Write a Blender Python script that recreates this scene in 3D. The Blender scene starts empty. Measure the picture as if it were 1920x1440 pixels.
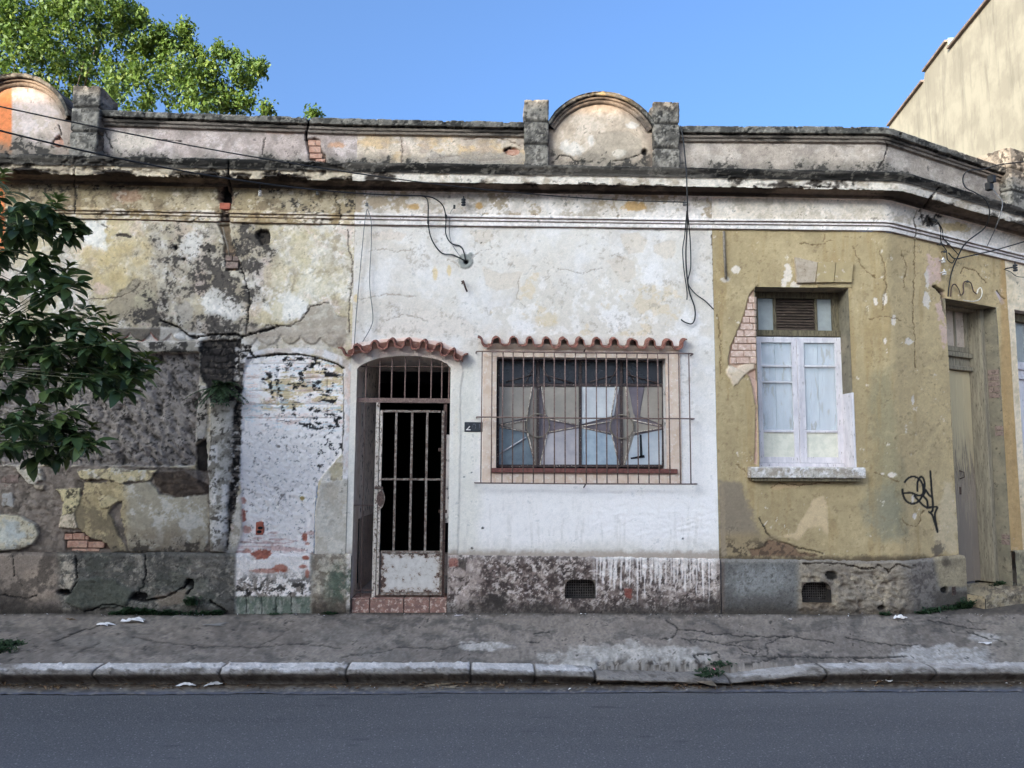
import bpy, bmesh, math, random
import numpy as np
from mathutils import Vector, Matrix

# ------------------------------------------------------------------ camera, light, exposure
SC = bpy.context.scene
COL = SC.collection
RAD = math.radians
FPX = 1443.0                                   # focal length in pixels of the 1920 x 1440 photograph
CAM = np.array([0.0, -8.3, 1.55])
PITCH, YAW, ROLL = RAD(6.0), RAD(1.8), 0.006
SUN_EL, SUN_AZ = RAD(13.0), RAD(40.0)          # sun behind the camera, to its left
SKY_STRENGTH, SUN_STRENGTH, EXPOSURE = 0.15, 2.3, 2.23

cam_data = bpy.data.cameras.new('camera')
cam_data.sensor_width = 36.0
cam_data.lens = FPX / 1920.0 * 36.0
cam_data.clip_start, cam_data.clip_end = 0.05, 3000.0
cam = bpy.data.objects.new('camera', cam_data)
COL.objects.link(cam)
RM = Matrix.Rotation(-YAW, 3, 'Z') @ Matrix.Rotation(RAD(90) + PITCH, 3, 'X') @ Matrix.Rotation(ROLL, 3, 'Z')
cam.matrix_world = Matrix.Translation(Vector(CAM)) @ RM.to_4x4()
SC.camera = cam
RMN = np.array(RM)

world = bpy.data.worlds.new('World')
SC.world = world
world.use_nodes = True
wn = world.node_tree
bg = next(n for n in wn.nodes if n.type == 'BACKGROUND')
sky = wn.nodes.new('ShaderNodeTexSky')
sky.sky_type = 'NISHITA'
sky.sun_disc = False
sky.sun_elevation = SUN_EL
sky.air_density, sky.dust_density, sky.ozone_density = 0.5, 10.0, 3.7
sky.altitude = 0.0
sun_dir = Vector((-math.sin(SUN_AZ) * math.cos(SUN_EL), -math.cos(SUN_AZ) * math.cos(SUN_EL), math.sin(SUN_EL)))
sky.sun_rotation = math.atan2(sun_dir.x, sun_dir.y)
tint = wn.nodes.new('ShaderNodeVectorMath'); tint.operation = 'MULTIPLY'
tint.inputs[1].default_value = (0.89, 1.03, 1.04)          # clear-air colour balance of the whole sky
wn.links.new(sky.outputs[0], tint.inputs[0])
wn.links.new(tint.outputs[0], bg.inputs['Color'])
bg.inputs['Strength'].default_value = SKY_STRENGTH
sun_data = bpy.data.lights.new('sun', 'SUN')
sun_data.energy = SUN_STRENGTH
sun_data.angle = RAD(0.5)
sun_data.color = (1.0, 0.86, 0.66)
sun = bpy.data.objects.new('sun', sun_data)
COL.objects.link(sun)
sun.rotation_euler = sun_dir.to_track_quat('Z', 'Y').to_euler()
SC.view_settings.view_transform = 'Standard'
SC.view_settings.look = 'None'
SC.view_settings.exposure = EXPOSURE
SC.view_settings.gamma = 1.0
SC.cycles.max_bounces = 8
SC.cycles.diffuse_bounces = 4

# ------------------------------------------------------------------ photograph <-> place
def ray(px, py):
    d = RMN @ np.array([(px - 960.0) / FPX, -(py - 720.0) / FPX, -1.0])
    return d

def at_y(px, py, y=0.0):                       # point seen at a pixel, on the vertical plane y
    d = ray(px, py); t = (y - CAM[1]) / d[1]
    return CAM + d * t

def at_z(px, py, z=0.0):                       # point seen at a pixel, on the level z
    d = ray(px, py); t = (z - CAM[2]) / d[2]
    return CAM + d * t

BX = 4.47                        # where the row of houses bends
BA = RAD(27.5)
BD = np.array([math.cos(BA), math.sin(BA)])    # direction of the bent facade
BN = np.array([math.sin(BA), -math.cos(BA)])   # its outward normal

def at_b(px, py, o=0.0):                       # point on the bent facade, o metres in front of it -> (s, z)
    d = ray(px, py)
    base = np.array([BX, 0.0]) + BN * o
    # CAM + t d = base + k BD
    A = np.array([[d[0], -BD[0]], [d[1], -BD[1]]])
    t, k = np.linalg.solve(A, base - CAM[:2])
    return BX + k, CAM[2] + t * d[2]

def project(P):
    Q = (P - CAM) @ RMN
    return 960.0 + FPX * Q[..., 0] / -Q[..., 2], 720.0 - FPX * Q[..., 1] / -Q[..., 2]

def sz(px, py, o=0.0):                         # pixel -> (s along the facade, z), on the facade pushed out by o
    p = at_y(px, py, -o)
    if p[0] <= BX: return p[0], p[2]
    return at_b(px, py, o)

def path(s, o):                                # facade coordinate s and outward offset o -> x, y (arrays)
    s = np.asarray(s, float); o = np.asarray(o, float)
    w = 0.09
    t = np.clip((s - BX + w) / (2 * w), 0, 1)
    a = BA * t
    # integrate direction through a small arc
    k = BA / (2 * w)
    sa = np.clip(s - BX + w, 0, 2 * w)
    x0 = np.minimum(s, BX - w)
    ax = np.sin(k * sa) / k; ay = (1 - np.cos(k * sa)) / k
    over = np.maximum(s - BX - w, 0)
    x = x0 + ax + over * BD[0]; y = ay + over * BD[1]
    return x + np.sin(a) * o, y - np.cos(a) * o

def pt(s, z, o=0.0):
    x, y = path(s, o)
    return Vector((float(x), float(y), float(z)))

# ------------------------------------------------------------------ numpy noise and masks
_rt = np.random.RandomState(7)
_TAB = _rt.rand(16, 256, 256).astype(np.float32)

def vnoise(x, y, seed=0):
    T = _TAB[seed % 16]
    x = x + 37.3 * seed; y = y + 91.7 * seed
    xi = np.floor(x).astype(np.int64); yi = np.floor(y).astype(np.int64)
    fx = (x - xi).astype(np.float32); fy = (y - yi).astype(np.float32)
    fx = fx * fx * (3 - 2 * fx); fy = fy * fy * (3 - 2 * fy)
    a = xi & 255; b = (xi + 1) & 255; c = yi & 255; d = (yi + 1) & 255
    return (T[a, c] * (1 - fx) + T[b, c] * fx) * (1 - fy) + (T[a, d] * (1 - fx) + T[b, d] * fx) * fy

def fbm(x, y, scale, octv=4, seed=0, gain=0.70):
    octv = octv + 1
    f = 1.0 / scale; amp = 1.0; tot = 0.0; r = 0.0
    c, s_ = math.cos(0.6), math.sin(0.6)
    for k in range(octv):
        r = r + amp * vnoise(x * f, y * f, seed + k * 3); tot += amp
        amp *= gain; f *= 2.03
        x, y = x * c - y * s_, x * s_ + y * c
    return (r / tot - 0.5) * 1.22 + 0.5

def sstep(a, b, v):
    t = np.clip((v - a) / (b - a), 0, 1)
    return t * t * (3 - 2 * t)

def mix(a, b, m):
    return a + (b - a) * m

def poly_sd(X, Y, poly):                       # signed distance in pixels, positive inside
    n = len(poly)
    d = np.full(X.shape, 1e12); ins = np.zeros(X.shape, bool)
    for i in range(n):
        x0, y0 = poly[i]; x1, y1 = poly[(i + 1) % n]
        ex, ey = x1 - x0, y1 - y0
        t = np.clip(((X - x0) * ex + (Y - y0) * ey) / max(ex * ex + ey * ey, 1e-9), 0, 1)
        dx = X - x0 - ex * t; dy = Y - y0 - ey * t
        d = np.minimum(d, dx * dx + dy * dy)
        if y0 != y1:
            c = ((y0 <= Y) & (Y < y1)) | ((y1 <= Y) & (Y < y0))
            ins ^= c & (X < x0 + (Y - y0) / (y1 - y0) * ex)
    d = np.sqrt(d)
    return np.where(ins, d, -d)

def line_d(X, Y, pts):
    d = np.full(X.shape, 1e12)
    for (x0, y0), (x1, y1) in zip(pts[:-1], pts[1:]):
        ex, ey = x1 - x0, y1 - y0
        t = np.clip(((X - x0) * ex + (Y - y0) * ey) / max(ex * ex + ey * ey, 1e-9), 0, 1)
        d = np.minimum(d, (X - x0 - ex * t) ** 2 + (Y - y0 - ey * t) ** 2)
    return np.sqrt(d)

GRAIN = 0.20
class Paint:
    """Albedo and relief of one surface, on its grid. X, Y: where the photograph shows each vertex (pixels)."""
    def __init__(self, X, Y, S, Z):
        self.X, self.Y, self.S, self.Z = X, Y, S, Z
        self.c = np.zeros(X.shape + (3,), np.float32)
        self.h = np.zeros(X.shape, np.float32)
        self._n = {}
    def n(self, px, octv=4, seed=0, ax=1.0, ay=1.0):
        k = (px, octv, seed, ax, ay)
        if k not in self._n: self._n[k] = fbm(self.X * ax, self.Y * ay, px, octv, seed)
        return self._n[k]
    def fill(self, c):
        self.c[:] = np.array(c, np.float32) / 255.0
    def blend(self, c, m):
        c = np.array(c, np.float32) / 255.0
        self.c += (c - self.c) * m[..., None]
    def poly(self, poly, soft=1.5, warp=0.0, wpx=18, seed=1):
        x0 = min(p[0] for p in poly) - warp * 2 - soft - 2; x1 = max(p[0] for p in poly) + warp * 2 + soft + 2
        y0 = min(p[1] for p in poly) - warp * 2 - soft - 2; y1 = max(p[1] for p in poly) + warp * 2 + soft + 2
        m = np.zeros(self.X.shape, np.float32)
        sel = (self.X > x0) & (self.X < x1) & (self.Y > y0) & (self.Y < y1)
        if not sel.any(): return m
        X, Y = self.X[sel], self.Y[sel]
        d = poly_sd(X, Y, poly)
        if warp: d = d + (fbm(X, Y, wpx, 4, seed) - 0.5) * 2.6 * warp
        m[sel] = sstep(-soft, soft, d)
        return m
    def sd(self, poly, far=60):
        x0 = min(p[0] for p in poly) - far; x1 = max(p[0] for p in poly) + far
        y0 = min(p[1] for p in poly) - far; y1 = max(p[1] for p in poly) + far
        m = np.full(self.X.shape, -1e3, np.float32)
        sel = (self.X > x0) & (self.X < x1) & (self.Y > y0) & (self.Y < y1)
        if sel.any(): m[sel] = poly_sd(self.X[sel], self.Y[sel], poly)
        return m
    def blob(self, x, y, rx, ry, warp=0.35, soft=0.25, seed=2, wpx=None):
        m = np.zeros(self.X.shape, np.float32)
        sel = (abs(self.X - x) < rx * 2.2) & (abs(self.Y - y) < ry * 2.2)
        if not sel.any(): return m
        X, Y = self.X[sel], self.Y[sel]
        d = np.sqrt(((X - x) / rx) ** 2 + ((Y - y) / ry) ** 2)
        d = d + (fbm(X, Y, wpx or max(8, min(rx, ry) * 0.7), 4, seed) - 0.5) * 2.6 * warp
        m[sel] = 1 - sstep(1 - soft, 1 + soft, d)
        return m
    def line(self, pts, w, jit=2.0, seed=3, soft=0.8, jpx=9):
        m = np.zeros(self.X.shape, np.float32)
        x0 = min(p[0] for p in pts) - 14 - w; x1 = max(p[0] for p in pts) + 14 + w
        y0 = min(p[1] for p in pts) - 14 - w; y1 = max(p[1] for p in pts) + 14 + w
        sel = (self.X > x0) & (self.X < x1) & (self.Y > y0) & (self.Y < y1)
        if not sel.any(): return m
        X, Y = self.X[sel], self.Y[sel]
        if jit:
            X = X + (fbm(X, Y, jpx, 3, seed) - 0.5) * 2.6 * jit
            Y = Y + (fbm(X, Y, jpx, 3, seed + 5) - 0.5) * 2.6 * jit
        d = line_d(X, Y, pts)
        if jit: d = d - w * 0.9 * (fbm(X, Y, 16, 3, seed + 2) - 0.55)
        m[sel] = 1 - sstep(w * 0.5, w * 0.5 + soft, d)
        return m
    def peel(self, m_sd, c, depth, edge=2.0):  # a patch of lost plaster or paint: colour and a small step down
        m = sstep(-edge * 0.5, edge * 0.5, m_sd)
        self.blend(c, m); self.h -= depth * m
        return m

# ------------------------------------------------------------------ materials
ALBEDO = np.array([1.18, 1.01, 0.885])          # photograph value -> albedo, for the light in the shaded street
def lin(c):
    c = np.clip(np.asarray(c, float), 0, 1)
    return np.where(c <= 0.04045, c / 12.92, ((c + 0.055) / 1.055) ** 2.4)
def alb(r, g, b):
    v = np.clip(lin(np.array([r, g, b]) / 255.0) * ALBEDO, 0.003, None); v = v * min(1.0, 0.86 / v.max())
    return (float(v[0]), float(v[1]), float(v[2]), 1.0)

MATS = {}
def nodes(name):
    m = bpy.data.materials.new(name); m.use_nodes = True
    nt = m.node_tree
    b = next(n for n in nt.nodes if n.type == 'BSDF_PRINCIPLED')
    return m, nt, b, nt.nodes.new, nt.links.new

def mat_paint(name, rough=0.92, fine=0.18, fscale=90.0, bump=0.5, bdist=0.004, spec=0.25, coarse=0.0):
    """Painted albedo (vertex colours) broken up by fine procedural grain."""
    m, nt, b, N, L = nodes(name)
    a = N('ShaderNodeAttribute'); a.attribute_name = 'albedo'
    tc = N('ShaderNodeTexCoord')
    n1 = N('ShaderNodeTexNoise'); n1.inputs['Scale'].default_value = fscale; n1.inputs['Detail'].default_value = 5.0
    n1.inputs['Roughness'].default_value = 0.7
    L(tc.outputs['Object'], n1.inputs['Vector'])
    r = N('ShaderNodeMapRange'); r.inputs[1].default_value = 0.28; r.inputs[2].default_value = 0.72
    r.inputs[3].default_value = 1 - fine; r.inputs[4].default_value = 1 + fine
    L(n1.outputs['Fac'], r.inputs[0])
    mx = N('ShaderNodeVectorMath'); mx.operation = 'SCALE'
    L(a.outputs['Color'], mx.inputs[0]); L(r.outputs[0], mx.inputs['Scale'])
    L(mx.outputs[0], b.inputs['Base Color'])
    n2 = N('ShaderNodeTexNoise'); n2.inputs['Scale'].default_value = fscale * 0.6; n2.inputs['Detail'].default_value = 6.0
    L(tc.outputs['Object'], n2.inputs['Vector'])
    bp = N('ShaderNodeBump'); bp.inputs['Strength'].default_value = bump; bp.inputs['Distance'].default_value = bdist
    L(n2.outputs['Fac'], bp.inputs['Height']); L(bp.outputs[0], b.inputs['Normal'])
    b.inputs['Roughness'].default_value = rough
    b.inputs['Specular IOR Level'].default_value = spec
    MATS[name] = m
    return m

def mat_mix(name, c1, c2, scale=20.0, lo=0.4, hi=0.6, rough=0.8, c3=None, scale3=60.0, lo3=0.55, hi3=0.62, bump=0.3, bdist=0.003, metal=0.0, spec=0.3, stretch=(1, 1, 1)):
    m, nt, b, N, L = nodes(name)
    tc = N('ShaderNodeTexCoord'); mp = N('ShaderNodeMapping'); mp.inputs['Scale'].default_value = stretch
    L(tc.outputs['Object'], mp.inputs[0])
    oi = N('ShaderNodeObjectInfo')
    add = N('ShaderNodeVectorMath'); add.operation = 'ADD'
    sc = N('ShaderNodeVectorMath'); sc.operation = 'SCALE'; sc.inputs['Scale'].default_value = 31.0
    cmb = N('ShaderNodeCombineXYZ'); L(oi.outputs['Random'], cmb.inputs[0]); L(oi.outputs['Random'], cmb.inputs[2])
    L(cmb.outputs[0], sc.inputs[0]); L(mp.outputs[0], add.inputs[0]); L(sc.outputs[0], add.inputs[1])
    def msk(s, a, z):
        n = N('ShaderNodeTexNoise'); n.inputs['Scale'].default_value = s; n.inputs['Detail'].default_value = 6.0
        n.inputs['Roughness'].default_value = 0.65
        L(add.outputs[0], n.inputs['Vector'])
        r = N('ShaderNodeMapRange'); r.inputs[1].default_value = a; r.inputs[2].default_value = z
        L(n.outputs['Fac'], r.inputs[0]); return n, r
    n1, r1 = msk(scale, lo, hi)
    mx = N('ShaderNodeMix'); mx.data_type = 'RGBA'
    mx.inputs[6].default_value = c1; mx.inputs[7].default_value = c2
    L(r1.outputs[0], mx.inputs[0]); out = mx.outputs[2]
    if c3:
        n3, r3 = msk(scale3, lo3, hi3)
        m3 = N('ShaderNodeMix'); m3.data_type = 'RGBA'; m3.inputs[7].default_value = c3
        L(out, m3.inputs[6]); L(r3.outputs[0], m3.inputs[0]); out = m3.outputs[2]
    L(out, b.inputs['Base Color'])
    bp = N('ShaderNodeBump'); bp.inputs['Strength'].default_value = bump; bp.inputs['Distance'].default_value = bdist
    L(n1.outputs['Fac'], bp.inputs['Height']); L(bp.outputs[0], b.inputs['Normal'])
    b.inputs['Roughness'].default_value = rough; b.inputs['Metallic'].default_value = metal
    b.inputs['Specular IOR Level'].default_value = spec
    MATS[name] = m
    return m

# ------------------------------------------------------------------ objects
def tag(o, label=None, cat=None, group=None, kind=None):
    if label: o['label'] = label
    if cat: o['category'] = cat
    if group: o['group'] = group
    if kind: o['kind'] = kind
    return o

def empty(name, loc=(0, 0, 0), parent=None):
    o = bpy.data.objects.new(name, None); COL.objects.link(o)
    o.location = loc; o.empty_display_size = 0.2
    if parent: attach(o, parent)
    return o

def wloc(o):                                    # every child is built in world coordinates
    return Vector(o.location)

def attach(o, parent):                          # parents carry only a translation
    o.parent = parent
    o.matrix_parent_inverse = Matrix.Translation(-wloc(parent))

def link(name, me, mat, parent=None):
    o = bpy.data.objects.new(name, me); COL.objects.link(o)
    if mat and not me.materials: me.materials.append(mat)
    if parent: attach(o, parent)
    return o

class MB:                                       # collects simple shapes into one mesh
    def __init__(self): self.v = []; self.f = []; self.sm = False
    def quad(self, a, b, c, d):
        i = len(self.v); self.v += [tuple(a), tuple(b), tuple(c), tuple(d)]; self.f.append((i, i + 1, i + 2, i + 3)); return self
    def ngon(self, pts):
        i = len(self.v); self.v += [tuple(p) for p in pts]; self.f.append(tuple(range(i, i + len(pts)))); return self
    def box(self, lo, hi):
        x0, y0, z0 = lo; x1, y1, z1 = hi
        return self.hexa([(x0, y0, z0), (x1, y0, z0), (x1, y1, z0), (x0, y1, z0), (x0, y0, z1), (x1, y0, z1), (x1, y1, z1), (x0, y1, z1)])
    def hexa(self, p):
        i = len(self.v); self.v += [tuple(q) for q in p]
        for f in ((0, 3, 2, 1), (4, 5, 6, 7), (0, 1, 5, 4), (1, 2, 6, 5), (2, 3, 7, 6), (3, 0, 4, 7)):
            self.f.append(tuple(i + k for k in f))
        return self
    def slab(self, s0, s1, z0, z1, o0, o1):      # block on the facade between offsets o0 (back) and o1 (front)
        P = lambda s, z, o: pt(s, z, o)
        return self.hexa([P(s0, z0, o1), P(s1, z0, o1), P(s1, z0, o0), P(s0, z0, o0), P(s0, z1, o1), P(s1, z1, o1), P(s1, z1, o0), P(s0, z1, o0)])
    def prism(self, poly, o0, o1):               # polygon in (s, z), counter-clockwise seen from the street, extruded o0..o1
        n = len(poly); i = len(self.v)
        self.v += [tuple(pt(s, z, o1)) for s, z in poly] + [tuple(pt(s, z, o0)) for s, z in poly]
        self.f.append(tuple(range(i, i + n))); self.f.append(tuple(range(i + 2 * n - 1, i + n - 1, -1)))
        for k in range(n):
            j = (k + 1) % n
            self.f.append((i + k, i + n + k, i + n + j, i + j))
        return self
    def tube(self, pts, r, n=6, r1=None, cap=True):
        pts = [Vector(p) for p in pts]; m = len(pts); i0 = len(self.v)
        up = Vector((0.13, 0.31, 0.94)).normalized(); prev = None
        for k, p in enumerate(pts):
            t = (pts[min(k + 1, m - 1)] - pts[max(k - 1, 0)])
            t = t.normalized() if t.length > 1e-9 else Vector((0, 0, 1))
            if prev is None:
                a = t.cross(up if abs(t.dot(up)) < 0.95 else Vector((1, 0, 0))).normalized()
            else:
                a = (prev - t * prev.dot(t)); a = a.normalized() if a.length > 1e-6 else t.orthogonal().normalized()
            prev = a; b = t.cross(a)
            rr = r if r1 is None else r + (r1 - r) * k / max(m - 1, 1)
            if callable(r): rr = r(k / max(m - 1, 1))
            for q in range(n):
                an = 2 * math.pi * q / n
                self.v.append(tuple(p + (a * math.cos(an) + b * math.sin(an)) * rr))
        for k in range(m - 1):
            for q in range(n):
                q2 = (q + 1) % n
                self.f.append((i0 + k * n + q, i0 + k * n + q2, i0 + (k + 1) * n + q2, i0 + (k + 1) * n + q))
        if cap:
            self.f.append(tuple(i0 + q for q in range(n - 1, -1, -1)))
            self.f.append(tuple(i0 + (m - 1) * n + q for q in range(n)))
        return self
    def mesh(self, name, smooth=False, bevel=0.0):
        me = bpy.data.meshes.new(name)
        me.from_pydata(self.v, [], self.f); me.update()
        if bevel:
            bm = bmesh.new(); bm.from_mesh(me)
            bmesh.ops.remove_doubles(bm, verts=bm.verts, dist=1e-6)
            bmesh.ops.bevel(bm, geom=list(bm.edges), offset=bevel, segments=1, affect='EDGES')
            bm.to_mesh(me); bm.free()
        if smooth: me.polygons.foreach_set('use_smooth', [True] * len(me.polygons))
        return me
    def build(self, name, mat, parent=None, smooth=False, bevel=0.0):
        return link(name, self.mesh(name, smooth, bevel), mat, parent)

def catmull(pts, n=8):
    P = [np.array(p, float) for p in pts]
    if len(P) < 3: return [P[0] + (P[-1] - P[0]) * k / n for k in range(n + 1)]
    out = []
    for i in range(len(P) - 1):
        p0 = P[max(i - 1, 0)]; p1 = P[i]; p2 = P[i + 1]; p3 = P[min(i + 2, len(P) - 1)]
        for k in range(n):
            t = k / n
            out.append(0.5 * ((2 * p1) + (-p0 + p2) * t + (2 * p0 - 5 * p1 + 4 * p2 - p3) * t * t + (-p0 + 3 * p1 - 3 * p2 + p3) * t ** 3))
    out.append(P[-1])
    return out

# ------------------------------------------------------------------ dense weathered surfaces swept along the facade
def lines_z(pts, o=0.0):                        # pixel points of one moulding line -> z as a function of s
    q = sorted(sz(x, y, o) for x, y in pts)
    a = np.array([p[0] for p in q]); b = np.array([p[1] for p in q])
    return lambda s: np.interp(s, a, b)

def grid_mesh(name, P, color, hole=None, smooth=True, flip=False):
    ns, nv = P.shape[:2]
    idx = np.arange(ns * nv).reshape(ns, nv)
    q = np.stack([idx[:-1, :-1], idx[1:, :-1], idx[1:, 1:], idx[:-1, 1:]], -1)
    if flip: q = q[..., ::-1]
    q = q.reshape(-1, 4)
    if hole is not None: q = q[~hole.reshape(-1)]
    used = np.zeros(ns * nv, bool); used[q.ravel()] = True
    remap = np.cumsum(used) - 1
    q = remap[q]
    V = P.reshape(-1, 3)[used]; C = color.reshape(-1, 3)[used]
    me = bpy.data.meshes.new(name)
    me.vertices.add(len(V)); me.vertices.foreach_set('co', V.astype(np.float32).ravel())
    me.loops.add(len(q) * 4); me.loops.foreach_set('vertex_index', q.astype(np.int32).ravel())
    me.polygons.add(len(q)); me.polygons.foreach_set('loop_start', np.arange(0, len(q) * 4, 4, dtype=np.int32))
    me.polygons.foreach_set('use_smooth', np.full(len(q), smooth, bool))
    me.update(calc_edges=True)
    at = me.attributes.new('albedo', 'FLOAT_COLOR', 'POINT')
    rgba = np.ones((len(V), 4), np.float32)
    v = np.clip(lin(C) * ALBEDO, 0.003, None)
    rgba[:, :3] = v * np.minimum(1.0, 0.88 / v.max(1, keepdims=True))
    at.data.foreach_set('color', rgba.ravel())
    return me

def sheet(name, parent, mat, s0, s1, prof, paint, ds=0.01, dv=0.01, holes=()):
    """prof: list of (o, z(s)) from the bottom edge upwards. paint(Paint). holes: polygons in (s, z)."""
    ns = max(2, int(math.ceil((s1 - s0) / ds)) + 1)
    s = np.linspace(s0, s1, ns)
    zs = [np.broadcast_to(np.asarray(z(s) if callable(z) else z, float), s.shape) for o, z in prof]
    os_ = [o for o, z in prof]
    O, Z = [], []
    for k in range(len(prof) - 1):
        ln = max(abs(os_[k + 1] - os_[k]), float(np.max(np.hypot(zs[k + 1] - zs[k], os_[k + 1] - os_[k]))))
        m = max(1, int(math.ceil(ln / dv)))
        for j in range(m):
            t = j / m
            O.append(np.full(ns, os_[k] + (os_[k + 1] - os_[k]) * t)); Z.append(zs[k] + (zs[k + 1] - zs[k]) * t)
    O.append(np.full(ns, os_[-1])); Z.append(zs[-1])
    O = np.stack(O, 1); Z = np.stack(Z, 1); S = np.repeat(s[:, None], O.shape[1], 1)
    hole = None
    if holes:
        hole = np.zeros((ns - 1, O.shape[1] - 1), bool)
        cs = (S[:-1, :-1] + S[1:, 1:]) / 2; cz = (Z[:-1, :-1] + Z[1:, 1:]) / 2
        for poly in holes:
            bx0 = min(p[0] for p in poly) - .05; bx1 = max(p[0] for p in poly) + .05
            bz0 = min(p[1] for p in poly) - .05; bz1 = max(p[1] for p in poly) + .05
            sel = (cs > bx0) & (cs < bx1) & (cz > bz0) & (cz < bz1)
            h = np.zeros_like(hole); h[sel] = poly_sd(cs[sel], cz[sel], poly) > 0
            hole |= h
            # snap the rim of the hole to the outline
            rim = np.zeros(S.shape, int)
            for a in (0, 1):
                for b in (0, 1):
                    rim[a:ns - 1 + a, b:O.shape[1] - 1 + b] += h
            R = np.argwhere((rim > 0) & (rim < 4))
            E = [(np.array(poly[i]), np.array(poly[(i + 1) % len(poly)])) for i in range(len(poly))]
            for i, j in R:
                p = np.array([S[i, j], Z[i, j]]); best = None
                for a, b in E:
                    e = b - a; t = np.clip(np.dot(p - a, e) / max(np.dot(e, e), 1e-12), 0, 1)
                    q = a + e * t; dd = np.sum((q - p) ** 2)
                    if best is None or dd < best[0]: best = (dd, q)
                S[i, j], Z[i, j] = best[1]
    x, y = path(S, O)
    P = np.stack([x, y, Z], -1)
    return surf(name, parent, mat, P, paint, S, Z, hole, O)

def surf(name, parent, mat, P, paint, S=None, Z=None, hole=None, O=None, flip=False):
    X, Y = project(P)
    pa = Paint(X, Y, P[..., 0] if S is None else S, P[..., 2] if Z is None else Z); pa.O = O; pa.P = P
    paint(pa)
    g1 = fbm(X, Y, 7.0, 3, 5); g2 = vnoise(X / 2.3, Y / 2.3, 9); g3 = fbm(X, Y, 26.0, 4, 11)
    G_ = getattr(pa, 'grain', GRAIN)
    pa.c *= (1 + (g1 - .5) * G_ + (g2 - .5) * G_ * .55 + (g3 - .5) * G_ * .6)[..., None]
    pit = sstep(.70, .78, g1) * sstep(.5, .62, g3); pa.c *= (1 - pit * 1.6 * G_)[..., None]
    pa.h += (g1 - .5) * .02 * G_ + (g2 - .5) * .0022 - pit * .015 * G_
    gs = np.gradient(P, axis=0); gv = np.gradient(P, axis=1)
    nrm = np.cross(gs, gv); nrm /= np.maximum(np.linalg.norm(nrm, axis=-1, keepdims=True), 1e-9)
    if flip: nrm = -nrm
    P = P + nrm * pa.h[..., None]
    me = grid_mesh(name, P, pa.c, hole, flip=flip)
    return link(name, me, mat, parent)
# ------------------------------------------------------------------ ground, road, sidewalk, kerb
mat_paint('weathered_plaster', fine=0.13, fscale=110.0, bump=0.55, bdist=0.004)
mat_paint('weathered_cement', fine=0.28, fscale=85.0, bump=0.8, bdist=0.006)
mat_paint('paving', fine=0.22, fscale=120.0, bump=0.6, bdist=0.004, rough=0.88)

def mat_asphalt():
    m, nt, b, N, L = nodes('asphalt')
    tc = N('ShaderNodeTexCoord')
    def noise(s, d=5.0, r=0.6, vec=None):
        n = N('ShaderNodeTexNoise'); n.inputs['Scale'].default_value = s; n.inputs['Detail'].default_value = d
        n.inputs['Roughness'].default_value = r; L(vec or tc.outputs['Object'], n.inputs['Vector']); return n
    def rng(src, a, z, o0, o1):
        r = N('ShaderNodeMapRange'); r.inputs[1].default_value = a; r.inputs[2].default_value = z
        r.inputs[3].default_value = o0; r.inputs[4].default_value = o1; L(src, r.inputs[0]); return r.outputs[0]
    def mixc(fac, a, c):
        x = N('ShaderNodeMix'); x.data_type = 'RGBA'; L(fac, x.inputs[0])
        if isinstance(a, tuple): x.inputs[6].default_value = a
        else: L(a, x.inputs[6])
        x.inputs[7].default_value = c; return x.outputs[2]
    mp = N('ShaderNodeMapping'); mp.inputs['Scale'].default_value = (0.16, 1.0, 1.0); L(tc.outputs['Object'], mp.inputs[0])
    big = noise(0.9, 5, 0.6, mp.outputs[0])
    c = mixc(rng(big.outputs['Fac'], 0.35, 0.65, 0, 1), ROADC[0], ROADC[1])
    fine = noise(95, 3, 0.7)
    c = mixc(rng(fine.outputs['Fac'], 0.46, 0.66, 0, 0.85), c, ROADC[2])
    f2 = noise(60, 4, 0.75)
    c = mixc(rng(f2.outputs['Fac'], 0.40, 0.30, 0, 0.8), c, ROADC[4])
    spk = N('ShaderNodeTexVoronoi'); spk.inputs['Scale'].default_value = 30.0; L(tc.outputs['Object'], spk.inputs['Vector'])
    c = mixc(rng(spk.outputs['Distance'], 0.09, 0.20, 0.65, 0.0), c, ROADC[3])
    mp2 = N('ShaderNodeMapping'); mp2.inputs['Scale'].default_value = (1.0, 3.2, 1.0); L(tc.outputs['Object'], mp2.inputs[0])
    oil = noise(2.2, 2, 0.5, mp2.outputs[0])
    c = mixc(rng(oil.outputs['Fac'], 0.67, 0.76, 0, 0.5), c, ROADC[4])
    L(c, b.inputs['Base Color'])
    bp = N('ShaderNodeBump'); bp.inputs['Strength'].default_value = 0.7; bp.inputs['Distance'].default_value = 0.006
    L(fine.outputs['Fac'], bp.inputs['Height']); L(bp.outputs[0], b.inputs['Normal'])
    b.inputs['Roughness'].default_value = 0.78
    MATS['asphalt'] = m
ROADC = [alb(66, 67, 72), alb(88, 89, 94), alb(114, 115, 119), alb(150, 152, 158), alb(44, 45, 52)]
mat_asphalt()
mat_mix('far_ground', alb(95, 90, 80), alb(120, 112, 98), 1.5, rough=0.95)

ZR = -0.17                                       # road level; the sidewalk is 0 at the house walls
YK = at_z(600, 1244, -0.03)[1]                   # back edge of the kerb
YF = at_z(600, 1284, ZR)[1]                      # foot of the kerb
YG = at_z(600, 1301, ZR)[1]                      # edge of the asphalt

g = MB().quad((-900, -900, -0.2), (900, -900, -0.2), (900, 900, -0.2), (-900, 900, -0.2)).build('ground', MATS['far_ground'])
tag(g, kind='structure')

def paint_road(p):
    pass
r = MB().quad((-60, -11.5, ZR), (60, -11.5, ZR), (60, YG, ZR), (-60, YG, ZR)).build('road', MATS['asphalt'])
tag(r, kind='structure')

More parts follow.
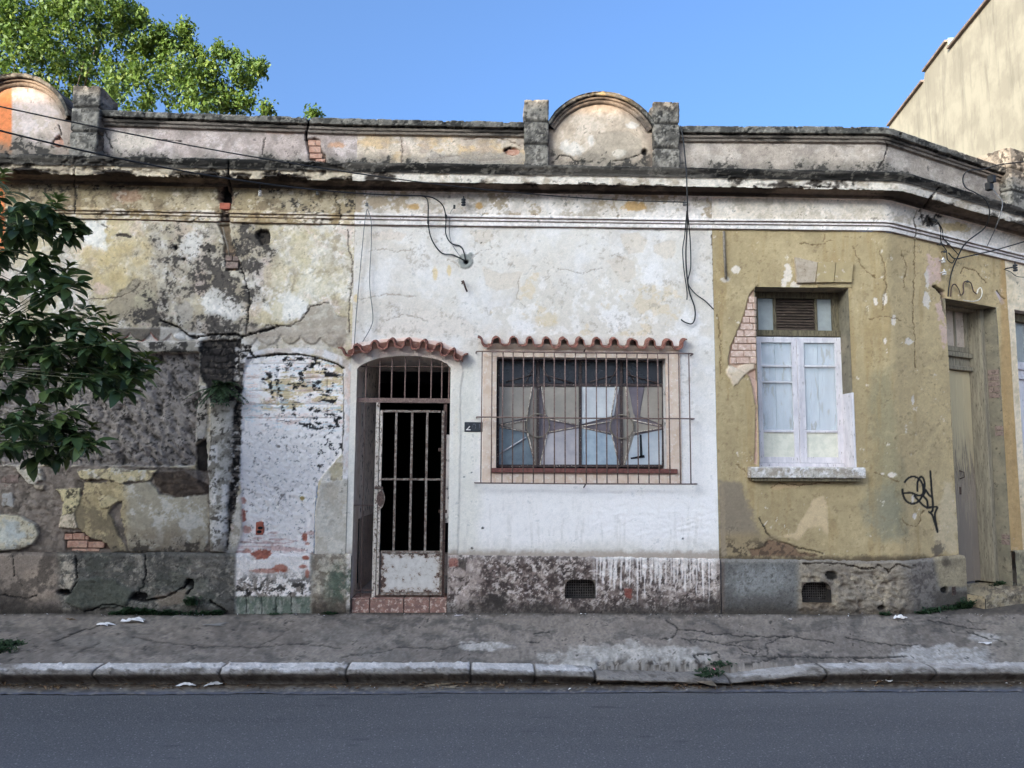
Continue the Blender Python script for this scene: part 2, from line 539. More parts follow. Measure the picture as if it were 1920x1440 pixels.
# the gutter: a strip of dusty concrete between asphalt and kerb
def paint_gutter(p):
    p.fill((112, 110, 108))
    p.blend((84, 82, 82), sstep(.42, .62, p.n(60, 4, 3, 1, 3)))
    t = (p.P[..., 1] - YG) / (YF - YG)
    p.blend((96, 86, 76), sstep(.25, .75, t + (p.n(30, 4, 5) - .5) * .9) * .85)
    p.blend((70, 60, 52), sstep(.6, .95, t + (p.n(18, 4, 6) - .5) * .8) * .7)
    p.blend((92, 94, 104), 1 - sstep(.05, .3, t + (p.n(26, 4, 8) - .5) * .35))
    p.blend((160, 150, 135), sstep(.68, .72, p.n(5, 2, 7)) * .5)
    p.h += (p.n(20, 4, 2) - .5) * .012
xs = np.linspace(-8.5, 8.5, 1000); ys = np.linspace(YG - 0.012, YF + 0.10, 26)
GX, GY = np.meshgrid(xs, ys, indexing='ij')
edge = (fbm(GX, GY * 0, 0.35, 4, 3) - .5) * 0.06
GY = GY + edge * (1 - np.clip((GY - YG) / (YF - YG), 0, 1))
P = np.stack([GX, GY, np.full_like(GX, ZR + 0.006)], -1)
o = surf('gutter', None, MATS['paving'], P, paint_gutter); tag(o, kind='structure')

# the sidewalk
def paint_walk(p):
    p.grain = .34
    X, Y = p.X, p.Y
    p.fill((134, 127, 120))
    p.blend((115, 109, 104), sstep(.40, .62, p.n(150, 5, 1, 1, 2.5)))
    p.blend((138, 132, 126), sstep(.5, .7, p.n(90, 5, 4, 1, 3)) * .7)
    p.blend((72, 70, 69), sstep(.56, .68, p.n(34, 4, 6, 1, 2.5)) * .5)
    p.blend((126, 122, 118), sstep(.64, .72, p.n(9, 3, 9, 1, 2)) * .4)
    # paler rubbed areas
    for x, y, rx, ry, c, m in ((180, 1203, 90, 9, (124, 121, 117), .55), (650, 1190, 70, 14, (120, 116, 112), .6), (910, 1212, 48, 9, (176, 174, 171), .95),
                               (1170, 1236, 140, 30, (172, 169, 164), .98), (1265, 1234, 66, 22, (168, 165, 160), .97), (1772, 1231, 88, 19, (170, 169, 168), .95), (1852, 1196, 36, 9, (160, 158, 156), .9),
                               (1905, 1205, 40, 40, (128, 122, 114), .6), (720, 1228, 60, 10, (114, 111, 108), .5)):
        k = p.blob(x, y, rx, ry, .45, .15, 3, 22); p.blend(c, k * m)
        p.h += k * .004 * (fbm(X, Y * 2.5, 10, 3, 4) - .2)
        if m > .85: p.blend((128, 124, 119), k * sstep(.54, .72, fbm(X, Y * 2.4, 12, 4, 8)) * .6)
    # dirt along the wall
    d = (p.P[..., 1] + 0.25) / 0.25
    p.blend((62, 56, 50), sstep(.2, .95, d + (p.n(24, 4, 7) - .5) * 1.1) * .65)
    # cracks
    def crack(pts, w=1.7, dark=.85):
        k = p.line(pts, w, 3.0, 4, .9, 14); p.blend((46, 43, 41), k * dark); p.h -= k * .006
    crack([(100, 1203), (160, 1180), (215, 1166)]); crack([(250, 1195), (330, 1208), (470, 1213), (560, 1206), (640, 1214)], 1.5, .6)
    crack([(135, 1232), (160, 1218), (190, 1205)], 1.4, .5); crack([(480, 1212), (520, 1195), (540, 1180)], 1.2, .5)
    crack([(640, 1232), (760, 1214), (830, 1216), (900, 1204)], 1.3, .6); crack([(1000, 1188), (1030, 1186)], 1.8)
    crack([(985, 1202), (1010, 1204)], 1.6); crack([(1240, 1199), (1262, 1196), (1272, 1182), (1262, 1170), (1250, 1163)], 2.0)
    crack([(1275, 1181), (1330, 1187), (1400, 1192), (1480, 1193)], 1.7); crack([(1278, 1197), (1360, 1206), (1420, 1215)], 1.6)
    crack([(1330, 1225), (1345, 1222), (1352, 1240)], 2.2); crack([(1345, 1224), (1300, 1228), (1318, 1246), (1350, 1240)], 2.4)
    crack([(1385, 1215), (1415, 1230), (1455, 1233), (1480, 1228), (1540, 1233), (1700, 1231)], 2.0)
    crack([(1395, 1244), (1440, 1240), (1455, 1228)], 1.8); crack([(1440, 1228), (1436, 1208), (1470, 1190), (1560, 1204)], 1.5)
    crack([(1585, 1195), (1640, 1206), (1720, 1210)], 1.7); crack([(1740, 1163), (1790, 1173), (1850, 1180)], 1.6)
    crack([(1600, 1233), (1620, 1244)], 1.6); crack([(1345, 1206), (1420, 1200)], 1.3, .6); crack([(1810, 1183), (1880, 1205)], 1.5)
    p.h += (p.n(160, 4, 11, 1, 2.5) - .5) * .02 + (p.n(16, 3, 12, 1, 2) - .5) * .004
    # the broken stretch of kerb, where the paving runs down into the gutter
    gx = sstep(1112, 1124, X) * (1 - sstep(1320, 1400, X))
    f = sstep(YK + .30, YK - 0.02, p.P[..., 1])
    brk = gx * f
    p.h -= brk * 0.02
    p.blend((104, 98, 92), .7 * sstep(.5, 1.0, brk + (p.n(14, 4, 5) - .5) * .6) * .8)
    p.blend((58, 50, 44), sstep(.58, .70, p.n(9, 4, 13)) * brk * .9)
    p.h += brk * (p.n(12, 4, 15) - .5) * .05
xs = np.linspace(-8.5, 10.5, 1400); ys = np.linspace(YF + 0.02, 1.6, 130)
GX, GY = np.meshgrid(xs, ys, indexing='ij')
GZ = np.where(GY < 0, 0.02 * GY, 0.0)
GZ = GZ - 0.10 * sstep(YK + 0.03, YF + 0.03, GY)
o = surf('sidewalk', None, MATS['paving'], np.stack([GX, GY, GZ], -1), paint_walk); tag(o, kind='structure')
o = MB().quad((-60, -0.9 * 0 + 1.6, -0.01), (-8.5, 1.6, -0.01), (-8.5, YK, -0.05), (-60, YK, -0.05)).quad((10.5, YK, -0.05), (60, YK, -0.05), (60, 30, -0.01), (10.5, 30, -0.01)).quad((-60, 1.6, -0.01), (10.5, 1.6, -0.01), (10.5, 30, -0.01), (-60, 30, -0.01)).build('sidewalk', mat_mix('plain_paving', alb(88, 85, 83), alb(108, 104, 100), 3.0, .35, .65, rough=.9))
tag(o, kind='structure')

# kerb stones
kerb = empty('kerb', (0, YK, 0)); tag(kerb, kind='structure')
def kerb_stone(x0, x1, seed, lift0=0.0, lift1=0.0, grey=0.0):
    n = max(8, int((x1 - x0) / 0.015)); x = np.linspace(x0, x1, n)
    prof = [(YK + .02, -.12), (YK + .004, -.034), (YK - .02, -.024), (YK - .13, -.026), (YK - .17, -.036), (YK - .192, -.064), (YF + .004, -.15), (YF - .004, -.24)]
    prof = np.array(catmull(prof, 4))
    t = (x - x0) / (x1 - x0)
    Pq = np.zeros((n, len(prof), 3))
    Pq[..., 0] = x[:, None]; Pq[..., 1] = prof[None, :, 0]
    up = (lift0 + (lift1 - lift0) * t)[:, None]
    Pq[..., 2] = prof[None, :, 1] + up * np.clip((prof[None, :, 1] + .2) / .15, 0, 1)
    # rounded ends
    e = np.minimum(t, 1 - t) * (x1 - x0)
    Pq[..., 2] -= (0.010 * np.exp(-(e / .009) ** 2))[:, None]
    Pq[..., 1] += (0.010 * np.exp(-(e / .009) ** 2))[:, None]
    def pk(p):
        v = np.broadcast_to(np.linspace(0, 1, len(prof))[None, :], p.X.shape)
        p.fill((128, 124, 120))
        p.blend((94, 89, 84), sstep(.45, .65, p.n(30, 4, seed + 1, 1, 2)) * .8)
        p.blend((186, 185, 186), (1 - sstep(.42, .62, v + (p.n(40, 4, seed, 1, 2) - .5) * .5)) * sstep(.3, .5, p.n(70, 4, seed + 2, 1, 3) + .12) * (1 - grey))
        p.blend((208, 208, 210), (1 - sstep(.3, .5, v + (p.n(22, 4, seed + 4) - .5) * .4)) * sstep(.5, .62, p.n(26, 4, seed + 5, 1, 3)) * (1 - grey))
        p.blend((100, 93, 87), sstep(.62, .9, v + (p.n(18, 4, seed + 3) - .5) * .5) * .75)
        p.blend((72, 66, 61), sstep(.62, .72, p.n(10, 4, seed + 6)) * sstep(.4, .6, v) * .6)
        p.blend((52, 48, 45), np.exp(-(e / .007) ** 2)[:, None] * .7 * np.ones_like(v))
        p.h += (p.n(26, 4, seed + 7) - .5) * .012 - sstep(.66, .76, p.n(14, 4, seed + 9)) * .010
    surf('kerb_stone', kerb, MATS['weathered_cement'], Pq, pk, flip=False)
KJ = [-320, -66, 173, 410, 647, 882, 1004, 1117]
for i in range(len(KJ) - 1):
    kerb_stone(at_z(KJ[i], 1262, -.05)[0] + .0025, at_z(KJ[i + 1], 1262, -.05)[0] - .0025, 3 + i, lift0=-.012 if i == 6 else 0, lift1=-.03 if i == 6 else (-.012 if i == 5 else 0))
kerb_stone(at_z(1119, 1262, -.05)[0], at_z(1372, 1262, -.05)[0], 17, lift0=-.055, lift1=-.085, grey=1.0)
KJ = [1372, 1556, 1765, 2010, 2260]
for i in range(len(KJ) - 1):
    kerb_stone(at_z(KJ[i], 1262, -.05)[0] + .0025, at_z(KJ[i + 1], 1262, -.05)[0] - .0025, 23 + i, lift0=-.085 if i == 0 else -.01, lift1=-.01, grey=.45 if i == 0 else .3)
# ------------------------------------------------------------------ the row of houses: swept, weathered surfaces
SL = -8.2                                        # left end of what is built
S1 = sz(655, 800)[0]; S2 = sz(1343, 800)[0]      # party lines between the houses
S3 = sz(1897, 700)[0]; SR = S3 + 3.2
derelict = empty('derelict_house', (float(S1) - 2.5, 0, 0))
tag(derelict, 'derelict house with crumbling stained plaster, bricked-up window and bricked-up white doorway', 'house')
white = empty('white_house', (0.5, 0, 0))
tag(white, 'flaking white house with barred gate, grilled window and scalloped red tile canopies', 'house')
olive = empty('olive_house', (3.6, 0, 0))
tag(olive, 'olive yellow corner house with white casement window and tall plank door', 'house')
cream = empty('cream_house', tuple(pt(S3 + 1.5, 0)))
tag(cream, 'cream house with white plank door beyond the olive corner house, cut by the right edge', 'house')

z_soff = lines_z([(20, 345), (656, 359), (1286, 369), (1656, 376)])
z_mtop = lines_z([(20, 388), (656, 399), (1286, 410), (1659, 412.6)])
z_mbot = lines_z([(20, 409), (656, 423), (1286, 430), (1659, 435)])
z_cap0 = lines_z([(180, 217), (656, 234), (979, 239), (1277, 248), (1666, 251)], .09)
z_cap1 = lines_z([(190, 206), (655, 222), (980, 228), (1277, 235.5), (1666, 238)], .09)
z_pl = lines_z([(0, 1037), (440, 1037), (845, 1040), (1345, 1047), (1640, 1050)], .0)
ZLEDGE = lambda s: z_soff(s) + .225
add = lambda f, k: (lambda s: f(s) + k)

def mould(p, m, scale=26, seed=4, c=(44, 41, 39), lo=.38, hi=.62):
    """black algae: stippled colonies, denser where m is high, over a grey film"""
    f1, f2 = p.n(scale, 5, seed), p.n(7, 4, seed + 2)
    dens = np.clip(m, 0, 1.2) * (.35 + 1.0 * sstep(.3, .7, f1))
    p.blend((118, 112, 104), np.clip(dens, 0, 1) * .45)
    k = sstep(.86 - .62 * dens, 1.0 - .58 * dens, f2) * np.clip(m * 3, 0, 1)
    p.blend(c, k * .88); return k

def drips(p, top, depth, seed, px=7):
    """vertical run marks below the line top (array of pixel y)"""
    d = (p.Y - top) / depth
    return sstep(.0, .08, d) * (1 - sstep(0, 1, d + (p.n(px, 3, seed, 1, .06) - .5) * 1.6 + .25))

def paint_cornice(house):
    def f(p):
        S, Z, O = p.S, p.Z, p.O
        zs, mt = z_soff(S), z_mtop(S)
        fr = (Z < zs + .003) & (Z > mt - .004) & (O < .03)          # frieze
        mo = Z <= mt - .004
        co = ~fr & ~mo
        n1, n2, n3 = p.n(70, 5, 2), p.n(22, 5, 5), p.n(9, 4, 8)
        if house == 'derelict':
            base, hi, lo = (178, 163, 136), (205, 198, 186), (140, 122, 88)
            fb, fh, fl = (152, 139, 112), (172, 161, 138), (120, 107, 86)
        elif house == 'white':
            base, hi, lo = (205, 202, 202), (216, 214, 216), (186, 180, 172)
            fb, fh, fl = (190, 186, 182), (206, 204, 204), (160, 152, 142)
        else:
            base, hi, lo = (208, 205, 204), (216, 214, 215), (190, 184, 176)
            fb, fh, fl = (200, 194, 186), (212, 208, 204), (176, 168, 156)
        p.fill(base)
        p.blend(hi, sstep(.45, .6, n1)); p.blend(lo, sstep(.55, .7, n2) * (.8 if house == 'derelict' else .45))
        F = fr.astype(np.float32)
        p.blend(fb, F); p.blend(fh, F * sstep(.45, .6, n1)); p.blend(fl, F * sstep(.52, .66, n2) * .8)
        if house == 'derelict':
            p.blend((84, 74, 60), F * sstep(.60, .74, n3) * .6); mould(p, F * .5 * sstep(.35, .6, p.n(110, 4, 9)), 20)
            p.blend((164, 126, 108), p.blob(240, 368, 26, 12, .5) * F * .5)
            p.blend((204, 198, 188), F * sstep(.70, .78, p.n(13, 3, 3)) * .6)
        if house == 'white':
            p.blend((146, 132, 112), F * sstep(.6, .68, p.n(30, 5, 12)) * .8)
            p.blend((168, 138, 94), np.clip(p.blob(1190, 387, 22, 9, .5) + p.blob(898, 386, 7, 6) + p.blob(775, 388, 12, 6), 0, 1) * F * .9)
            p.h -= .004 * F * sstep(.6, .66, p.n(30, 5, 12))
        if house == 'olive':
            p.blend((170, 148, 104), np.clip(p.blob(1790, 425, 26, 9, .5), 0, 1) * F * .7)
            mould(p, np.clip(p.blob(1744, 412, 20, 12, .5), 0, 1), 10)
        # dark weathering of the cornice itself, and painted shade on its soffit
        C = co.astype(np.float32)
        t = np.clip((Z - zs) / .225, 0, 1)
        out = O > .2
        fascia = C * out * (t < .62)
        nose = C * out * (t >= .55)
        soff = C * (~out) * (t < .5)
        p.blend((200, 195, 186) if house != 'derelict' else (178, 168, 150), fascia * .9)
        p.blend((150, 138, 122), fascia * sstep(.52, .72, n2) * .7)
        er = sstep(.0, .16, p.n(36, 5, 11, .6, 1) - (.50 if house == 'derelict' else .60) + .30 * (.30 - t)); p.blend((44, 39, 35), fascia * er * .92); p.h -= fascia * er * (.022 if house == 'derelict' else .010)
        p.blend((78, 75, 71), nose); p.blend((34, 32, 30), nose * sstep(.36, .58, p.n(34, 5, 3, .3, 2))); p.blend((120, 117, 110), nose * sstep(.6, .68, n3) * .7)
        p.blend((90, 81, 72), soff * .9); p.blend((54, 48, 43), soff * sstep(.38, .6, p.n(60, 5, 7, .6, 2)) * .85)  # stained soffit, coloured darker to deepen the shadow under the cornice
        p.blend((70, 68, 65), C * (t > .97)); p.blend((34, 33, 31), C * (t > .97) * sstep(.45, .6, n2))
        # chipped edges
        ch = sstep(.60, .68, p.n(20, 4, 14, .6, 1)) * C * out
        p.h -= ch * (.016 if house == 'derelict' else .007)
        p.h += (n3 - .5) * .005 + (n2 - .5) * .006 + (p.n(240, 3, 3) - .5) * .012
        # moulding lines: darker grooves, worn edges
        M = mo.astype(np.float32)
        u = np.clip((Z - z_mbot(S)) / np.maximum(mt - z_mbot(S), .01), 0, 1)
        g = np.maximum.reduce([np.exp(-((u - k) / .05) ** 2) for k in (.02, .42, .66, .98)])
        p.blend((88, 74, 66) if house == 'derelict' else (120, 108, 102), M * g * .75)
        if house == 'derelict':
            p.blend((146, 128, 98), M * sstep(.5, .7, n2) * .7); p.blend((86, 74, 62), M * sstep(.62, .74, p.n(14, 4, 2)) * .7)
            p.h -= M * sstep(.57, .63, p.n(26, 4, 6, .5, 1)) * .012
            # the crack that runs down through cornice and wall
            k = p.poly([(410, 352), (432, 350), (438, 375), (430, 388), (431, 425), (412, 425), (416, 390), (408, 372)], 1.5, 3, 12)
            p.blend((120, 104, 92), k * .9); p.blend((58, 50, 46), k * sstep(.48, .6, p.n(8, 4, 2))); p.h -= k * .03
            k = p.blob(424, 368, 10, 13, .35, .12, 3, 10); p.blend((16, 14, 13), k); p.h -= k * .07
            k = p.line([(428, 300), (427, 330), (430, 352)], 2.5, 2.5, 4); p.blend((24, 22, 20), k); p.h -= k * .03
            k = p.line([(140, 296), (138, 330), (142, 372), (140, 400)], 1.8, 2.5, 6); p.blend((40, 36, 32), k * .9); p.h -= k * .01
            k = p.line([(624, 360), (632, 376), (638, 398), (636, 425)], 1.4, 3, 6); p.blend((48, 42, 38), k * .9); p.h -= k * .008
            for x0, x1, y in ((20, 80, 322), (330, 412, 329), (436, 470, 331), (515, 580, 335), (190, 250, 326)):
                k = p.poly([(x0, y - 6), (x1, y - 4), (x1 - 6, y + 5), (x0 + 8, y + 4)], 1.5, 3, 14, 5); p.blend((44, 38, 33), k * .9); p.h -= k * .03
            p.blend((205, 128, 82), (1 - sstep(6, 12, p.X)) * (p.Y > 335))
        if house == 'olive':
            k = p.line([(1762, 352), (1752, 362), (1744, 372), (1738, 382), (1733, 390), (1724, 396)], 2.6, 2, 5); p.blend((24, 22, 20), k); p.h -= k * .03
            for q in ([(1720, 393), (1714, 410), (1718, 430), (1716, 452)], [(1727, 395), (1730, 410), (1731, 424)]):
                k = p.line(q, 1.4, 2, 5); p.blend((70, 60, 54), k * .9); p.h -= k * .008
            for x0, x1, y in ((1480, 1520, 350), (1530, 1570, 351), (1410, 1440, 352)):
                k = p.line([(x0, y), (x1, y + 2)], 2.4, 3, 5); p.blend((34, 30, 28), k); p.h -= k * .02
        if house == 'white':
            for x0, x1, y in ((1088, 1160, 347), (1190, 1262, 349), (985, 1006, 346)):
                k = p.line([(x0, y), (x1, y + 2)], 2.6, 3, 5); p.blend((30, 27, 25), k); p.h -= k * .02
    return f

def cornice(name, parent, s0, s1, house):
    prof = [(.0, z_mbot), (.026, add(z_mbot, .004)), (.028, lambda s: z_mbot(s) + .40 * (z_mtop(s) - z_mbot(s))), (.040, lambda s: z_mbot(s) + .44 * (z_mtop(s) - z_mbot(s))),
            (.040, lambda s: z_mbot(s) + .63 * (z_mtop(s) - z_mbot(s))), (.058, lambda s: z_mbot(s) + .68 * (z_mtop(s) - z_mbot(s))), (.058, add(z_mtop, -.014)), (.006, z_mtop),
            (.006, z_soff), (.05, add(z_soff, .004)), (.056, add(z_soff, .035)), (.215, add(z_soff, .05)), (.232, add(z_soff, .03)), (.24, add(z_soff, .118)), (.256, add(z_soff, .126)),
            (.262, add(z_soff, .15)), (.292, add(z_soff, .19)), (.30, add(z_soff, .215)), (.292, add(z_soff, .225)), (.0, add(z_soff, .27))]
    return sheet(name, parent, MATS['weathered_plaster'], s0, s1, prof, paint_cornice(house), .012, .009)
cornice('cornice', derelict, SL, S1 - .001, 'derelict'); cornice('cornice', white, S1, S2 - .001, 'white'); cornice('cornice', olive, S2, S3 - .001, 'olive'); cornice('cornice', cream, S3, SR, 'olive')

# parapets
def cement_cap(p, m):
    p.blend((104, 102, 97), m); p.blend((66, 65, 62), m * sstep(.42, .6, p.n(40, 5, 3))); p.blend((132, 130, 124), m * sstep(.58, .66, p.n(8, 4, 6)) * .8)
    p.blend((40, 39, 37), m * sstep(.58, .68, p.n(15, 4, 9)) * .8)

def paint_parapet(house):
    def f(p):
        S, Z = p.S, p.Z
        cap = sstep(0, .004, Z - z_cap0(S) + .004)
        zl = ZLEDGE(S)
        u = np.clip((Z - zl) / (z_cap0(S) - zl), 0, 1)
        n1, n2, n3 = p.n(60, 5, 4), p.n(20, 5, 7), p.n(8, 4, 2)
        if house == 'derelict':
            p.fill((168, 156, 152)); p.blend((184, 174, 172), sstep(.45, .6, n1)); p.blend((140, 130, 126), sstep(.5, .66, n2) * .7)
            p.blend((196, 188, 178), p.blob(230, 265, 60, 18, .5) * .8); p.blend((150, 116, 100), p.blob(530, 247, 28, 6, .5) * .5)
        elif house == 'white':
            p.fill((186, 174, 158)); p.blend((200, 190, 178), sstep(.45, .6, n1)); p.blend((186, 158, 118), sstep(.5, .62, p.n(90, 5, 9, 1, 2)) * .65)
            p.blend((162, 148, 138), sstep(.54, .66, n2) * .6)
        else:
            p.fill((160, 151, 142)); p.blend((176, 168, 160), sstep(.45, .6, n1)); p.blend((140, 131, 124), sstep(.52, .68, n2) * .6)
        # grey streaks from the coping and a mossy foot
        p.blend((118, 112, 108), sstep(.55, 1.0, u + (p.n(24, 4, 12, 1, .3) - .5) * .7) * .5)
        mf = 1 - sstep(.08, .50, u + (p.n(40, 5, 5) - .5) * .55)
        p.blend((98, 95, 90), mf * .85); mould(p, mf, 14, 3, (52, 50, 47), .34, .6)
        mo = sstep(-.085, -.075, Z - z_cap0(S)) * (1 - cap)
        p.blend((104, 98, 92), mo * .8); p.blend((52, 49, 46), mo * sstep(.45, .6, p.n(30, 5, 8, .4, 1)) * .9)
        cement_cap(p, cap)
        p.h += (n3 - .5) * .004 + (n2 - .5) * .008 + cap * (p.n(13, 4, 5) - .5) * .012 - cap * sstep(.64, .7, p.n(22, 4, 3)) * .012
        p.h += (p.n(200, 3, 6) - .5) * .012
        def crack(q, w=1.6, d=.01, c=(46, 40, 36)):
            k = p.line(q, w, 2.2, 4); p.blend(c, k * .95); p.h -= k * d
        if house == 'derelict':
            crack([(578, 216), (579, 232), (574, 245), (573, 262)], 4, .05, (14, 13, 12)); crack([(498, 258), (495, 268), (491, 290)])
            crack([(197, 247), (204, 262), (210, 276)], 1.6); crack([(270, 205), (271, 218)], 2, .02); crack([(300, 262), (340, 264)], 2, .006)
            k = p.poly([(574, 262), (590, 257), (600, 263), (602, 276), (610, 291), (611, 303), (580, 302), (577, 280)], 1.2, 2.0, 10)
            p.blend((92, 78, 70), k); p.h -= k * .03
            p.blend((205, 128, 82), (1 - sstep(20, 24, p.X)) * (1 - cap))
            p.blend((180, 140, 112), p.blob(632, 272, 14, 6, .4) * .8)
        if house == 'white':
            k = p.blob(960, 283, 15, 8, .3, .15, 5, 12); p.blend((120, 82, 66), k); p.h -= k * .03
            k = p.line([(946, 281), (955, 276), (972, 287)], 2, 1.5); p.blend((26, 22, 20), k); p.h -= k * .02
            for q in ([(750, 252), (755, 280), (752, 306)], [(640, 262), (652, 296)], [(920, 258), (952, 262), (976, 274)], [(800, 300), (850, 292), (900, 302), (960, 295)], [(868, 262), (905, 256)]): crack(q, 1.3, .005, (104, 88, 76))
            k = p.blob(900, 300, 110, 16, .5, .2, 7, 24); p.blend((150, 144, 136), k * .7); p.h -= k * .003
        if house == 'olive':
            crack([(1661, 264), (1664, 276), (1660, 290), (1655, 302), (1650, 312)], 1.5, .01); crack([(1690, 250), (1689, 256)], 5, .05, (12, 11, 10))
            crack([(1400, 262), (1450, 268), (1520, 262), (1600, 275)], 1.3, .004, (120, 110, 102))
    return f
def parapet(name, parent, s0, s1, house, ds=.012):
    prof = [(.0, add(z_soff, .255)), (.0, add(z_cap0, -.085)), (.03, add(z_cap0, -.075)), (.034, add(z_cap0, -.045)), (.05, add(z_cap0, -.04)), (.052, add(z_cap0, -.012)), (.03, add(z_cap0, -.008)),
            (.03, z_cap0), (.09, add(z_cap0, .002)), (.096, lambda s: z_cap1(s) - .012), (.084, z_cap1), (-.28, add(z_cap1, .01)), (-.30, add(z_cap1, -.02)), (-.30, add(z_soff, -.1))]
    return sheet(name, parent, MATS['weathered_cement'], s0, s1, prof, paint_parapet(house), ds, .010)
SA0, SA1 = sz(1006, 250)[0], sz(1250, 250)[0]    # the arched pediment stands between these
SB1 = sz(156, 230)[0]
parapet('parapet', derelict, SB1, S1 - .001, 'derelict'); parapet('parapet', white, S1, SA0, 'white')
parapet('parapet', white, SA1, S2 - .001, 'olive'); parapet('parapet', olive, S2, S3 - .001, 'olive'); parapet('parapet', cream, S3 + .3, SR, 'olive', .03)

def block_surf(name, parent, s0, s1, z0, z1, o0, o1, grooves, paint, mat='weathered_cement', d=.012, rnd=.012):
    """a rendered block on the facade: front and both sides as one swept surface, a top closing it"""
    hs = [(s0, o0), (s0, o1 - rnd), (s0 + rnd, o1), (s1 - rnd, o1), (s1, o1 - rnd), (s1, o0)]
    Q = []
    for (a, b), (c, e) in zip(hs[:-1], hs[1:]):
        m = max(1, int(math.hypot(c - a, e - b) / d))
        Q += [(a + (c - a) * k / m, b + (e - b) * k / m) for k in range(m)]
    Q.append(hs[-1]); Q = np.array(Q)
    nz = max(2, int((z1 - z0) / d)); zz = np.linspace(z0, z1, nz)
    cen = np.array([(s0 + s1) / 2, o0])
    rows = [(z, 1.0) for z in zz] + [(z1 + .006, .9), (z1 + .008, .5), (z1 + .008, .02)]
    S = np.array([[cen[0] + (q[0] - cen[0]) * k for z, k in rows] for q in Q]); O = np.array([[cen[1] + (q[1] - cen[1]) * k for z, k in rows] for q in Q])
    Z = np.array([[z for z, k in rows] for q in Q])
    x, y = path(S, O)
    def pp(p):
        paint(p)
        for g_ in grooves:
            k = np.exp(-((Z - g_) / .012) ** 2); p.h -= k * .022; p.blend((40, 38, 36), k * .8)
    return surf(name, parent, MATS[mat], np.stack([x, y, Z], -1), pp, S, Z, None, O)

def paint_pillar(light=0.0, sd=0):
    def f(p):
        p.fill((112, 110, 105)); p.blend((74, 72, 69), sstep(.42, .6, p.n(26, 5, 3 + sd))); p.blend((142, 139, 132), sstep(.54, .64, p.n(14, 4, 7 + sd)) * .8)
        p.blend((44, 42, 40), sstep(.58, .68, p.n(9, 4, 5 + sd)) * .8); p.blend((160, 155, 146), sstep(.6, .66, p.n(30, 4, 9 + sd)) * light)
        p.h += (p.n(10, 4, 2 + sd) - .5) * .012 - sstep(.62, .7, p.n(18, 4, 4 + sd)) * .012
    return f
ZB = float(ZLEDGE(0)) - .0
OP = .10
def pil(parent, x0, x1, ytop, grooves, sd, o1=OP, light=.3):
    s0, s1 = sz(x0, 260, o1)[0], sz(x1, 260, o1)[0]
    ztop = sz((x0 + x1) / 2, ytop, o1)[1]
    return block_surf('pillar', parent, s0, s1, ZB + .02, ztop, -.26, o1, [sz((x0 + x1) / 2, g_, o1)[1] for g_ in grooves], paint_pillar(light, sd))
pil(white, 983, 1029, 187, (227, 270), 0); pil(white, 1226, 1275, 191, (231, 277), 3); pil(derelict, 130, 183, 161, (200, 246), 5, .14)
# the pillar at the far end of the bent facade, its top catching the sun
s0 = S3 - .03
block_surf('pillar', cream, s0, s0 + .42, float(ZLEDGE(s0)) + .02, float(ZLEDGE(s0)) + .86, -.3, .14, [float(ZLEDGE(s0)) + .30, float(ZLEDGE(s0)) + .60], paint_pillar(.6, 2), rnd=.05)

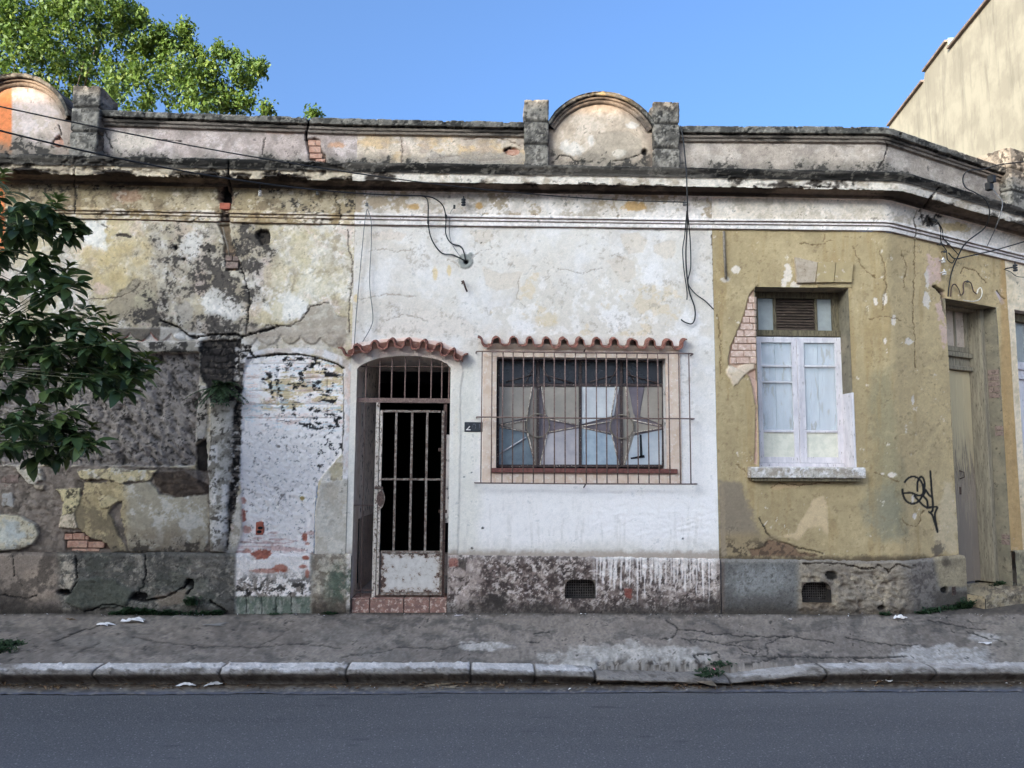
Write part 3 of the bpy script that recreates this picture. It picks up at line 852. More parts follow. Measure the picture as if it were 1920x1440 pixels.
def pediment(parent, cx, half, zs, rise, orange=False):
    """arched gablet: panel and moulded rim. zs springing height, half the outer half width"""
    rim = .085
    R = (half * half + rise * rise) / (2 * rise); zc = zs + rise - R
    a0 = math.asin(min(1, half / R))
    top = lambda s: zc + np.sqrt(np.maximum((R - rim) ** 2 - (np.clip(s, cx - (R - rim) * .999, cx + (R - rim) * .999) - cx) ** 2, 0))
    def pan(p):
        p.fill((178, 164, 148) if not orange else (188, 176, 172)); n1, n2 = p.n(50, 5, 3), p.n(16, 5, 6)
        p.blend((196, 184, 170) if not orange else (200, 190, 188), sstep(.45, .6, n1)); p.blend((160, 146, 130), sstep(.52, .66, n2) * .5)
        zl = float(ZLEDGE(cx)); u = (p.Z - zl) / (zs + rise - zl)
        if not orange:
            k = p.poly([(1120, 248), (1140, 246), (1180, 246), (1200, 260), (1206, 285), (1192, 300), (1120, 312), (1080, 310), (1085, 295), (1115, 272)], 1.2, 3, 14, 4); p.blend((162, 152, 138), k * .85); p.h -= k * .004
            k = np.clip(p.blob(1078, 280, 16, 14, .5, .2, 4, 10) + p.blob(1060, 275, 8, 10, .5) + p.blob(1108, 262, 5, 12, .5) + p.blob(1185, 235, 10, 6, .5), 0, 1); p.blend((206, 202, 196), k * .85)
            k = p.poly([(1148, 286), (1158, 280), (1176, 283), (1172, 291), (1160, 299), (1150, 292)], 1.2, 1.5, 10); p.blend((190, 182, 170), k); p.h += k * .005
            k = p.blob(1209, 285, 5, 6, .3); p.blend((14, 13, 12), k); p.h -= k * .05
            for q in ([(1150, 302), (1175, 298), (1205, 287)], [(1042, 300), (1050, 290), (1068, 293), (1078, 303), (1110, 302)]):
                k = p.line(q, 1.5, 2, 3); p.blend((40, 36, 33), k); p.h -= k * .01
        else:
            p.blend((206, 126, 80), 1 - sstep(20, 24, p.X)); k = p.poly([(96, 268), (110, 250), (116, 262), (120, 275), (104, 275)], 1.2, 2, 10); p.blend((120, 74, 60), k); p.h -= k * .03
            k = p.line([(110, 234), (114, 250), (100, 266)], 2.5, 2, 3); p.blend((24, 22, 20), k); p.h -= k * .02
        mf = 1 - sstep(.05, .36, u + (p.n(30, 5, 5) - .5) * .4)
        p.blend((104, 99, 92), mf * .8); mould(p, mf, 12, 3, (50, 48, 45), .34, .6)
        rr = np.sqrt((p.S - cx) ** 2 + (p.Z - zc) ** 2); p.blend((120, 108, 98), sstep(R - rim - .10, R - rim, rr + (p.n(20, 4, 9) - .5) * .06) * .6)
        p.h += (p.n(8, 4, 2) - .5) * .004 + (p.n(60, 4, 5) - .5) * .008
    sheet('pediment_panel', parent, MATS['weathered_plaster'], cx - half * 1.04, cx + half * 1.04, [(.0, ZB - .03), (.0, lambda s: np.maximum(top(s), zs - .06))], pan, .012, .011)
    cs = [(-.10, .012), (-.085, .03), (-.062, .035), (-.058, .052), (-.04, .058), (-.03, .045), (-.03, .085), (.0, .092), (.004, .07), (.004, -.28), (-.06, -.30), (-.9, -.30)]
    cs = np.array(catmull(cs, 3))
    a0 = min(a0 * 1.06, 1.5); n = int(2 * a0 * R / .012); an = np.linspace(-a0, a0, n)
    Pq = np.zeros((n, len(cs), 3))
    rr = R + cs[None, :, 0] + 0 * an[:, None]
    Sx = cx + rr * np.sin(an)[:, None]; Zx = np.maximum(zc + rr * np.cos(an)[:, None], ZB - .2)
    x, y = path(Sx, np.broadcast_to(cs[None, :, 1], Sx.shape))
    Pq = np.stack([x, y, Zx], -1)
    def rimp(p):
        v = np.broadcast_to(np.linspace(0, 1, len(cs))[None, :], p.X.shape)
        p.fill((128, 117, 106)); p.blend((84, 76, 70), sstep(.4, .6, p.n(40, 4, 4)) * .8)
        c = sstep(.46, .5, v); cement_cap(p, c); p.blend((168, 146, 106), c * sstep(.45, .6, p.n(46, 4, 8)) * (1 - sstep(30, 70, abs(p.X - 1125))) * .8)  # warm tone around the apex paints sunlight on the crest
        g_ = np.exp(-((v - .47) / .03) ** 2); p.blend((26, 25, 24), g_ * .8)
        p.h += (p.n(10, 4, 3) - .5) * .010 + c * (p.n(26, 4, 9) - .5) * .012
    surf('pediment_rim', parent, MATS['weathered_cement'], Pq, rimp, flip=True)
a, b = sz(1030, 228, .05), sz(1225, 232, .05); ap = sz(1127, 173, .09)
pediment(white, (a[0] + b[0]) / 2, (b[0] - a[0]) / 2, (a[1] + b[1]) / 2, ap[1] - (a[1] + b[1]) / 2)
b = sz(131, 212, .05); ap = sz(34, 139, .09)
pediment(derelict, ap[0], b[0] - ap[0], b[1], ap[1] - b[1], True)
# close the pediments at the left neighbour
pil(derelict, -118, -66, 158, (200, 246), 4, .14)
parapet('parapet', derelict, SL, sz(-90, 230)[0], 'derelict', .03)
# ------------------------------------------------------------------ walls and plinths
def poly_sz(pts, o=0.0): return [sz(x, y, o) for x, y in pts]
def rect(x0, x1, y0, y1, xm=None, ym=None):      # opening given by pixel edges, squared up on the wall
    ym = ym or (y0 + y1) / 2; xm = xm or (x0 + x1) / 2
    s0, s1 = sz(x0, ym)[0], sz(x1, ym)[0]; z0, z1 = sz(xm, y1)[1], sz(xm, y0)[1]
    return s0, s1, z0, z1
def rpoly(r): return [(r[0], r[2]), (r[1], r[2]), (r[1], r[3]), (r[0], r[3])]

DOOR_S0, DOOR_S1 = sz(664, 900)[0], sz(842, 900)[0]
DOOR_Z0 = sz(750, 1121)[1]
ARCH = [sz(x, y) for x, y in ((845, 690), (838, 682), (826, 676), (808, 671), (785, 668), (758, 667), (732, 668.5), (708, 672), (688, 679), (675, 686), (669, 692))]
ARCH = [(min(max(s, DOOR_S0), DOOR_S1), z) for s, z in ARCH]
DOOR_POLY = [(DOOR_S0, -.1), (DOOR_S1, -.1), (DOOR_S1, ARCH[0][1])] + ARCH + [(DOOR_S0, ARCH[-1][1])]
WIN = rect(931, 1249, 671, 879)
OWIN = rect(1419.5, 1597, 539, 876)
ODOOR_S0, ODOOR_S1 = sz(1775.5, 640)[0], sz(1871, 640)[0]
ODOOR_Z1 = sz(1820, 568)[1]; ODOOR_Z0 = .16
ODOOR = (ODOOR_S0, ODOOR_S1, -.1, ODOOR_Z1)
CDOOR = (S3 + .14, S3 + 1.14, -.1, ODOOR_Z1 + .02)
VENT1 = rect(1059, 1116, 1086, 1121); VENT2 = rect(1499, 1553, 1090, 1127)

def undul(p, a=.014):
    p.h += (p.n(170, 4, 13) - .5) * a + (p.n(40, 4, 14) - .5) * a * .45 + (p.n(12, 3, 15) - .5) * a * .22

def rough_cast(p, m, amp, seed, px=13, ang=.75):
    c, s_ = math.cos(ang), math.sin(ang)
    u = (p.X * c + p.Y * s_); v = (-p.X * s_ + p.Y * c)
    r = fbm(u * .7, v * 1.5, px, 4, seed, .6); r2 = 1 - abs(2 * fbm(u, v * 1.4, px * 1.7, 3, seed + 3) - 1)
    k = (r - .5) * 1.5 + (r2 - .7) * .9
    p.h += m * k * amp; return k

def crack(p, pts, w=1.6, d=.010, c=(42, 37, 34), jit=2.2, seed=4, a=.95):
    k = p.line(pts, w, jit, seed); p.blend(c, k * a); p.h -= k * d; return k

RECESS = [(-260, 664), (372, 662), (371, 760), (366, 830), (365, 872), (300, 874), (150, 872), (20, 872), (-260, 872)]
BDOOR = [(455, 1000), (450, 900), (452, 780), (457, 690), (462, 676), (485, 667), (520, 663), (560, 664), (600, 670), (632, 681), (642, 690), (643, 780), (640, 850), (598, 900), (590, 940), (588, 1040), (580, 1118), (440, 1118), (440, 1040)]

def paint_derelict(p):
    p.grain = .17
    X, Y = p.X, p.Y
    n1, n2, n3 = p.n(110, 5, 1), p.n(42, 5, 4), p.n(14, 4, 7)
    undul(p, .022)
    # --- upper wall: limewash over ochre over grey render
    p.fill((190, 184, 170))
    p.blend((182, 170, 140), sstep(.40, .66, n1) * .75)
    p.blend((204, 202, 198), sstep(.44, .66, p.n(80, 5, 9)) * .85)
    p.blend((172, 158, 122), sstep(.50, .74, p.n(60, 5, 12)) * .6)
    p.blend((162, 154, 140), sstep(.48, .72, n2) * .55)
    p.blend((200, 182, 172), sstep(.62, .70, p.n(50, 4, 15)) * .5)
    p.blend((218, 216, 214), sstep(.60, .68, p.n(17, 4, 10)) * .6)
    p.blend((140, 128, 110), sstep(.60, .66, n3) * .55)
    p.h += sstep(.50, .56, p.n(80, 5, 9)) * .003 - sstep(.56, .60, p.n(60, 5, 12)) * .003
    # ochre field and white field seen on the left
    p.blend((182, 164, 122), np.clip(p.blob(215, 500, 60, 55, .7, .6, 3, 34) + p.blob(255, 465, 28, 26, .6, .6), 0, 1) * (.35 + .4 * sstep(.35, .65, p.n(18, 5, 3))))
    p.blend((218, 219, 219), np.clip(p.blob(178, 440, 26, 36, .5, .25, 3, 18) + p.blob(425, 575, 36, 26, .5, .3) + p.blob(405, 560, 30, 22, .6) + p.blob(470, 640, 30, 8, .5) + p.blob(540, 575, 40, 26, .6) + p.blob(360, 460, 26, 22, .6), 0, 1) * .8)
    p.blend((206, 184, 180), np.clip(p.blob(375, 530, 12, 26, .5) + p.blob(190, 540, 16, 10, .5) + p.blob(490, 508, 20, 24, .5) * .7, 0, 1) * .6)
    p.blend((206, 205, 196), np.clip(p.blob(560, 475, 60, 34, .6, .4, 5, 24) + p.blob(600, 540, 40, 24, .6, .4), 0, 1) * .55)
    p.blend((172, 160, 124), np.clip(p.blob(565, 470, 18, 40, .6) + p.blob(520, 510, 22, 30, .6) + p.blob(520, 590, 10, 30, .5), 0, 1) * .45)
    # lost skins of plaster, grey render beneath
    g1 = p.sd([(580, 574), (600, 568), (618, 567), (632, 588), (650, 595), (652, 628), (500, 632), (480, 622), (505, 610), (545, 610), (565, 598)])
    k = p.peel(g1 + (p.n(16, 4, 3) - .5) * 14, (158, 150, 138), .008); p.blend((176, 172, 162), k * sstep(.5, .6, p.n(12, 4, 8)) * .7); crack(p, [(500, 610), (545, 610), (566, 598), (582, 575), (616, 567)], 1.4, .006, (70, 62, 55))
    k = p.peel(p.sd([(330, 575), (352, 560), (362, 580), (360, 600), (330, 605)]) + (p.n(14, 4, 3) - .5) * 12, (166, 160, 150), .006)
    k = p.peel(p.sd([(235, 545), (250, 528), (290, 520), (298, 560), (290, 600), (250, 600), (200, 610), (170, 590), (215, 560)]) + (p.n(18, 4, 5) - .5) * 24, (160, 150, 130), .006); p.blend((184, 178, 150), p.blob(270, 560, 18, 20, .5) * .7)
    crack(p, [(150, 562), (190, 560), (225, 556), (250, 545), (262, 530)], 1.3, .006, (96, 84, 72)); crack(p, [(120, 582), (140, 575), (150, 578)], 1.2, .005, (96, 84, 72))
    crack(p, [(220, 441), (232, 440), (245, 443)], 4, .012, (60, 54, 48)); crack(p, [(190, 422), (200, 424)], 2.5, .01, (80, 72, 64))
    # the fissure: broken strip with brick and pipe behind
    k = p.poly([(409, 422), (428, 420), (434, 450), (446, 482), (450, 498), (446, 504), (424, 508), (420, 470), (418, 440)], 1.2, 2.5, 12, 3)
    p.blend((112, 98, 80), k); p.blend((150, 118, 92), k * sstep(455, 480, Y) * .8); p.blend((66, 56, 48), k * sstep(.5, .6, n3)); p.h -= k * .035
    # black algae
    M = np.zeros_like(p.h)
    for x, y, rx, ry, a in ((458, 465, 20, 40, 1.0), (478, 470, 34, 28, .8), (412, 515, 16, 30, 1.1), (430, 540, 26, 20, .9), (395, 500, 26, 40, .85), (355, 510, 14, 40, .55), (330, 480, 30, 50, .55), (345, 455, 60, 26, .38),
                            (300, 600, 30, 46, .8), (270, 596, 34, 16, .8), (420, 612, 50, 16, 1.1), (370, 616, 40, 14, .9), (450, 555, 30, 26, .8), (275, 560, 28, 24, .45), (470, 500, 30, 30, .5), (235, 600, 30, 12, .45), (400, 618, 70, 16, .9)):
        M = np.maximum(M, p.blob(x, y, rx * 1.25, ry * 1.25, .6, .75, 6, 22) * a)
    mould(p, M, 20, 5); p.blend((112, 106, 100), M * .35)
    p.blend((52, 48, 45), sstep(.64, .70, p.n(7, 3, 11)) * np.clip(M * 1.3 + .06, 0, 1) * .9)
    for x, y, r_ in ((329, 464, 4), (345, 486, 2.5), (392, 470, 2)):
        k = p.blob(x, y, r_, r_ * 1.2, .2); p.blend((24, 22, 20), k); p.h -= k * .03
    k = p.poly([(479, 436), (486, 430), (502, 430), (506, 440), (505, 455), (490, 458), (480, 446)], 1.2, 1.2, 8, 2); p.blend((58, 53, 48), k); p.blend((26, 23, 21), k * sstep(.45, .6, p.n(7, 3, 4))); p.h -= k * .06
    crack(p, [(450, 495), (456, 515), (464, 540), (467, 560), (466, 590), (462, 612), (461, 628)], 2.0, .018, (34, 30, 27), 2.4)
    # ragged junction with the white house
    crack(p, [(652, 430), (654, 470), (661, 490), (660, 530), (655, 570), (654, 625)], 1.4, .008, (92, 82, 74))
    # --- remains of the old scalloped canopies
    zone = sstep(605, 622, Y + (X - 560) * 0 - 6 * np.sin((X - 470) / 60)) * (1 - sstep(645, 652, Y)) * sstep(452, 470, X) * (1 - sstep(640, 652, X))
    arc = 636 + 20 * ((X - 565) / 90) ** 2 * (X > 565) + 10 * ((X - 540) / 90) ** 2 * (X <= 540)
    sc = arc - 8 + 17 * np.abs(np.sin((X - 485) / 39.5 * math.pi + (p.n(50, 3, 4) - .5) * 1.2)) ** .75 + (p.n(12, 3, 6) - .5) * 5
    band = sstep(-2.0, 2.0, sc - Y) * zone
    p.blend((154, 145, 134), band * .7); p.blend((122, 112, 102), band * sstep(.45, .7, p.n(15, 4, 6)) * .6); p.h += band * .014
    p.blend((100, 90, 82), (1 - sstep(0, 2.2, abs(sc - Y))) * zone * .6 * sstep(.35, .6, p.n(30, 4, 3)))
    low = zone * (1 - band); p.blend((186, 178, 168), low * .6)
    zone2 = sstep(612, 618, Y) * (1 - sstep(640, 644, Y)) * sstep(190, 215, X) * (1 - sstep(330, 345, X))
    sc2 = 624 + 15 * np.abs(np.sin((X - 245) / 38 * math.pi)) ** .75 + (p.n(12, 3, 6) - .5) * 4; b2 = sstep(-1, 1, sc2 - Y) * zone2
    p.blend((92, 86, 80), b2 * .8); p.blend((204, 200, 194), zone2 * (1 - b2) * .8); p.h += b2 * .015; p.blend((176, 84, 72), (1 - sstep(0, 2, abs(sc2 - Y))) * zone2 * sstep(.42, .55, n3) * .8)
    # white rubble course over the bricked-up window, black beneath
    k = p.poly([(300, 612), (345, 618), (380, 626), (395, 640), (300, 642)], 1.2, 3, 14); p.blend((176, 172, 166), k * .8)
    for x in (338, 356, 377): k = p.blob(x, 632, 10, 6.5, .3, .2, 4, 10); p.blend((206, 204, 200), k * .9); p.h += k * .012
    crack(p, [(300, 600), (318, 606), (345, 622), (366, 633), (395, 628), (440, 628), (462, 630), (490, 622), (520, 612)], 3.2, .03, (28, 25, 23), 3.2)
    # --- ledge over the recess
    k = p.poly([(-260, 642), (240, 642), (378, 640), (378, 661), (240, 662), (-260, 664)], 1, 1.5, 14); p.blend((150, 144, 134), k * .95); p.blend((66, 62, 58), k * sstep(.48, .6, p.n(18, 4, 6))); p.blend((206, 202, 194), k * sstep(.6, .68, p.n(12, 4, 3)) * .8); p.h += k * .03
    # --- bricked-up window: roughcast set back
    rs = p.sd(RECESS, 80); k = sstep(-1.2, 1.2, rs + (n3 - .5) * 5)
    q = rough_cast(p, k, .042, 3, 19)
    p.h -= k * .06; p.blend((132, 126, 122), k); p.blend((70, 66, 63), k * sstep(.12, .6, -q)); p.blend((160, 154, 149), k * sstep(.10, .5, q) * .8); p.blend((40, 37, 35), k * sstep(.62, .72, p.n(6, 4, 9)) * .8)
    p.blend((104, 99, 100), k * sstep(.5, .7, n1) * .5)
    # dark brick pier with the fern
    pier = p.poly([(378, 640), (452, 636), (448, 700), (444, 756), (396, 756), (384, 720), (374, 700), (373, 664)], 1.2, 3, 16, 5)
    p.blend((58, 53, 50), pier); p.blend((34, 31, 29), pier * sstep(.45, .6, n3)); p.blend((104, 96, 88), pier * sstep(.64, .7, p.n(9, 3, 4)) * .7)
    Yq = Y + (p.n(22, 3, 5) - .5) * 12; Xq = X + (p.n(22, 3, 8) - .5) * 12; brow = np.abs(((Yq - 640) / 12.5) % 1 - .5); bcol = np.abs(((Xq - 378 + 11 * (np.floor((Yq - 640) / 12.5) % 2)) / 24) % 1 - .5)
    j = np.maximum(sstep(.38, .46, brow), sstep(.44, .48, bcol)); p.h -= pier * (.02 + .014 * j * sstep(.35, .6, n2)); p.blend((24, 22, 20), pier * j * .5 * sstep(.3, .6, n2))
    # strip of broken masonry beside the bricked-up door
    strip = p.poly([(440, 640), (470, 650), (462, 672), (457, 700), (454, 780), (452, 860), (446, 930), (430, 1000), (426, 1036), (424, 1000), (432, 900), (436, 800), (436, 740)], 1.5, 5, 14, 4)
    p.blend((92, 86, 81), strip); p.blend((30, 27, 26), strip * sstep(.44, .58, p.n(10, 4, 6))); p.blend((188, 184, 180), strip * sstep(.58, .66, p.n(11, 4, 9)) * .9)
    rough_cast(p, strip, .03, 6, 11); p.h -= strip * .012
    for yy in range(690, 900, 13):
        crack(p, [(436, yy), (455, yy + 1)], 1.6, .012, (26, 24, 22), 1.2)
    # --- the rounded whitish column and slab
    col = p.poly([(396, 757), (440, 752), (436, 800), (434, 860), (428, 930), (426, 1000), (424, 1036), (396, 1036), (392, 940), (390, 880), (396, 830)], 1.2, 2.5, 14, 3)
    p.blend((182, 178, 170), col); p.blend((206, 205, 203), col * sstep(.46, .58, p.n(30, 4, 3, 1, .6))); p.blend((118, 112, 102), col * sstep(.53, .63, p.n(15, 4, 8)) * .8); p.blend((66, 60, 54), col * sstep(.62, .68, p.n(8, 3, 5)) * .8)
    p.blend((128, 122, 112), col * (1 - sstep(752, 800, Y)) * .6); p.blend((120, 114, 104), col * sstep(990, 1036, Y + (n3 - .5) * 50) * .7)
    cc = 413 - (Y - 757) * .02; p.h += col * (.02 + .03 * (1 - np.clip(abs(X - cc) / 22, 0, 1) ** 2))
    sl = p.poly([(372, 722), (389, 724), (389, 790), (384, 822), (366, 832), (370, 780)], 1.1, 1.5, 12, 2); p.blend((178, 172, 164), sl); p.blend((60, 55, 50), sl * sstep(.52, .6, p.n(8, 4, 4))); p.h += sl * .015
    k = p.poly([(366, 835), (386, 822), (390, 880), (394, 900), (392, 925), (372, 905), (366, 876)], 1.2, 2, 10, 6); p.blend((44, 39, 36), k); p.h -= k * .05
    # --- fragments of plaster in the lower wall
    low = p.poly([(-260, 874), (150, 874), (300, 876), (392, 884), (396, 1040), (-260, 1040)], 1.5, 3, 20, 7)
    p.blend((120, 111, 104), low); p.blend((90, 83, 77), low * sstep(.45, .65, p.n(28, 5, 5))); p.blend((142, 133, 125), low * sstep(.54, .66, p.n(17, 5, 8)) * .8); p.h -= low * .012
    rough_cast(p, low, .016, 8, 12, .3)
    def frag(poly, c, up=.016, w=2.6, c2=None, t=.52):
        m = p.poly(poly, 1.0, w * 1.8, 12, 4); p.blend(c, m); p.blend((92, 84, 74), sstep(.05, .5, m) * (1 - sstep(.5, .98, m)) * .5); p.blend([min(255, v + 16) for v in c], m * sstep(.55, .68, p.n(8, 4, 12)) * .7); p.h *= (1 - m * .75); p.h += m * (up - .004)
        if c2: p.blend(c2, m * sstep(t, t + .12, p.n(22, 5, 6)))
        p.blend((104, 94, 80), m * sstep(.60, .66, p.n(9, 4, 3)) * .6); return m
    m = frag([(106, 917), (152, 917), (152, 935), (160, 905), (212, 903), (238, 908), (283, 903), (300, 925), (330, 935), (392, 925), (394, 1010), (380, 1034), (242, 1035), (232, 1000), (226, 955), (228, 940), (213, 948), (206, 962), (222, 1000), (240, 1034), (214, 1036), (190, 1014), (160, 1004), (150, 992), (110, 990), (116, 960), (118, 940)], (166, 152, 120), .014, 2.2, (190, 176, 140))
    p.blend((122, 112, 92), m * (1 - sstep(222, 232, X)) * sstep(930, 960, Y) * sstep(.38, .52, p.n(34, 4, 3)) * .9)
    p.blend((160, 156, 146), m * sstep(226, 250, X) * .75); p.blend((196, 196, 192), m * sstep(226, 250, X) * sstep(.48, .6, p.n(26, 5, 9)) * .8)
    p.blend((112, 100, 84), m * sstep(.52, .62, p.n(44, 5, 12)) * sstep(960, 1034, Y) * .7); mould(p, m * sstep(985, 1040, Y) * .8, 16, 7, (64, 58, 52))
    frag([(145, 882), (176, 878), (212, 877), (250, 881), (294, 881), (284, 901), (255, 903), (228, 906), (196, 899), (163, 901), (150, 894)], (194, 182, 148), .024, 1.8, (206, 202, 190))
    m = frag([(106, 917), (152, 918), (150, 945), (140, 960), (118, 966), (120, 935)], (192, 182, 146), .022, 1.2); p.blend((60, 56, 48), m * sstep(.55, .6, p.n(6, 3, 5)) * (1 - sstep(8, 14, abs(X - 136))) * .8)
    m = frag([(112, 968), (140, 962), (146, 990), (108, 990)], (196, 184, 164), .02, 2); frag([(184, 934), (206, 930), (226, 938), (210, 952), (190, 951)], (184, 172, 138), .022, 1.6)
    frag([(32, 877), (76, 878), (82, 900), (66, 910), (50, 905), (40, 892)], (182, 176, 162), .02, 1.6, (196, 192, 182)); frag([(62, 908), (84, 910), (78, 920), (64, 918)], (164, 154, 138), .014, 1.5)
    frag([(2, 925), (24, 923), (24, 950), (4, 950)], (150, 150, 150), .006, 1.5)
    m = frag([(-60, 968), (0, 964), (40, 968), (66, 982), (74, 1000), (62, 1020), (36, 1031), (-60, 1034)], (178, 172, 154), .03, 1.2, (160, 162, 158)); p.blend((186, 196, 200), m * p.blob(18, 1000, 24, 20, .5, .4) * .6)
    m = p.poly([(288, 886), (345, 884), (372, 898), (392, 912), (392, 926), (330, 932), (306, 922), (290, 905)], 1.2, 2.5, 14, 3); p.blend((92, 80, 70), m); p.blend((70, 60, 53), m * sstep(.45, .58, n3)); p.h += m * .012
    k = p.poly([(118, 999), (158, 999), (170, 1010), (200, 1019), (205, 1030), (122, 1033)], 1, 1.5, 10, 5); p.blend((82, 66, 58), k); p.h -= k * .02
    # --- bricked-up doorway
    ds_ = p.sd(BDOOR, 80); k = sstep(-1.3, 1.3, ds_ + (n3 - .5) * 4)
    keep = 1 - k; p.h *= keep * .8 + .2
    upper = k * (1 - sstep(792, 815, Y + (p.n(30, 4, 3) - .5) * 30)); lower = k - upper
    q = rough_cast(p, lower, .013, 9, 6); p.h -= k * .026
    p.blend((236, 234, 236), k); p.blend((246, 245, 246), k * sstep(.46, .66, p.n(60, 4, 3)) * .8); p.blend((196, 192, 192), lower * sstep(.35, .8, -q) * .6); p.blend((84, 80, 80), lower * sstep(.68, .78, p.n(5.5, 3, 14)) * .6)
    p.blend((110, 104, 101), lower * sstep(.66, .76, p.n(6, 4, 12)) * sstep(.42, .62, p.n(46, 4, 6)) * .8)
    # ribbed hollow bricks showing through the paint above
    rib = .5 + .5 * np.cos(Y / 3.6 * 2 * math.pi); course = np.abs(((Y - 682) / 25.5) % 1 - .5); joint = sstep(.44, .49, course)
    vj = sstep(.465, .492, np.abs(((X - 458 + 30 * (np.floor((Y - 682) / 25.5) % 2)) / 62) % 1 - .5))
    p.h += upper * ((rib - .5) * .005 - np.maximum(joint, vj) * .012 + (p.n(9, 4, 5) - .5) * .012)
    p.blend((176, 158, 118), upper * sstep(.50, .56, p.n(40, 4, 13, 1, 2.2) + .03) * sstep(480, 500, X) * (1 - sstep(764, 776, Y)) * (1 - .35 * rib) * .95)
    p.blend((210, 190, 184), upper * sstep(.56, .62, p.n(40, 4, 5, .4, 3)) * .6); p.blend((176, 196, 210), upper * sstep(.62, .66, p.n(12, 4, 5, .4, 2)) * .7)
    p.blend((232, 232, 236), upper * sstep(.55, .66, p.n(11, 4, 8, .35, 1.6)) * .95); p.blend((196, 172, 164), upper * sstep(.62, .7, p.n(9, 4, 3, .25, 1.6)) * .6)
    gz = upper * sstep(488, 500, X) * sstep(676, 690, Y) * (1 - sstep(798, 806, Y))
    lett = np.zeros_like(p.h)
    for q in ([(494, 714), (504, 714), (510, 742)], [(517, 714), (526, 742)], [(498, 690), (506, 706)], [(560, 692), (566, 720), (548, 728)], [(545, 722), (575, 722), (600, 716)], [(588, 722), (600, 736), (612, 740)], [(600, 686), (612, 690), (620, 684)],
              [(622, 720), (616, 732)], [(600, 750), (618, 754), (628, 748)], [(568, 690), (590, 680)], [(548, 760), (551, 782), (542, 792)], [(528, 756), (527, 778)], [(580, 768), (612, 770), (630, 790)], [(555, 794), (590, 800), (634, 800)], [(610, 775), (634, 782), (630, 800)], [(520, 690), (545, 684)], [(610, 700), (632, 705)], [(590, 786), (604, 800)], [(534, 674), (560, 672), (590, 674)]):
        lett = np.maximum(lett, p.line(q, 6.4, 4.0, 6, 1.0, 9))
    p.blend((26, 25, 27), lett * np.clip(upper + lower, 0, 1) * sstep(.40, .54, p.n(8, 4, 3, .5, 1.5)) * .95)
    p.blend((34, 32, 34), upper * sstep(.70, .76, p.n(6, 4, 11, .5, 1.3)) * sstep(480, 500, X) * .85)
    p.blend((34, 32, 34), k * sstep(.66, .69, p.n(8, 4, 14)) * sstep(575, 590, X) * sstep(770, 785, Y) * (1 - sstep(870, 900, Y)) * .9)
    # brick showing low down
    for x, y, rx, ry in ((490, 1040, 19, 9), (487, 990, 8, 12), (459, 993, 11, 7), (452, 966, 8, 12), (455, 938, 5, 7), (527, 1066, 14, 7), (500, 1070, 26, 4), (570, 1008, 5, 8), (574, 1046, 7, 4), (576, 1076, 4, 8), (462, 1034, 8, 5), (568, 1062, 8, 4), (575, 1020, 4, 3), (530, 1040, 12, 2.5)):
        m = p.blob(x, y, rx, ry, .4, .12, 5, 9) * k; p.blend((156, 98, 84), m * (.95 if ry > 7 or x == 574 else .6)); p.h -= m * .008
    p.blend((150, 132, 84), p.blob(566, 934, 5, 4, .3) * k)
    lowd = k * sstep(1050, 1110, Y + (p.n(18, 4, 4) - .5) * 40); p.blend((108, 100, 96), lowd * sstep(.45, .58, p.n(9, 4, 7)) * .9); p.blend((36, 33, 32), lowd * sstep(.58, .64, p.n(8, 4, 2)) * .9)
    p.blend((150, 110, 104), k * sstep(985, 1000, Y) * sstep(.55, .62, p.n(34, 4, 6, .4, 3)) * .5)
    # arch line over it and the white surround
    sur = p.poly([(455, 676), (468, 662), (500, 654), (560, 652), (610, 656), (645, 670), (668, 690), (664, 900), (660, 1040), (590, 1040), (592, 950), (602, 905), (642, 900), (644, 690), (630, 678), (590, 664), (540, 660), (490, 664), (462, 680)], 1.2, 1.5, 12, 3)
    p.blend((204, 203, 206), sur); p.blend((190, 178, 168), sur * sstep(.52, .62, p.n(34, 4, 5, 1, .5)) * .8); p.blend((206, 176, 160), sur * sstep(640, 655, X) * sstep(.5, .62, p.n(24, 4, 8, 1, .5)) * .6)
    p.blend((172, 166, 152), sur * sstep(893, 903, Y) * .7); p.blend((198, 196, 190), sur * sstep(893, 903, Y) * sstep(.48, .6, p.n(24, 4, 9)) * .8)
    p.h += sur * sstep(893, 897, Y) * .012
    crack(p, [(463, 672), (485, 668), (518, 664), (560, 664), (600, 672), (630, 682), (644, 690)], 2.0, .02, (36, 33, 32), 1.0); crack(p, [(643, 700), (644, 780), (641, 850)], 1.6, .014, (70, 66, 64), 1.4)
    crack(p, [(447, 660), (468, 656), (472, 664), (476, 668)], 2.4, .02, (30, 27, 26), 2); crack(p, [(594, 910), (590, 960), (588, 1040)], 1.6, .012, (116, 128, 150), 1.2)
    p.blend((58, 54, 50), sstep(1018, 1036, Y + (p.n(20, 4, 9) - .5) * 22) * (1 - k) * (1 - sur) * .35)
    p.blend((206, 130, 84), (1 - sstep(7, 11, X + (n3 - .5) * 4)) * (Y < 480))

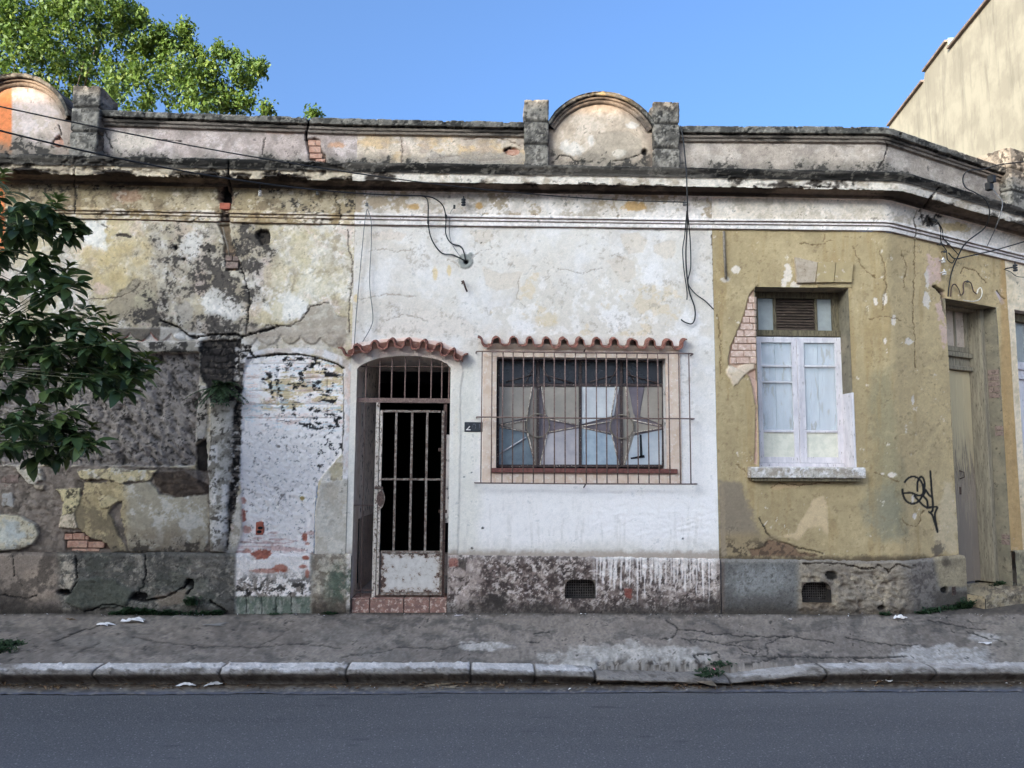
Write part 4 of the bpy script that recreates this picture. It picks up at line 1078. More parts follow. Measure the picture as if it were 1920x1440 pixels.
def paint_white(p):
    p.grain = .075
    X, Y = p.X, p.Y
    n1, n2, n3 = p.n(130, 5, 2), p.n(46, 5, 5), p.n(13, 4, 8)
    undul(p, .016)
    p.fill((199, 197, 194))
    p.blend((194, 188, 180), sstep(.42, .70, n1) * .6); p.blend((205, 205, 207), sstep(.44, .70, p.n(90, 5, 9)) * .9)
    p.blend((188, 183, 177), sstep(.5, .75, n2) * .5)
    # flaked patches showing the older coat
    def flake(poly, c, w=5, d=.0025, a=.85):
        m = p.poly(poly, 1.0, w, 20, 4); p.blend(c, m * a); p.h -= m * d; return m
    m = flake([(985, 520), (1010, 508), (1060, 560), (1090, 540), (1140, 500), (1190, 470), (1200, 505), (1230, 520), (1270, 540), (1290, 570), (1270, 625), (1100, 628), (960, 625), (900, 580), (960, 570)], (196, 192, 186), 9)
    p.blend((212, 212, 214), m * sstep(.54, .62, p.n(24, 5, 3)) * .7); p.blend((196, 180, 152), m * sstep(.6, .68, p.n(36, 4, 8)) * .5)
    for q in ([(1165, 440), (1195, 436), (1212, 450), (1205, 474), (1180, 476), (1168, 462)], [(1226, 462), (1250, 450), (1268, 452), (1262, 478), (1245, 484), (1228, 472)], [(1140, 490), (1160, 478), (1190, 490), (1192, 520), (1170, 530), (1150, 510)], [(905, 500), (940, 512), (980, 510), (975, 540), (930, 545), (905, 528)], [(880, 432), (920, 430), (928, 448), (905, 462), (890, 452)]):
        flake(q, (194, 187, 178), 4, .003)
    flake([(690, 440), (730, 430), (760, 438), (752, 450), (700, 452)], (196, 188, 180), 4); flake([(800, 580), (880, 600), (890, 630), (700, 630), (700, 600), (760, 590)], (200, 195, 190), 8)
    p.blend((196, 172, 124), np.clip(p.blob(816, 512, 5, 12, .4) + p.blob(842, 508, 4, 10) + p.blob(667, 560, 4, 8) + p.blob(1030, 600, 16, 12, .5) * .5, 0, 1) * .6)
    p.blend((212, 213, 217), np.clip(p.blob(1155, 600, 30, 22, .8, .1, 4, 12) + p.blob(1290, 610, 26, 22, .7, .15, 3, 12) + p.blob(985, 615, 22, 14, .7, .15) + p.blob(1225, 520, 24, 22, .7, .2), 0, 1) * .7)
    p.blend((150, 140, 130), sstep(.64, .69, p.n(8, 3, 12)) * sstep(.5, .62, p.n(70, 4, 6)) * .45)
    # thin cracks of the paint
    for q in ([(690, 470), (720, 466), (745, 472), (770, 468)], [(680, 560), (730, 552), (780, 556)], [(860, 500), (850, 490), (840, 488)], [(880, 490), (900, 470), (922, 468), (918, 448)], [(1045, 505), (1090, 512), (1130, 500)], [(975, 520), (968, 560), (985, 575)], [(720, 600), (760, 590), (800, 600)], [(1140, 482), (1155, 476), (1172, 486)]): crack(p, q, 1.1, .003, (150, 140, 132), 3, 5, .7)
    # grey cement plug where the service cable enters
    k = np.clip(p.blob(872, 490, 13, 12, .35, .12, 3, 9) + p.blob(882, 477, 5, 4), 0, 1); p.blend((132, 136, 134), k); p.h += k * .012; k = p.blob(874, 491, 4, 4); p.blend((20, 20, 20), k); p.h -= k * .03
    # sides: pinkish surround of the doorway and its arch
    sur = p.poly([(655, 645), (700, 638), (770, 632), (830, 642), (868, 660), (868, 700), (864, 720), (862, 900), (858, 1040), (838, 1040), (845, 690), (820, 675), (760, 666), (700, 672), (668, 692), (664, 900), (655, 1040)], 1.0, 1.5, 14, 3)
    p.blend((206, 198, 194), sur * .85); p.blend((198, 172, 162), sur * (1 - sstep(680, 720, Y)) * sstep(690, 720, X) * .75); p.blend((200, 172, 128), sur * sstep(848, 854, X) * p.blob(852, 830, 9, 50, .5, .3) * .8)
    p.blend((212, 210, 212), sur * (1 - sstep(664, 672, X)) * .8); p.blend((196, 168, 156), sur * sstep(.52, .62, p.n(20, 4, 6, 1, .4)) * .55)
    p.h += sur * sstep(690, 700, X) * .010
    # fresh brushed patch above the plinth; lower wall whitened to even out the light
    b = p.poly([(1105, 925), (1180, 918), (1250, 930), (1335, 925), (1345, 1000), (1300, 1012), (1200, 1008), (1110, 995)], 5, 14, 26, 5)
    p.blend((230, 232, 240), b * .9); st = fbm(X * .6 + 20 * fbm(X, Y, 40, 2, 3), Y * 1.5 + 30 * fbm(X, Y, 50, 2, 6), 9, 3, 4); p.h += b * (st - .5) * .012; p.blend((216, 217, 224), b * sstep(.55, .65, st) * .5)
    p.blend((228, 228, 231), sstep(600, 930, Y + (n2 - .5) * 140) * .85); p.blend((206, 205, 196), (1 - sstep(880, 915, X + (n2 - .5) * 30)) * sstep(640, 700, Y) * .6)  # lower wall painted whiter to offset weaker light near the ground
    br = fbm(X, Y * .12, 6, 4, 3); p.blend((190, 186, 182), sstep(900, 1000, Y) * sstep(.55, .7, br) * .35)
    p.blend((196, 194, 188), sstep(1005, 1040, Y + (n2 - .5) * 30) * .7); p.blend((146, 134, 124), sstep(1028, 1040, Y + (n3 - .5) * 14) * .7)
    for x, y, r_ in ((885, 1028, 2), (905, 990, 2.2), (1280, 1010, 1.8), (884, 886, 1.6), (870, 894, 1.5), (902, 455, 1.5)): p.blend((50, 46, 44), p.blob(x, y, r_, r_, .2))
    # left and right seams
    p.blend((184, 170, 142), (1 - sstep(656, 664, X + (n3 - .5) * 10)) * .7 * (Y < 640)); crack(p, [(1336, 440), (1338, 520), (1342, 600), (1345, 760), (1352, 900), (1356, 1040)], 1.6, .008, (120, 108, 96), 2.5)

def paint_olive(p):
    p.grain = .11
    X, Y = p.X, p.Y
    n1, n2, n3 = p.n(120, 5, 3), p.n(40, 5, 6), p.n(13, 4, 9)
    undul(p, .018)
    p.fill((160, 146, 114))
    p.blend((150, 136, 106), sstep(.40, .66, n1) * .8); p.blend((170, 156, 124), sstep(.46, .70, p.n(70, 5, 10)) * .7); p.blend((140, 126, 98), sstep(.50, .74, n2) * .45)
    p.blend((180, 162, 126), sstep(1650, 1700, X) * .75); p.blend((190, 172, 134), sstep(1690, 1740, X) * sstep(.45, .62, p.n(90, 5, 12)) * .6)
    p.blend((134, 128, 104), p.poly([(1630, 700), (1668, 690), (1680, 800), (1690, 900), (1700, 1000), (1660, 1010), (1640, 860)], 12, 12, 40, 3) * .75)
    p.blend((122, 122, 108), np.clip(p.blob(1660, 960, 36, 44, .5, .4, 5, 30), 0, 1) * .65)
    p.blend((140, 118, 80), sstep(.52, .74, p.n(26, 4, 3, 1, .12)) * .35); p.blend((184, 168, 132), sstep(.64, .8, p.n(17, 4, 13)) * .35)
    p.blend((112, 98, 74), sstep(.68, .78, p.n(9, 3, 8)) * .35)
    # flakes of lime showing
    fl = sstep(.72, .78, p.n(9, 4, 4)) * sstep(.56, .68, p.n(60, 4, 7)); p.blend((206, 200, 190), fl * .8); p.h -= fl * .002
    for x, y, rx, ry in ((1478, 515, 8, 20), (1490, 534, 10, 8), (1470, 530, 5, 9), (1642, 565, 4, 8), (1660, 560, 4, 12), (1675, 600, 4, 9), (1702, 640, 8, 6), (1738, 562, 7, 14), (1672, 890, 8, 5), (1655, 889, 3, 2.5), (1712, 935, 3, 8), (1716, 968, 4, 6), (1600, 895, 6, 4), (1712, 750, 3, 8), (1740, 520, 5, 18), (1380, 505, 8, 7), (1660, 640, 3, 6)):
        k = p.blob(x, y, rx, ry, .5, .12, 4, 8); p.blend((206, 200, 192), k * .9); p.h -= k * .003
    for q in ([(1630, 600), (1650, 592), (1668, 594), (1690, 600)], [(1650, 470), (1658, 500), (1662, 540), (1655, 580)], [(1600, 460), (1615, 500), (1640, 520)], [(1500, 455), (1540, 460), (1560, 450)], [(1360, 700), (1380, 706), (1410, 704)], [(1345, 590), (1352, 640), (1350, 700)], [(1715, 450), (1716, 520), (1712, 600), (1716, 690)], [(1690, 470), (1700, 500), (1696, 540)], [(1640, 885), (1660, 893), (1684, 905)], [(1690, 970), (1700, 985), (1720, 988), (1730, 960)], [(1380, 870), (1400, 885), (1412, 905)], [(1545, 440), (1546, 452)]): crack(p, q, 1.2, .005, (104, 86, 60), 3, 5, .8)
    crack(p, [(1423, 971), (1430, 983), (1434, 990)], 3, .01, (34, 30, 26), 1); crack(p, [(1434, 992), (1444, 1008), (1466, 1017), (1490, 1026), (1520, 1032), (1545, 1039)], 1.8, .012, (66, 56, 44), 2)
    # plaster lost left of the window, bricks behind
    lost = p.sd([(1421, 536), (1406, 552), (1400, 575), (1390, 605), (1378, 630), (1368, 660), (1368, 684), (1395, 700), (1410, 705), (1421, 715)])
    m = p.peel(lost + (n3 - .5) * 5, (168, 146, 130), .03, 2)
    m = p.peel(p.sd([(1405, 700), (1421, 690), (1421, 872), (1415, 870), (1417, 800), (1418, 760)]) + (n3 - .5) * 4, (178, 152, 140), .02, 2)
    for q in ([(1366, 684), (1380, 690), (1400, 680), (1412, 664), (1420, 668), (1414, 690), (1398, 702), (1382, 720), (1374, 726), (1362, 700)],): k = p.poly(q, 1, 2.5, 10, 3); p.blend((196, 182, 164), k * .9); p.h += k * .012
    k = np.clip(p.blob(1372, 692, 10, 6, .4) + p.blob(1350, 460, 8, 6, .5) * 0, 0, 1); p.blend((204, 194, 180), k * .7)
    # stained lower left corner, brown spall above the plinth
    k = p.poly([(1350, 900), (1392, 905), (1406, 960), (1430, 1000), (1470, 1020), (1500, 1034), (1545, 1042), (1348, 1048)], 6, 10, 30, 5); p.blend((136, 122, 98), k * .8); p.blend((122, 114, 104), k * (1 - sstep(990, 1010, Y)) * .7)
    sp = sstep(.5, .56, p.n(10, 4, 7)) * k * sstep(1000, 1030, Y); p.blend((66, 58, 48), sp * .8)
    m = p.peel(p.sd([(1440, 1012), (1462, 1016), (1488, 1026), (1500, 1036), (1548, 1044), (1410, 1044), (1400, 1030), (1430, 1026)]) + (n3 - .5) * 12, (118, 98, 80), .010); p.blend((84, 70, 58), m * sstep(.5, .6, p.n(8, 4, 5)))
    k = p.poly([(1350, 910), (1358, 912), (1362, 1040), (1352, 1046)], 2, 3, 12); p.blend((140, 128, 110), k)
    p.blend((62, 54, 44), sstep(1038, 1049, Y + (n3 - .5) * 12) * .7)
    # pale repair under the sill, whitish patch near the door
    k = p.poly([(1528, 935), (1545, 930), (1552, 960), (1552, 1010), (1540, 985), (1515, 990), (1496, 1012), (1460, 1006), (1490, 998), (1508, 968)], 3, 3, 16, 3); p.blend((186, 168, 138), k * .85)
    k = p.poly([(1444, 910), (1470, 903), (1500, 906), (1540, 902), (1560, 905), (1490, 914), (1450, 918)], 1.5, 3, 12); p.blend((174, 152, 120), k * .8); crack(p, [(1445, 915), (1460, 906), (1500, 910), (1556, 904)], 1.2, .004, (96, 78, 56))
    p.blend((200, 186, 158), p.poly([(1770, 900), (1786, 905), (1796, 1036), (1760, 1036), (1756, 1010)], 5, 8, 24, 3) * .7); p.blend((96, 88, 78), p.blob(1758, 1030, 10, 12, .5, .3) * .8)
    p.blend((196, 172, 166), np.clip(p.poly([(1737, 455), (1762, 462), (1766, 500), (1764, 540), (1770, 575), (1776, 640), (1768, 660), (1752, 560), (1740, 520)], 1.5, 4, 14, 3), 0, 1) * sstep(.4, .5, p.n(24, 4, 5)) * .8)
    k = p.poly([(1764, 540), (1772, 545), (1776, 570), (1776, 600), (1768, 580)], 1.2, 1.5, 9); p.blend((120, 104, 92), k); p.h -= k * .03
    k = p.poly([(1748, 536), (1756, 536), (1768, 545), (1774, 555), (1770, 560), (1760, 546)], 1.2, 1.5, 9); p.blend((40, 36, 32), k); p.h -= k * .05
    k = np.clip(p.poly([(1866, 546), (1876, 550), (1884, 568), (1878, 572)], 1.2, 1, 8), 0, 1); p.blend((180, 170, 172), k)
    crack(p, [(1870, 545), (1878, 556), (1884, 560)], 2, .01, (60, 52, 46), 1); crack(p, [(1802, 512), (1808, 500), (1830, 508), (1850, 530)], 1.2, .004, (104, 86, 60))
    p.blend((176, 140, 92), sstep(1872, 1880, X) * .5)
    # grey lead-in behind the conduit
    p.blend((196, 192, 186), np.clip(p.blob(1481, 478, 5, 30, .4) * 0 + p.blob(1360, 524, 9, 5, .4), 0, 1) * .8)
    # the sprayed tag
    tagm = np.zeros_like(p.h)
    for q in ([(1745, 884), (1746, 905), (1748, 930), (1749, 955), (1746, 960)], [(1694, 925), (1708, 924), (1722, 929), (1733, 926), (1735, 918), (1742, 928), (1748, 932)],
              [(1731, 930), (1738, 938), (1740, 952)], [(1740, 952), (1757, 951), (1753, 965), (1757, 997)], [(1742, 960), (1749, 968), (1757, 997)]):
        tagm = np.maximum(tagm, p.line([tuple(c) for c in catmull(q, 6)], 3.0, 0, 3, 1.0))
    for cx_, cy_, rx, ry, a0, a1, tl in ((1712, 919, 20, 26, -2.7, 3.0, .28), (1727, 912, 7, 18, 2.6, 7.2, .1)):
        pts = []
        for t in np.linspace(a0, a1, 26):
            ex, ey = rx * math.cos(t), ry * math.sin(t); pts.append((cx_ + ex * math.cos(tl) - ey * math.sin(tl) * .6, cy_ + ey * math.cos(tl) + ex * math.sin(tl) * .9))
        tagm = np.maximum(tagm, p.line(pts, 2.8, 0, 3, 1.0))
    tagm = np.maximum(tagm, p.line([tuple(c) for c in catmull([(1715, 930), (1724, 940), (1732, 948), (1740, 953)], 6)], 2.8, 0, 3, 1.0))
    p.blend((26, 25, 26), tagm * .95)

def paint_cream(p):
    p.fill((214, 202, 180)); p.blend((200, 186, 160), sstep(.5, .62, p.n(60, 5, 3)) * .6); p.blend((180, 160, 124), sstep(880, 1000, p.Y) * .4); undul(p, .01)
ZW0 = lambda f: (lambda s: f(s) - .02)
sheet('wall', derelict, MATS['weathered_plaster'], SL, S1 - .001, [(.0, ZW0(z_pl)), (.0, add(z_mbot, .004))], paint_derelict, .010, .010, [[(DOOR_S0, -.1), (S1 + .1, -.1), (S1 + .1, ARCH[-1][1]), (DOOR_S0, ARCH[-1][1])]] if DOOR_S0 < S1 else ())
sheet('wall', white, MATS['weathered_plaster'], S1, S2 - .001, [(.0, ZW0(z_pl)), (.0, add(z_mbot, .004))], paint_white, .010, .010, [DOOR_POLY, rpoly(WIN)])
sheet('wall', olive, MATS['weathered_plaster'], S2, S3 - .001, [(.0, ZW0(z_pl)), (.0, add(z_mbot, .004))], paint_olive, .010, .010, [rpoly(OWIN), rpoly(ODOOR)])
sheet('wall', cream, MATS['weathered_plaster'], S3, SR, [(.0, ZW0(z_pl)), (.0, add(z_mbot, .004))], paint_cream, .02, .02, [rpoly(CDOOR)])

# plinths
def paint_plinth_derelict(p):
    X, Y = p.X, p.Y
    n2, n3 = p.n(40, 5, 5), p.n(12, 4, 8)
    p.fill((106, 103, 98)); p.blend((80, 79, 76), sstep(.42, .62, p.n(60, 5, 3))); p.blend((146, 142, 134), sstep(.56, .70, p.n(9, 5, 6)) * .8); p.blend((74, 78, 71), sstep(.48, .66, n2) * .5); p.blend((46, 44, 42), sstep(.62, .74, p.n(6, 4, 11)) * .6)
    L_ = 1 - sstep(100, 122, X + (n3 - .5) * 20); p.blend((132, 121, 112), L_ * .9); p.blend((150, 137, 125), L_ * p.blob(75, 1090, 30, 34, .5, .4) * .8); p.blend((84, 77, 71), L_ * sstep(.48, .6, n2) * .8); p.blend((56, 52, 49), L_ * sstep(1105, 1150, Y + (n2 - .5) * 50) * .7)
    p.blend((176, 168, 154), p.poly([(112, 1040), (140, 1040), (142, 1085), (130, 1108), (108, 1105), (110, 1080)], 2, 4, 14, 3) * sstep(.45, .55, p.n(9, 4, 4)) * .8)
    g_ = p.poly([(145, 1085), (215, 1082), (245, 1110), (238, 1130), (160, 1146), (120, 1130), (130, 1110)], 3, 6, 20, 5); p.blend((72, 76, 69), g_ * .8); p.h += g_ * .02
    m = (X < 440).astype(np.float32); rough_cast(p, m * (1 - L_ * .7), .012, 5, 14, .2); p.h += m * (p.n(110, 3, 7) - .5) * .05
    for q, w, d in (([(142, 1040), (143, 1070), (146, 1090), (132, 1112), (110, 1112)], 2.2, .02), ([(272, 1040), (273, 1075), (268, 1100), (245, 1122)], 2.0, .02), ([(245, 1122), (268, 1128), (300, 1124), (325, 1112), (345, 1100), (352, 1088), (362, 1090), (362, 1102), (350, 1112)], 3.5, .04), ([(160, 1146), (190, 1136), (215, 1134), (235, 1142)], 2.2, .02), ([(395, 1128), (410, 1138), (425, 1146)], 3.5, .03), ([(25, 1042), (26, 1080)], 1.5, .008), ([(0, 1115), (40, 1122), (70, 1118)], 1.8, .01)): crack(p, q, w, d, (26, 24, 22), 2.5)
    for x, y, rx, ry in ((119, 1111, 12, 6), (355, 1092, 9, 8), (262, 1118, 14, 6)): k = p.blob(x, y, rx, ry, .4, .15, 4, 9); p.blend((22, 20, 18), k); p.h -= k * .05
    p.blend((122, 110, 98), p.poly([(290, 1118), (330, 1108), (350, 1105), (345, 1130), (300, 1140)], 2, 4, 14) * .6)
    # foot of the bricked-up door and the pilaster beside the gate
    d = sstep(438, 446, X) * (1 - sstep(578, 588, X))
    p.blend((226, 223, 223), d); rough_cast(p, d, .012, 9, 7); p.blend((120, 112, 106), d * sstep(.46, .56, p.n(9, 4, 3)) * sstep(1055, 1100, Y) * .9); p.blend((38, 35, 34), d * sstep(.56, .62, p.n(8, 4, 7)) * sstep(1060, 1110, Y) * .9)
    p.blend((156, 98, 84), d * np.clip(p.blob(490, 1040, 19, 9, .3, .12) + p.blob(527, 1066, 14, 7, .4, .15) * .8 + p.blob(500, 1070, 30, 4, .4, .2) * .6 + p.blob(574, 1046, 7, 4) + p.blob(576, 1076, 4, 9, .4) * .8 + p.blob(568, 1062, 8, 4, .4) * .8, 0, 1))
    t = d * sstep(1116, 1122, Y); p.blend((98, 108, 99), t); p.blend((140, 142, 136), t * sstep(.5, .6, p.n(9, 4, 6, 1, .4)) * .8); p.h -= t * .01
    for x in (461, 490, 517, 546): crack(p, [(x, 1120), (x, 1150)], 1.2, .006, (44, 50, 46), .4)
    w = sstep(580, 590, X + (n3 - .5) * 6); p.blend((170, 164, 152), w); p.blend((120, 112, 102), w * sstep(.46, .56, p.n(10, 4, 5)) * .9); p.blend((74, 88, 77), w * sstep(.45, .62, n2) * sstep(1045, 1080, Y) * .85 * sstep(600, 640, X + (n2 - .5) * 40)); p.blend((80, 72, 64), w * sstep(1105, 1140, Y + (n3 - .5) * 30) * .8)
    rough_cast(p, w, .014, 6, 9); p.blend((206, 202, 198), sstep(648, 651, X + (n3 - .5) * 3) * sstep(.4, .5, p.n(14, 4, 9)) * .7)
    p.blend((46, 42, 38), sstep(1132, 1150, Y + (n3 - .5) * 20) * .6 * (1 - t))
    p.h += (n3 - .5) * .006

def paint_plinth_white(p):
    X, Y = p.X, p.Y
    n2, n3 = p.n(40, 5, 5), p.n(12, 4, 8)
    p.fill((116, 104, 100)); p.blend((86, 75, 72), sstep(.40, .62, p.n(15, 5, 3))); p.blend((70, 62, 59), sstep(.54, .64, n2) * .7)
    p.blend((172, 162, 156), sstep(.50, .66, p.n(8, 5, 6)) * .8); p.blend((196, 188, 184), sstep(.57, .63, p.n(7, 4, 9)) * .8); p.blend((58, 50, 48), sstep(.56, .64, p.n(8, 4, 13)) * .8)
    p.blend((184, 172, 166), (1 - sstep(885, 915, X + (n2 - .5) * 40)) * .65 * sstep(.36, .5, n3)); p.blend((138, 88, 78), p.poly([(842, 1046), (858, 1046), (858, 1062), (842, 1064)], 1, 2, 8) * .8); p.blend((60, 54, 50), p.poly([(860, 1048), (875, 1048), (874, 1072), (862, 1066)], 1, 2, 8) * .7)
    p.blend((206, 200, 196), (1 - sstep(850, 862, X)) * sstep(1105, 1130, Y) * sstep(.42, .52, n3) * .8)
    # runs of white paint over the right half
    run = sstep(1105, 1130, X) * (1 - sstep(1330, 1350, X)); Xd = X + (p.n(30, 2, 4) - .5) * 2
    for sd_, wd_ in ((3, 2.6), (7, 3.6), (11, 2.2)):
        c1 = vnoise(Xd / wd_, 0 * Y, sd_); ln = 8 + 105 * vnoise(np.floor(Xd / wd_ + .5), 0 * Y + 9, sd_ + 1) ** 1.6
        p.blend((216, 213, 213), sstep(.60, .74, c1) * run * (1 - sstep(ln * .8, ln, Y - 1043)) * .9)
    p.blend((214, 212, 212), (1 - sstep(1042, 1058, Y + (n3 - .5) * 22)) * .8 * np.clip(sstep(1080, 1120, X), .25, 1))
    p.blend((200, 192, 188), sstep(1190, 1250, X) * sstep(.46, .55, p.n(9, 4, 4)) * (1 - sstep(1090, 1140, Y)) * .6)
    p.blend((122, 66, 58), p.poly([(1170, 1104), (1184, 1104), (1184, 1122), (1172, 1120)], 1, 2, 8) * .8)
    p.blend((62, 58, 55), sstep(1112, 1150, Y + (n2 - .5) * 46) * .75); p.blend((52, 48, 46), p.blob(930, 1128, 20, 14, .5, .4) * .6)
    rough_cast(p, np.ones_like(X), .011, 4, 9, .5); p.h += (p.n(60, 4, 4) - .5) * .012

def paint_plinth_olive(p):
    X, Y = p.X, p.Y
    n2, n3 = p.n(40, 5, 5), p.n(12, 4, 8)
    p.fill((126, 122, 114)); p.blend((100, 101, 101), (1 - sstep(1485, 1505, X)) * .9); p.h += (1 - sstep(1485, 1505, X)) * (p.n(5, 3, 6) - .5) * .012; p.blend((130, 133, 134), (1 - sstep(1485, 1505, X)) * p.blob(1425, 1090, 60, 26, .5, .5) * .8); p.blend((70, 68, 66), (1 - sstep(1480, 1500, X)) * sstep(1095, 1150, Y + (n2 - .5) * 40) * .8)
    p.blend((96, 84, 78), (1 - sstep(1354, 1362, X)) * .8); p.blend((72, 70, 69), sstep(.56, .74, p.n(5, 4, 5)) * (1 - sstep(1485, 1505, X)) * .55)
    r = sstep(1492, 1506, X + (n3 - .5) * 10) * (1 - sstep(1690, 1730, X)); p.blend((126, 119, 109), r); p.blend((148, 139, 123), r * sstep(.48, .6, p.n(30, 5, 7)) * .8); p.blend((112, 104, 96), r * sstep(.5, .62, n2) * .6)
    top = r * (1 - sstep(1068, 1078, Y + (n3 - .5) * 10)); rr = r * (1 - top * .6)
    k = rough_cast(p, rr, .034, 7, 15, .3); p.blend((78, 68, 60), rr * sstep(.1, .55, -k) * .8); p.h -= rr * .012
    crack(p, [(1500, 1058), (1530, 1055), (1570, 1056), (1600, 1062), (1630, 1068), (1650, 1060), (1668, 1072), (1680, 1062), (1690, 1060), (1712, 1066), (1714, 1058)], 2.2, .02, (54, 46, 40), 3.5)
    p.blend((140, 136, 130), (1 - sstep(1050, 1060, Y)) * .55)
    g_ = sstep(1690, 1720, X) * (1 - sstep(1750, 1766, X + (Y - 1100) * -.12)); p.blend((124, 118, 112), g_ * .8); p.blend((88, 82, 78), g_ * sstep(.5, .58, p.n(7, 4, 6)) * .8)
    b = sstep(1748, 1760, X - (Y - 1060) * .2 + (n3 - .5) * 6) * (1 - sstep(1096, 1104, Y + (n3 - .5) * 8)); p.blend((158, 147, 123), b); p.blend((138, 128, 108), b * sstep(.5, .6, n2) * .7); p.blend((84, 76, 66), p.blob(1773, 1052, 9, 9, .4, .4) * b * .7); p.h += b * .006
    p.blend((72, 66, 60), sstep(1104, 1112, Y) * sstep(1745, 1760, X) * .7)
    for x, y, rx, ry in ((1771, 1106, 6, 6), (1653, 1139, 8, 4), (1560, 1080, 10, 8)): k = p.blob(x, y, rx, ry, .4, .2, 4, 8); p.blend((30, 27, 24), k * .9); p.h -= k * .03
    p.blend((110, 98, 84), p.poly([(1505, 1128), (1556, 1126), (1570, 1140), (1500, 1146)], 2, 3, 12) * .8)
    p.blend((58, 52, 46), sstep(1130, 1150, Y + (n3 - .5) * 24) * .55)
    p.h += (n3 - .5) * .006
def plinth(parent, s0, s1, o, paint, holes=(), ds=.010):
    return sheet('plinth', parent, MATS['weathered_cement'], s0, s1, [(o, -.06), (o, add(z_pl, -.025)), (o * .8, add(z_pl, -.006)), (-.02, z_pl)], paint, ds, .010, holes)
plinth(derelict, SL, DOOR_S0, .045, paint_plinth_derelict); plinth(white, DOOR_S1, S2 - .001, .022, paint_plinth_white, [rpoly(VENT1)])
plinth(olive, S2, ODOOR_S0 + .012, .065, paint_plinth_olive, [rpoly(VENT2)]); 
def pcr(p):
    p.fill((150, 142, 118)); p.blend((120, 114, 98), sstep(.48, .6, p.n(30, 5, 3))); p.h += (p.n(12, 4, 5) - .5) * .008
plinth(olive, ODOOR_S1 - .01, S3 + .10, .055, pcr); plinth(cream, S3 + 1.2, SR, .05, pcr, (), .03)
# ------------------------------------------------------------------ materials of doors, windows and ironwork
mat_mix('reveal_plaster', alb(200, 196, 194), alb(182, 172, 164), 7, .42, .6, rough=.9, c3=alb(150, 132, 120), scale3=22, lo3=.6, hi3=.68)
mat_mix('reveal_olive', alb(128, 122, 106), alb(106, 102, 90), 6, .4, .6, rough=.9, c3=alb(74, 70, 60), scale3=18, lo3=.56, hi3=.68)
mat_mix('dark_room', (.010, .010, .012, 1), (.016, .015, .015, 1), 3, rough=.95)  # near-black colour stands in for the darkness of unlit interiors and brick cells
mat_mix('vestibule_wall', alb(206, 206, 208), alb(188, 188, 190), 4, rough=.85, c3=alb(100, 100, 104), scale3=12)
mat_mix('vestibule_tile', alb(164, 156, 154), alb(140, 134, 134), 9, .4, .6, rough=.5, c3=alb(70, 66, 66), scale3=40, lo3=.58)
mat_mix('step_tile', alb(146, 112, 102), alb(118, 94, 88), 14, .4, .6, rough=.75, c3=alb(186, 168, 158), scale3=24, lo3=.52, hi3=.6)
mat_mix('rusty_iron', alb(92, 74, 68), alb(62, 50, 47), 40, .4, .6, rough=.75, c3=alb(132, 104, 92), scale3=90, lo3=.56, hi3=.66, spec=.35)
mat_mix('grille_iron', alb(118, 98, 92), alb(92, 74, 70), 45, .4, .6, rough=.7, c3=alb(150, 132, 122), scale3=100, lo3=.56, hi3=.64, spec=.35)
mat_mix('flaking_iron', alb(150, 144, 137), alb(86, 74, 68), 34, .40, .58, rough=.7, c3=alb(120, 84, 62), scale3=70, lo3=.56, hi3=.64)
mat_mix('gate_panel_paint', alb(196, 198, 200), alb(184, 184, 184), 8, .4, .6, rough=.6, c3=alb(62, 44, 36), scale3=26, lo3=.635, hi3=.66, bump=.2)
mat_mix('window_surround', alb(208, 194, 182), alb(198, 178, 162), 9, .42, .6, rough=.88, c3=alb(214, 208, 204), scale3=30, lo3=.56, hi3=.64)
mat_mix('red_sill', alb(122, 80, 74), alb(96, 62, 58), 20, .4, .6, rough=.7)
mat_mix('window_iron', alb(74, 62, 60), alb(52, 45, 48), 30, .4, .6, rough=.7, c3=alb(150, 144, 136), scale3=60, lo3=.60, hi3=.64)
mat_mix('putty', alb(208, 202, 194), alb(140, 130, 122), 40, .46, .56, rough=.85, c3=alb(70, 60, 56), scale3=90, lo3=.56, hi3=.62)
mat_mix('canopy_tile', alb(134, 88, 76), alb(96, 64, 58), 22, .40, .6, rough=.85, c3=alb(172, 142, 128), scale3=60, lo3=.56, hi3=.64)
mat_mix('old_wood', alb(112, 106, 86), alb(86, 80, 66), 12, .4, .6, rough=.85, c3=alb(60, 54, 46), scale3=40, lo3=.56, stretch=(3, 3, .4))
mat_mix('dark_louvre', alb(92, 80, 72), alb(62, 53, 48), 18, .4, .6, rough=.85, c3=alb(176, 168, 158), scale3=50, lo3=.66, hi3=.68, stretch=(.4, 1, 3))
mat_mix('white_wood', alb(204, 205, 214), alb(186, 186, 196), 8, .4, .6, rough=.65, c3=alb(128, 118, 112), scale3=30, lo3=.60, hi3=.66, stretch=(2, 2, .5))
mat_mix('shutter_wood', alb(190, 190, 200), alb(166, 166, 176), 6, .4, .6, rough=.75, c3=alb(142, 124, 116), scale3=7, lo3=.56, hi3=.60, stretch=(2.4, 2, .5))
mat_mix('sage_paper', alb(204, 207, 198), alb(190, 194, 184), 14, .4, .6, rough=.7, bump=.9, bdist=.012)
mat_mix('stone_sill', alb(176, 172, 164), alb(146, 140, 132), 14, .42, .58, rough=.85, c3=alb(206, 208, 212), scale3=18, lo3=.56, hi3=.62)
mat_mix('keystone', alb(160, 146, 112), alb(148, 134, 104), 12, .4, .6, rough=.9, c3=alb(176, 166, 150), scale3=16, lo3=.58, hi3=.64)
mat_mix('keystone_bare', alb(168, 158, 144), alb(150, 138, 122), 14, .4, .6, rough=.9, c3=alb(124, 112, 98), scale3=26, lo3=.58, hi3=.66)
mat_mix('old_brick', alb(192, 172, 162), alb(172, 148, 136), 25, .4, .6, rough=.95, c3=alb(204, 192, 184), scale3=30, lo3=.55, hi3=.65, bump=.7)
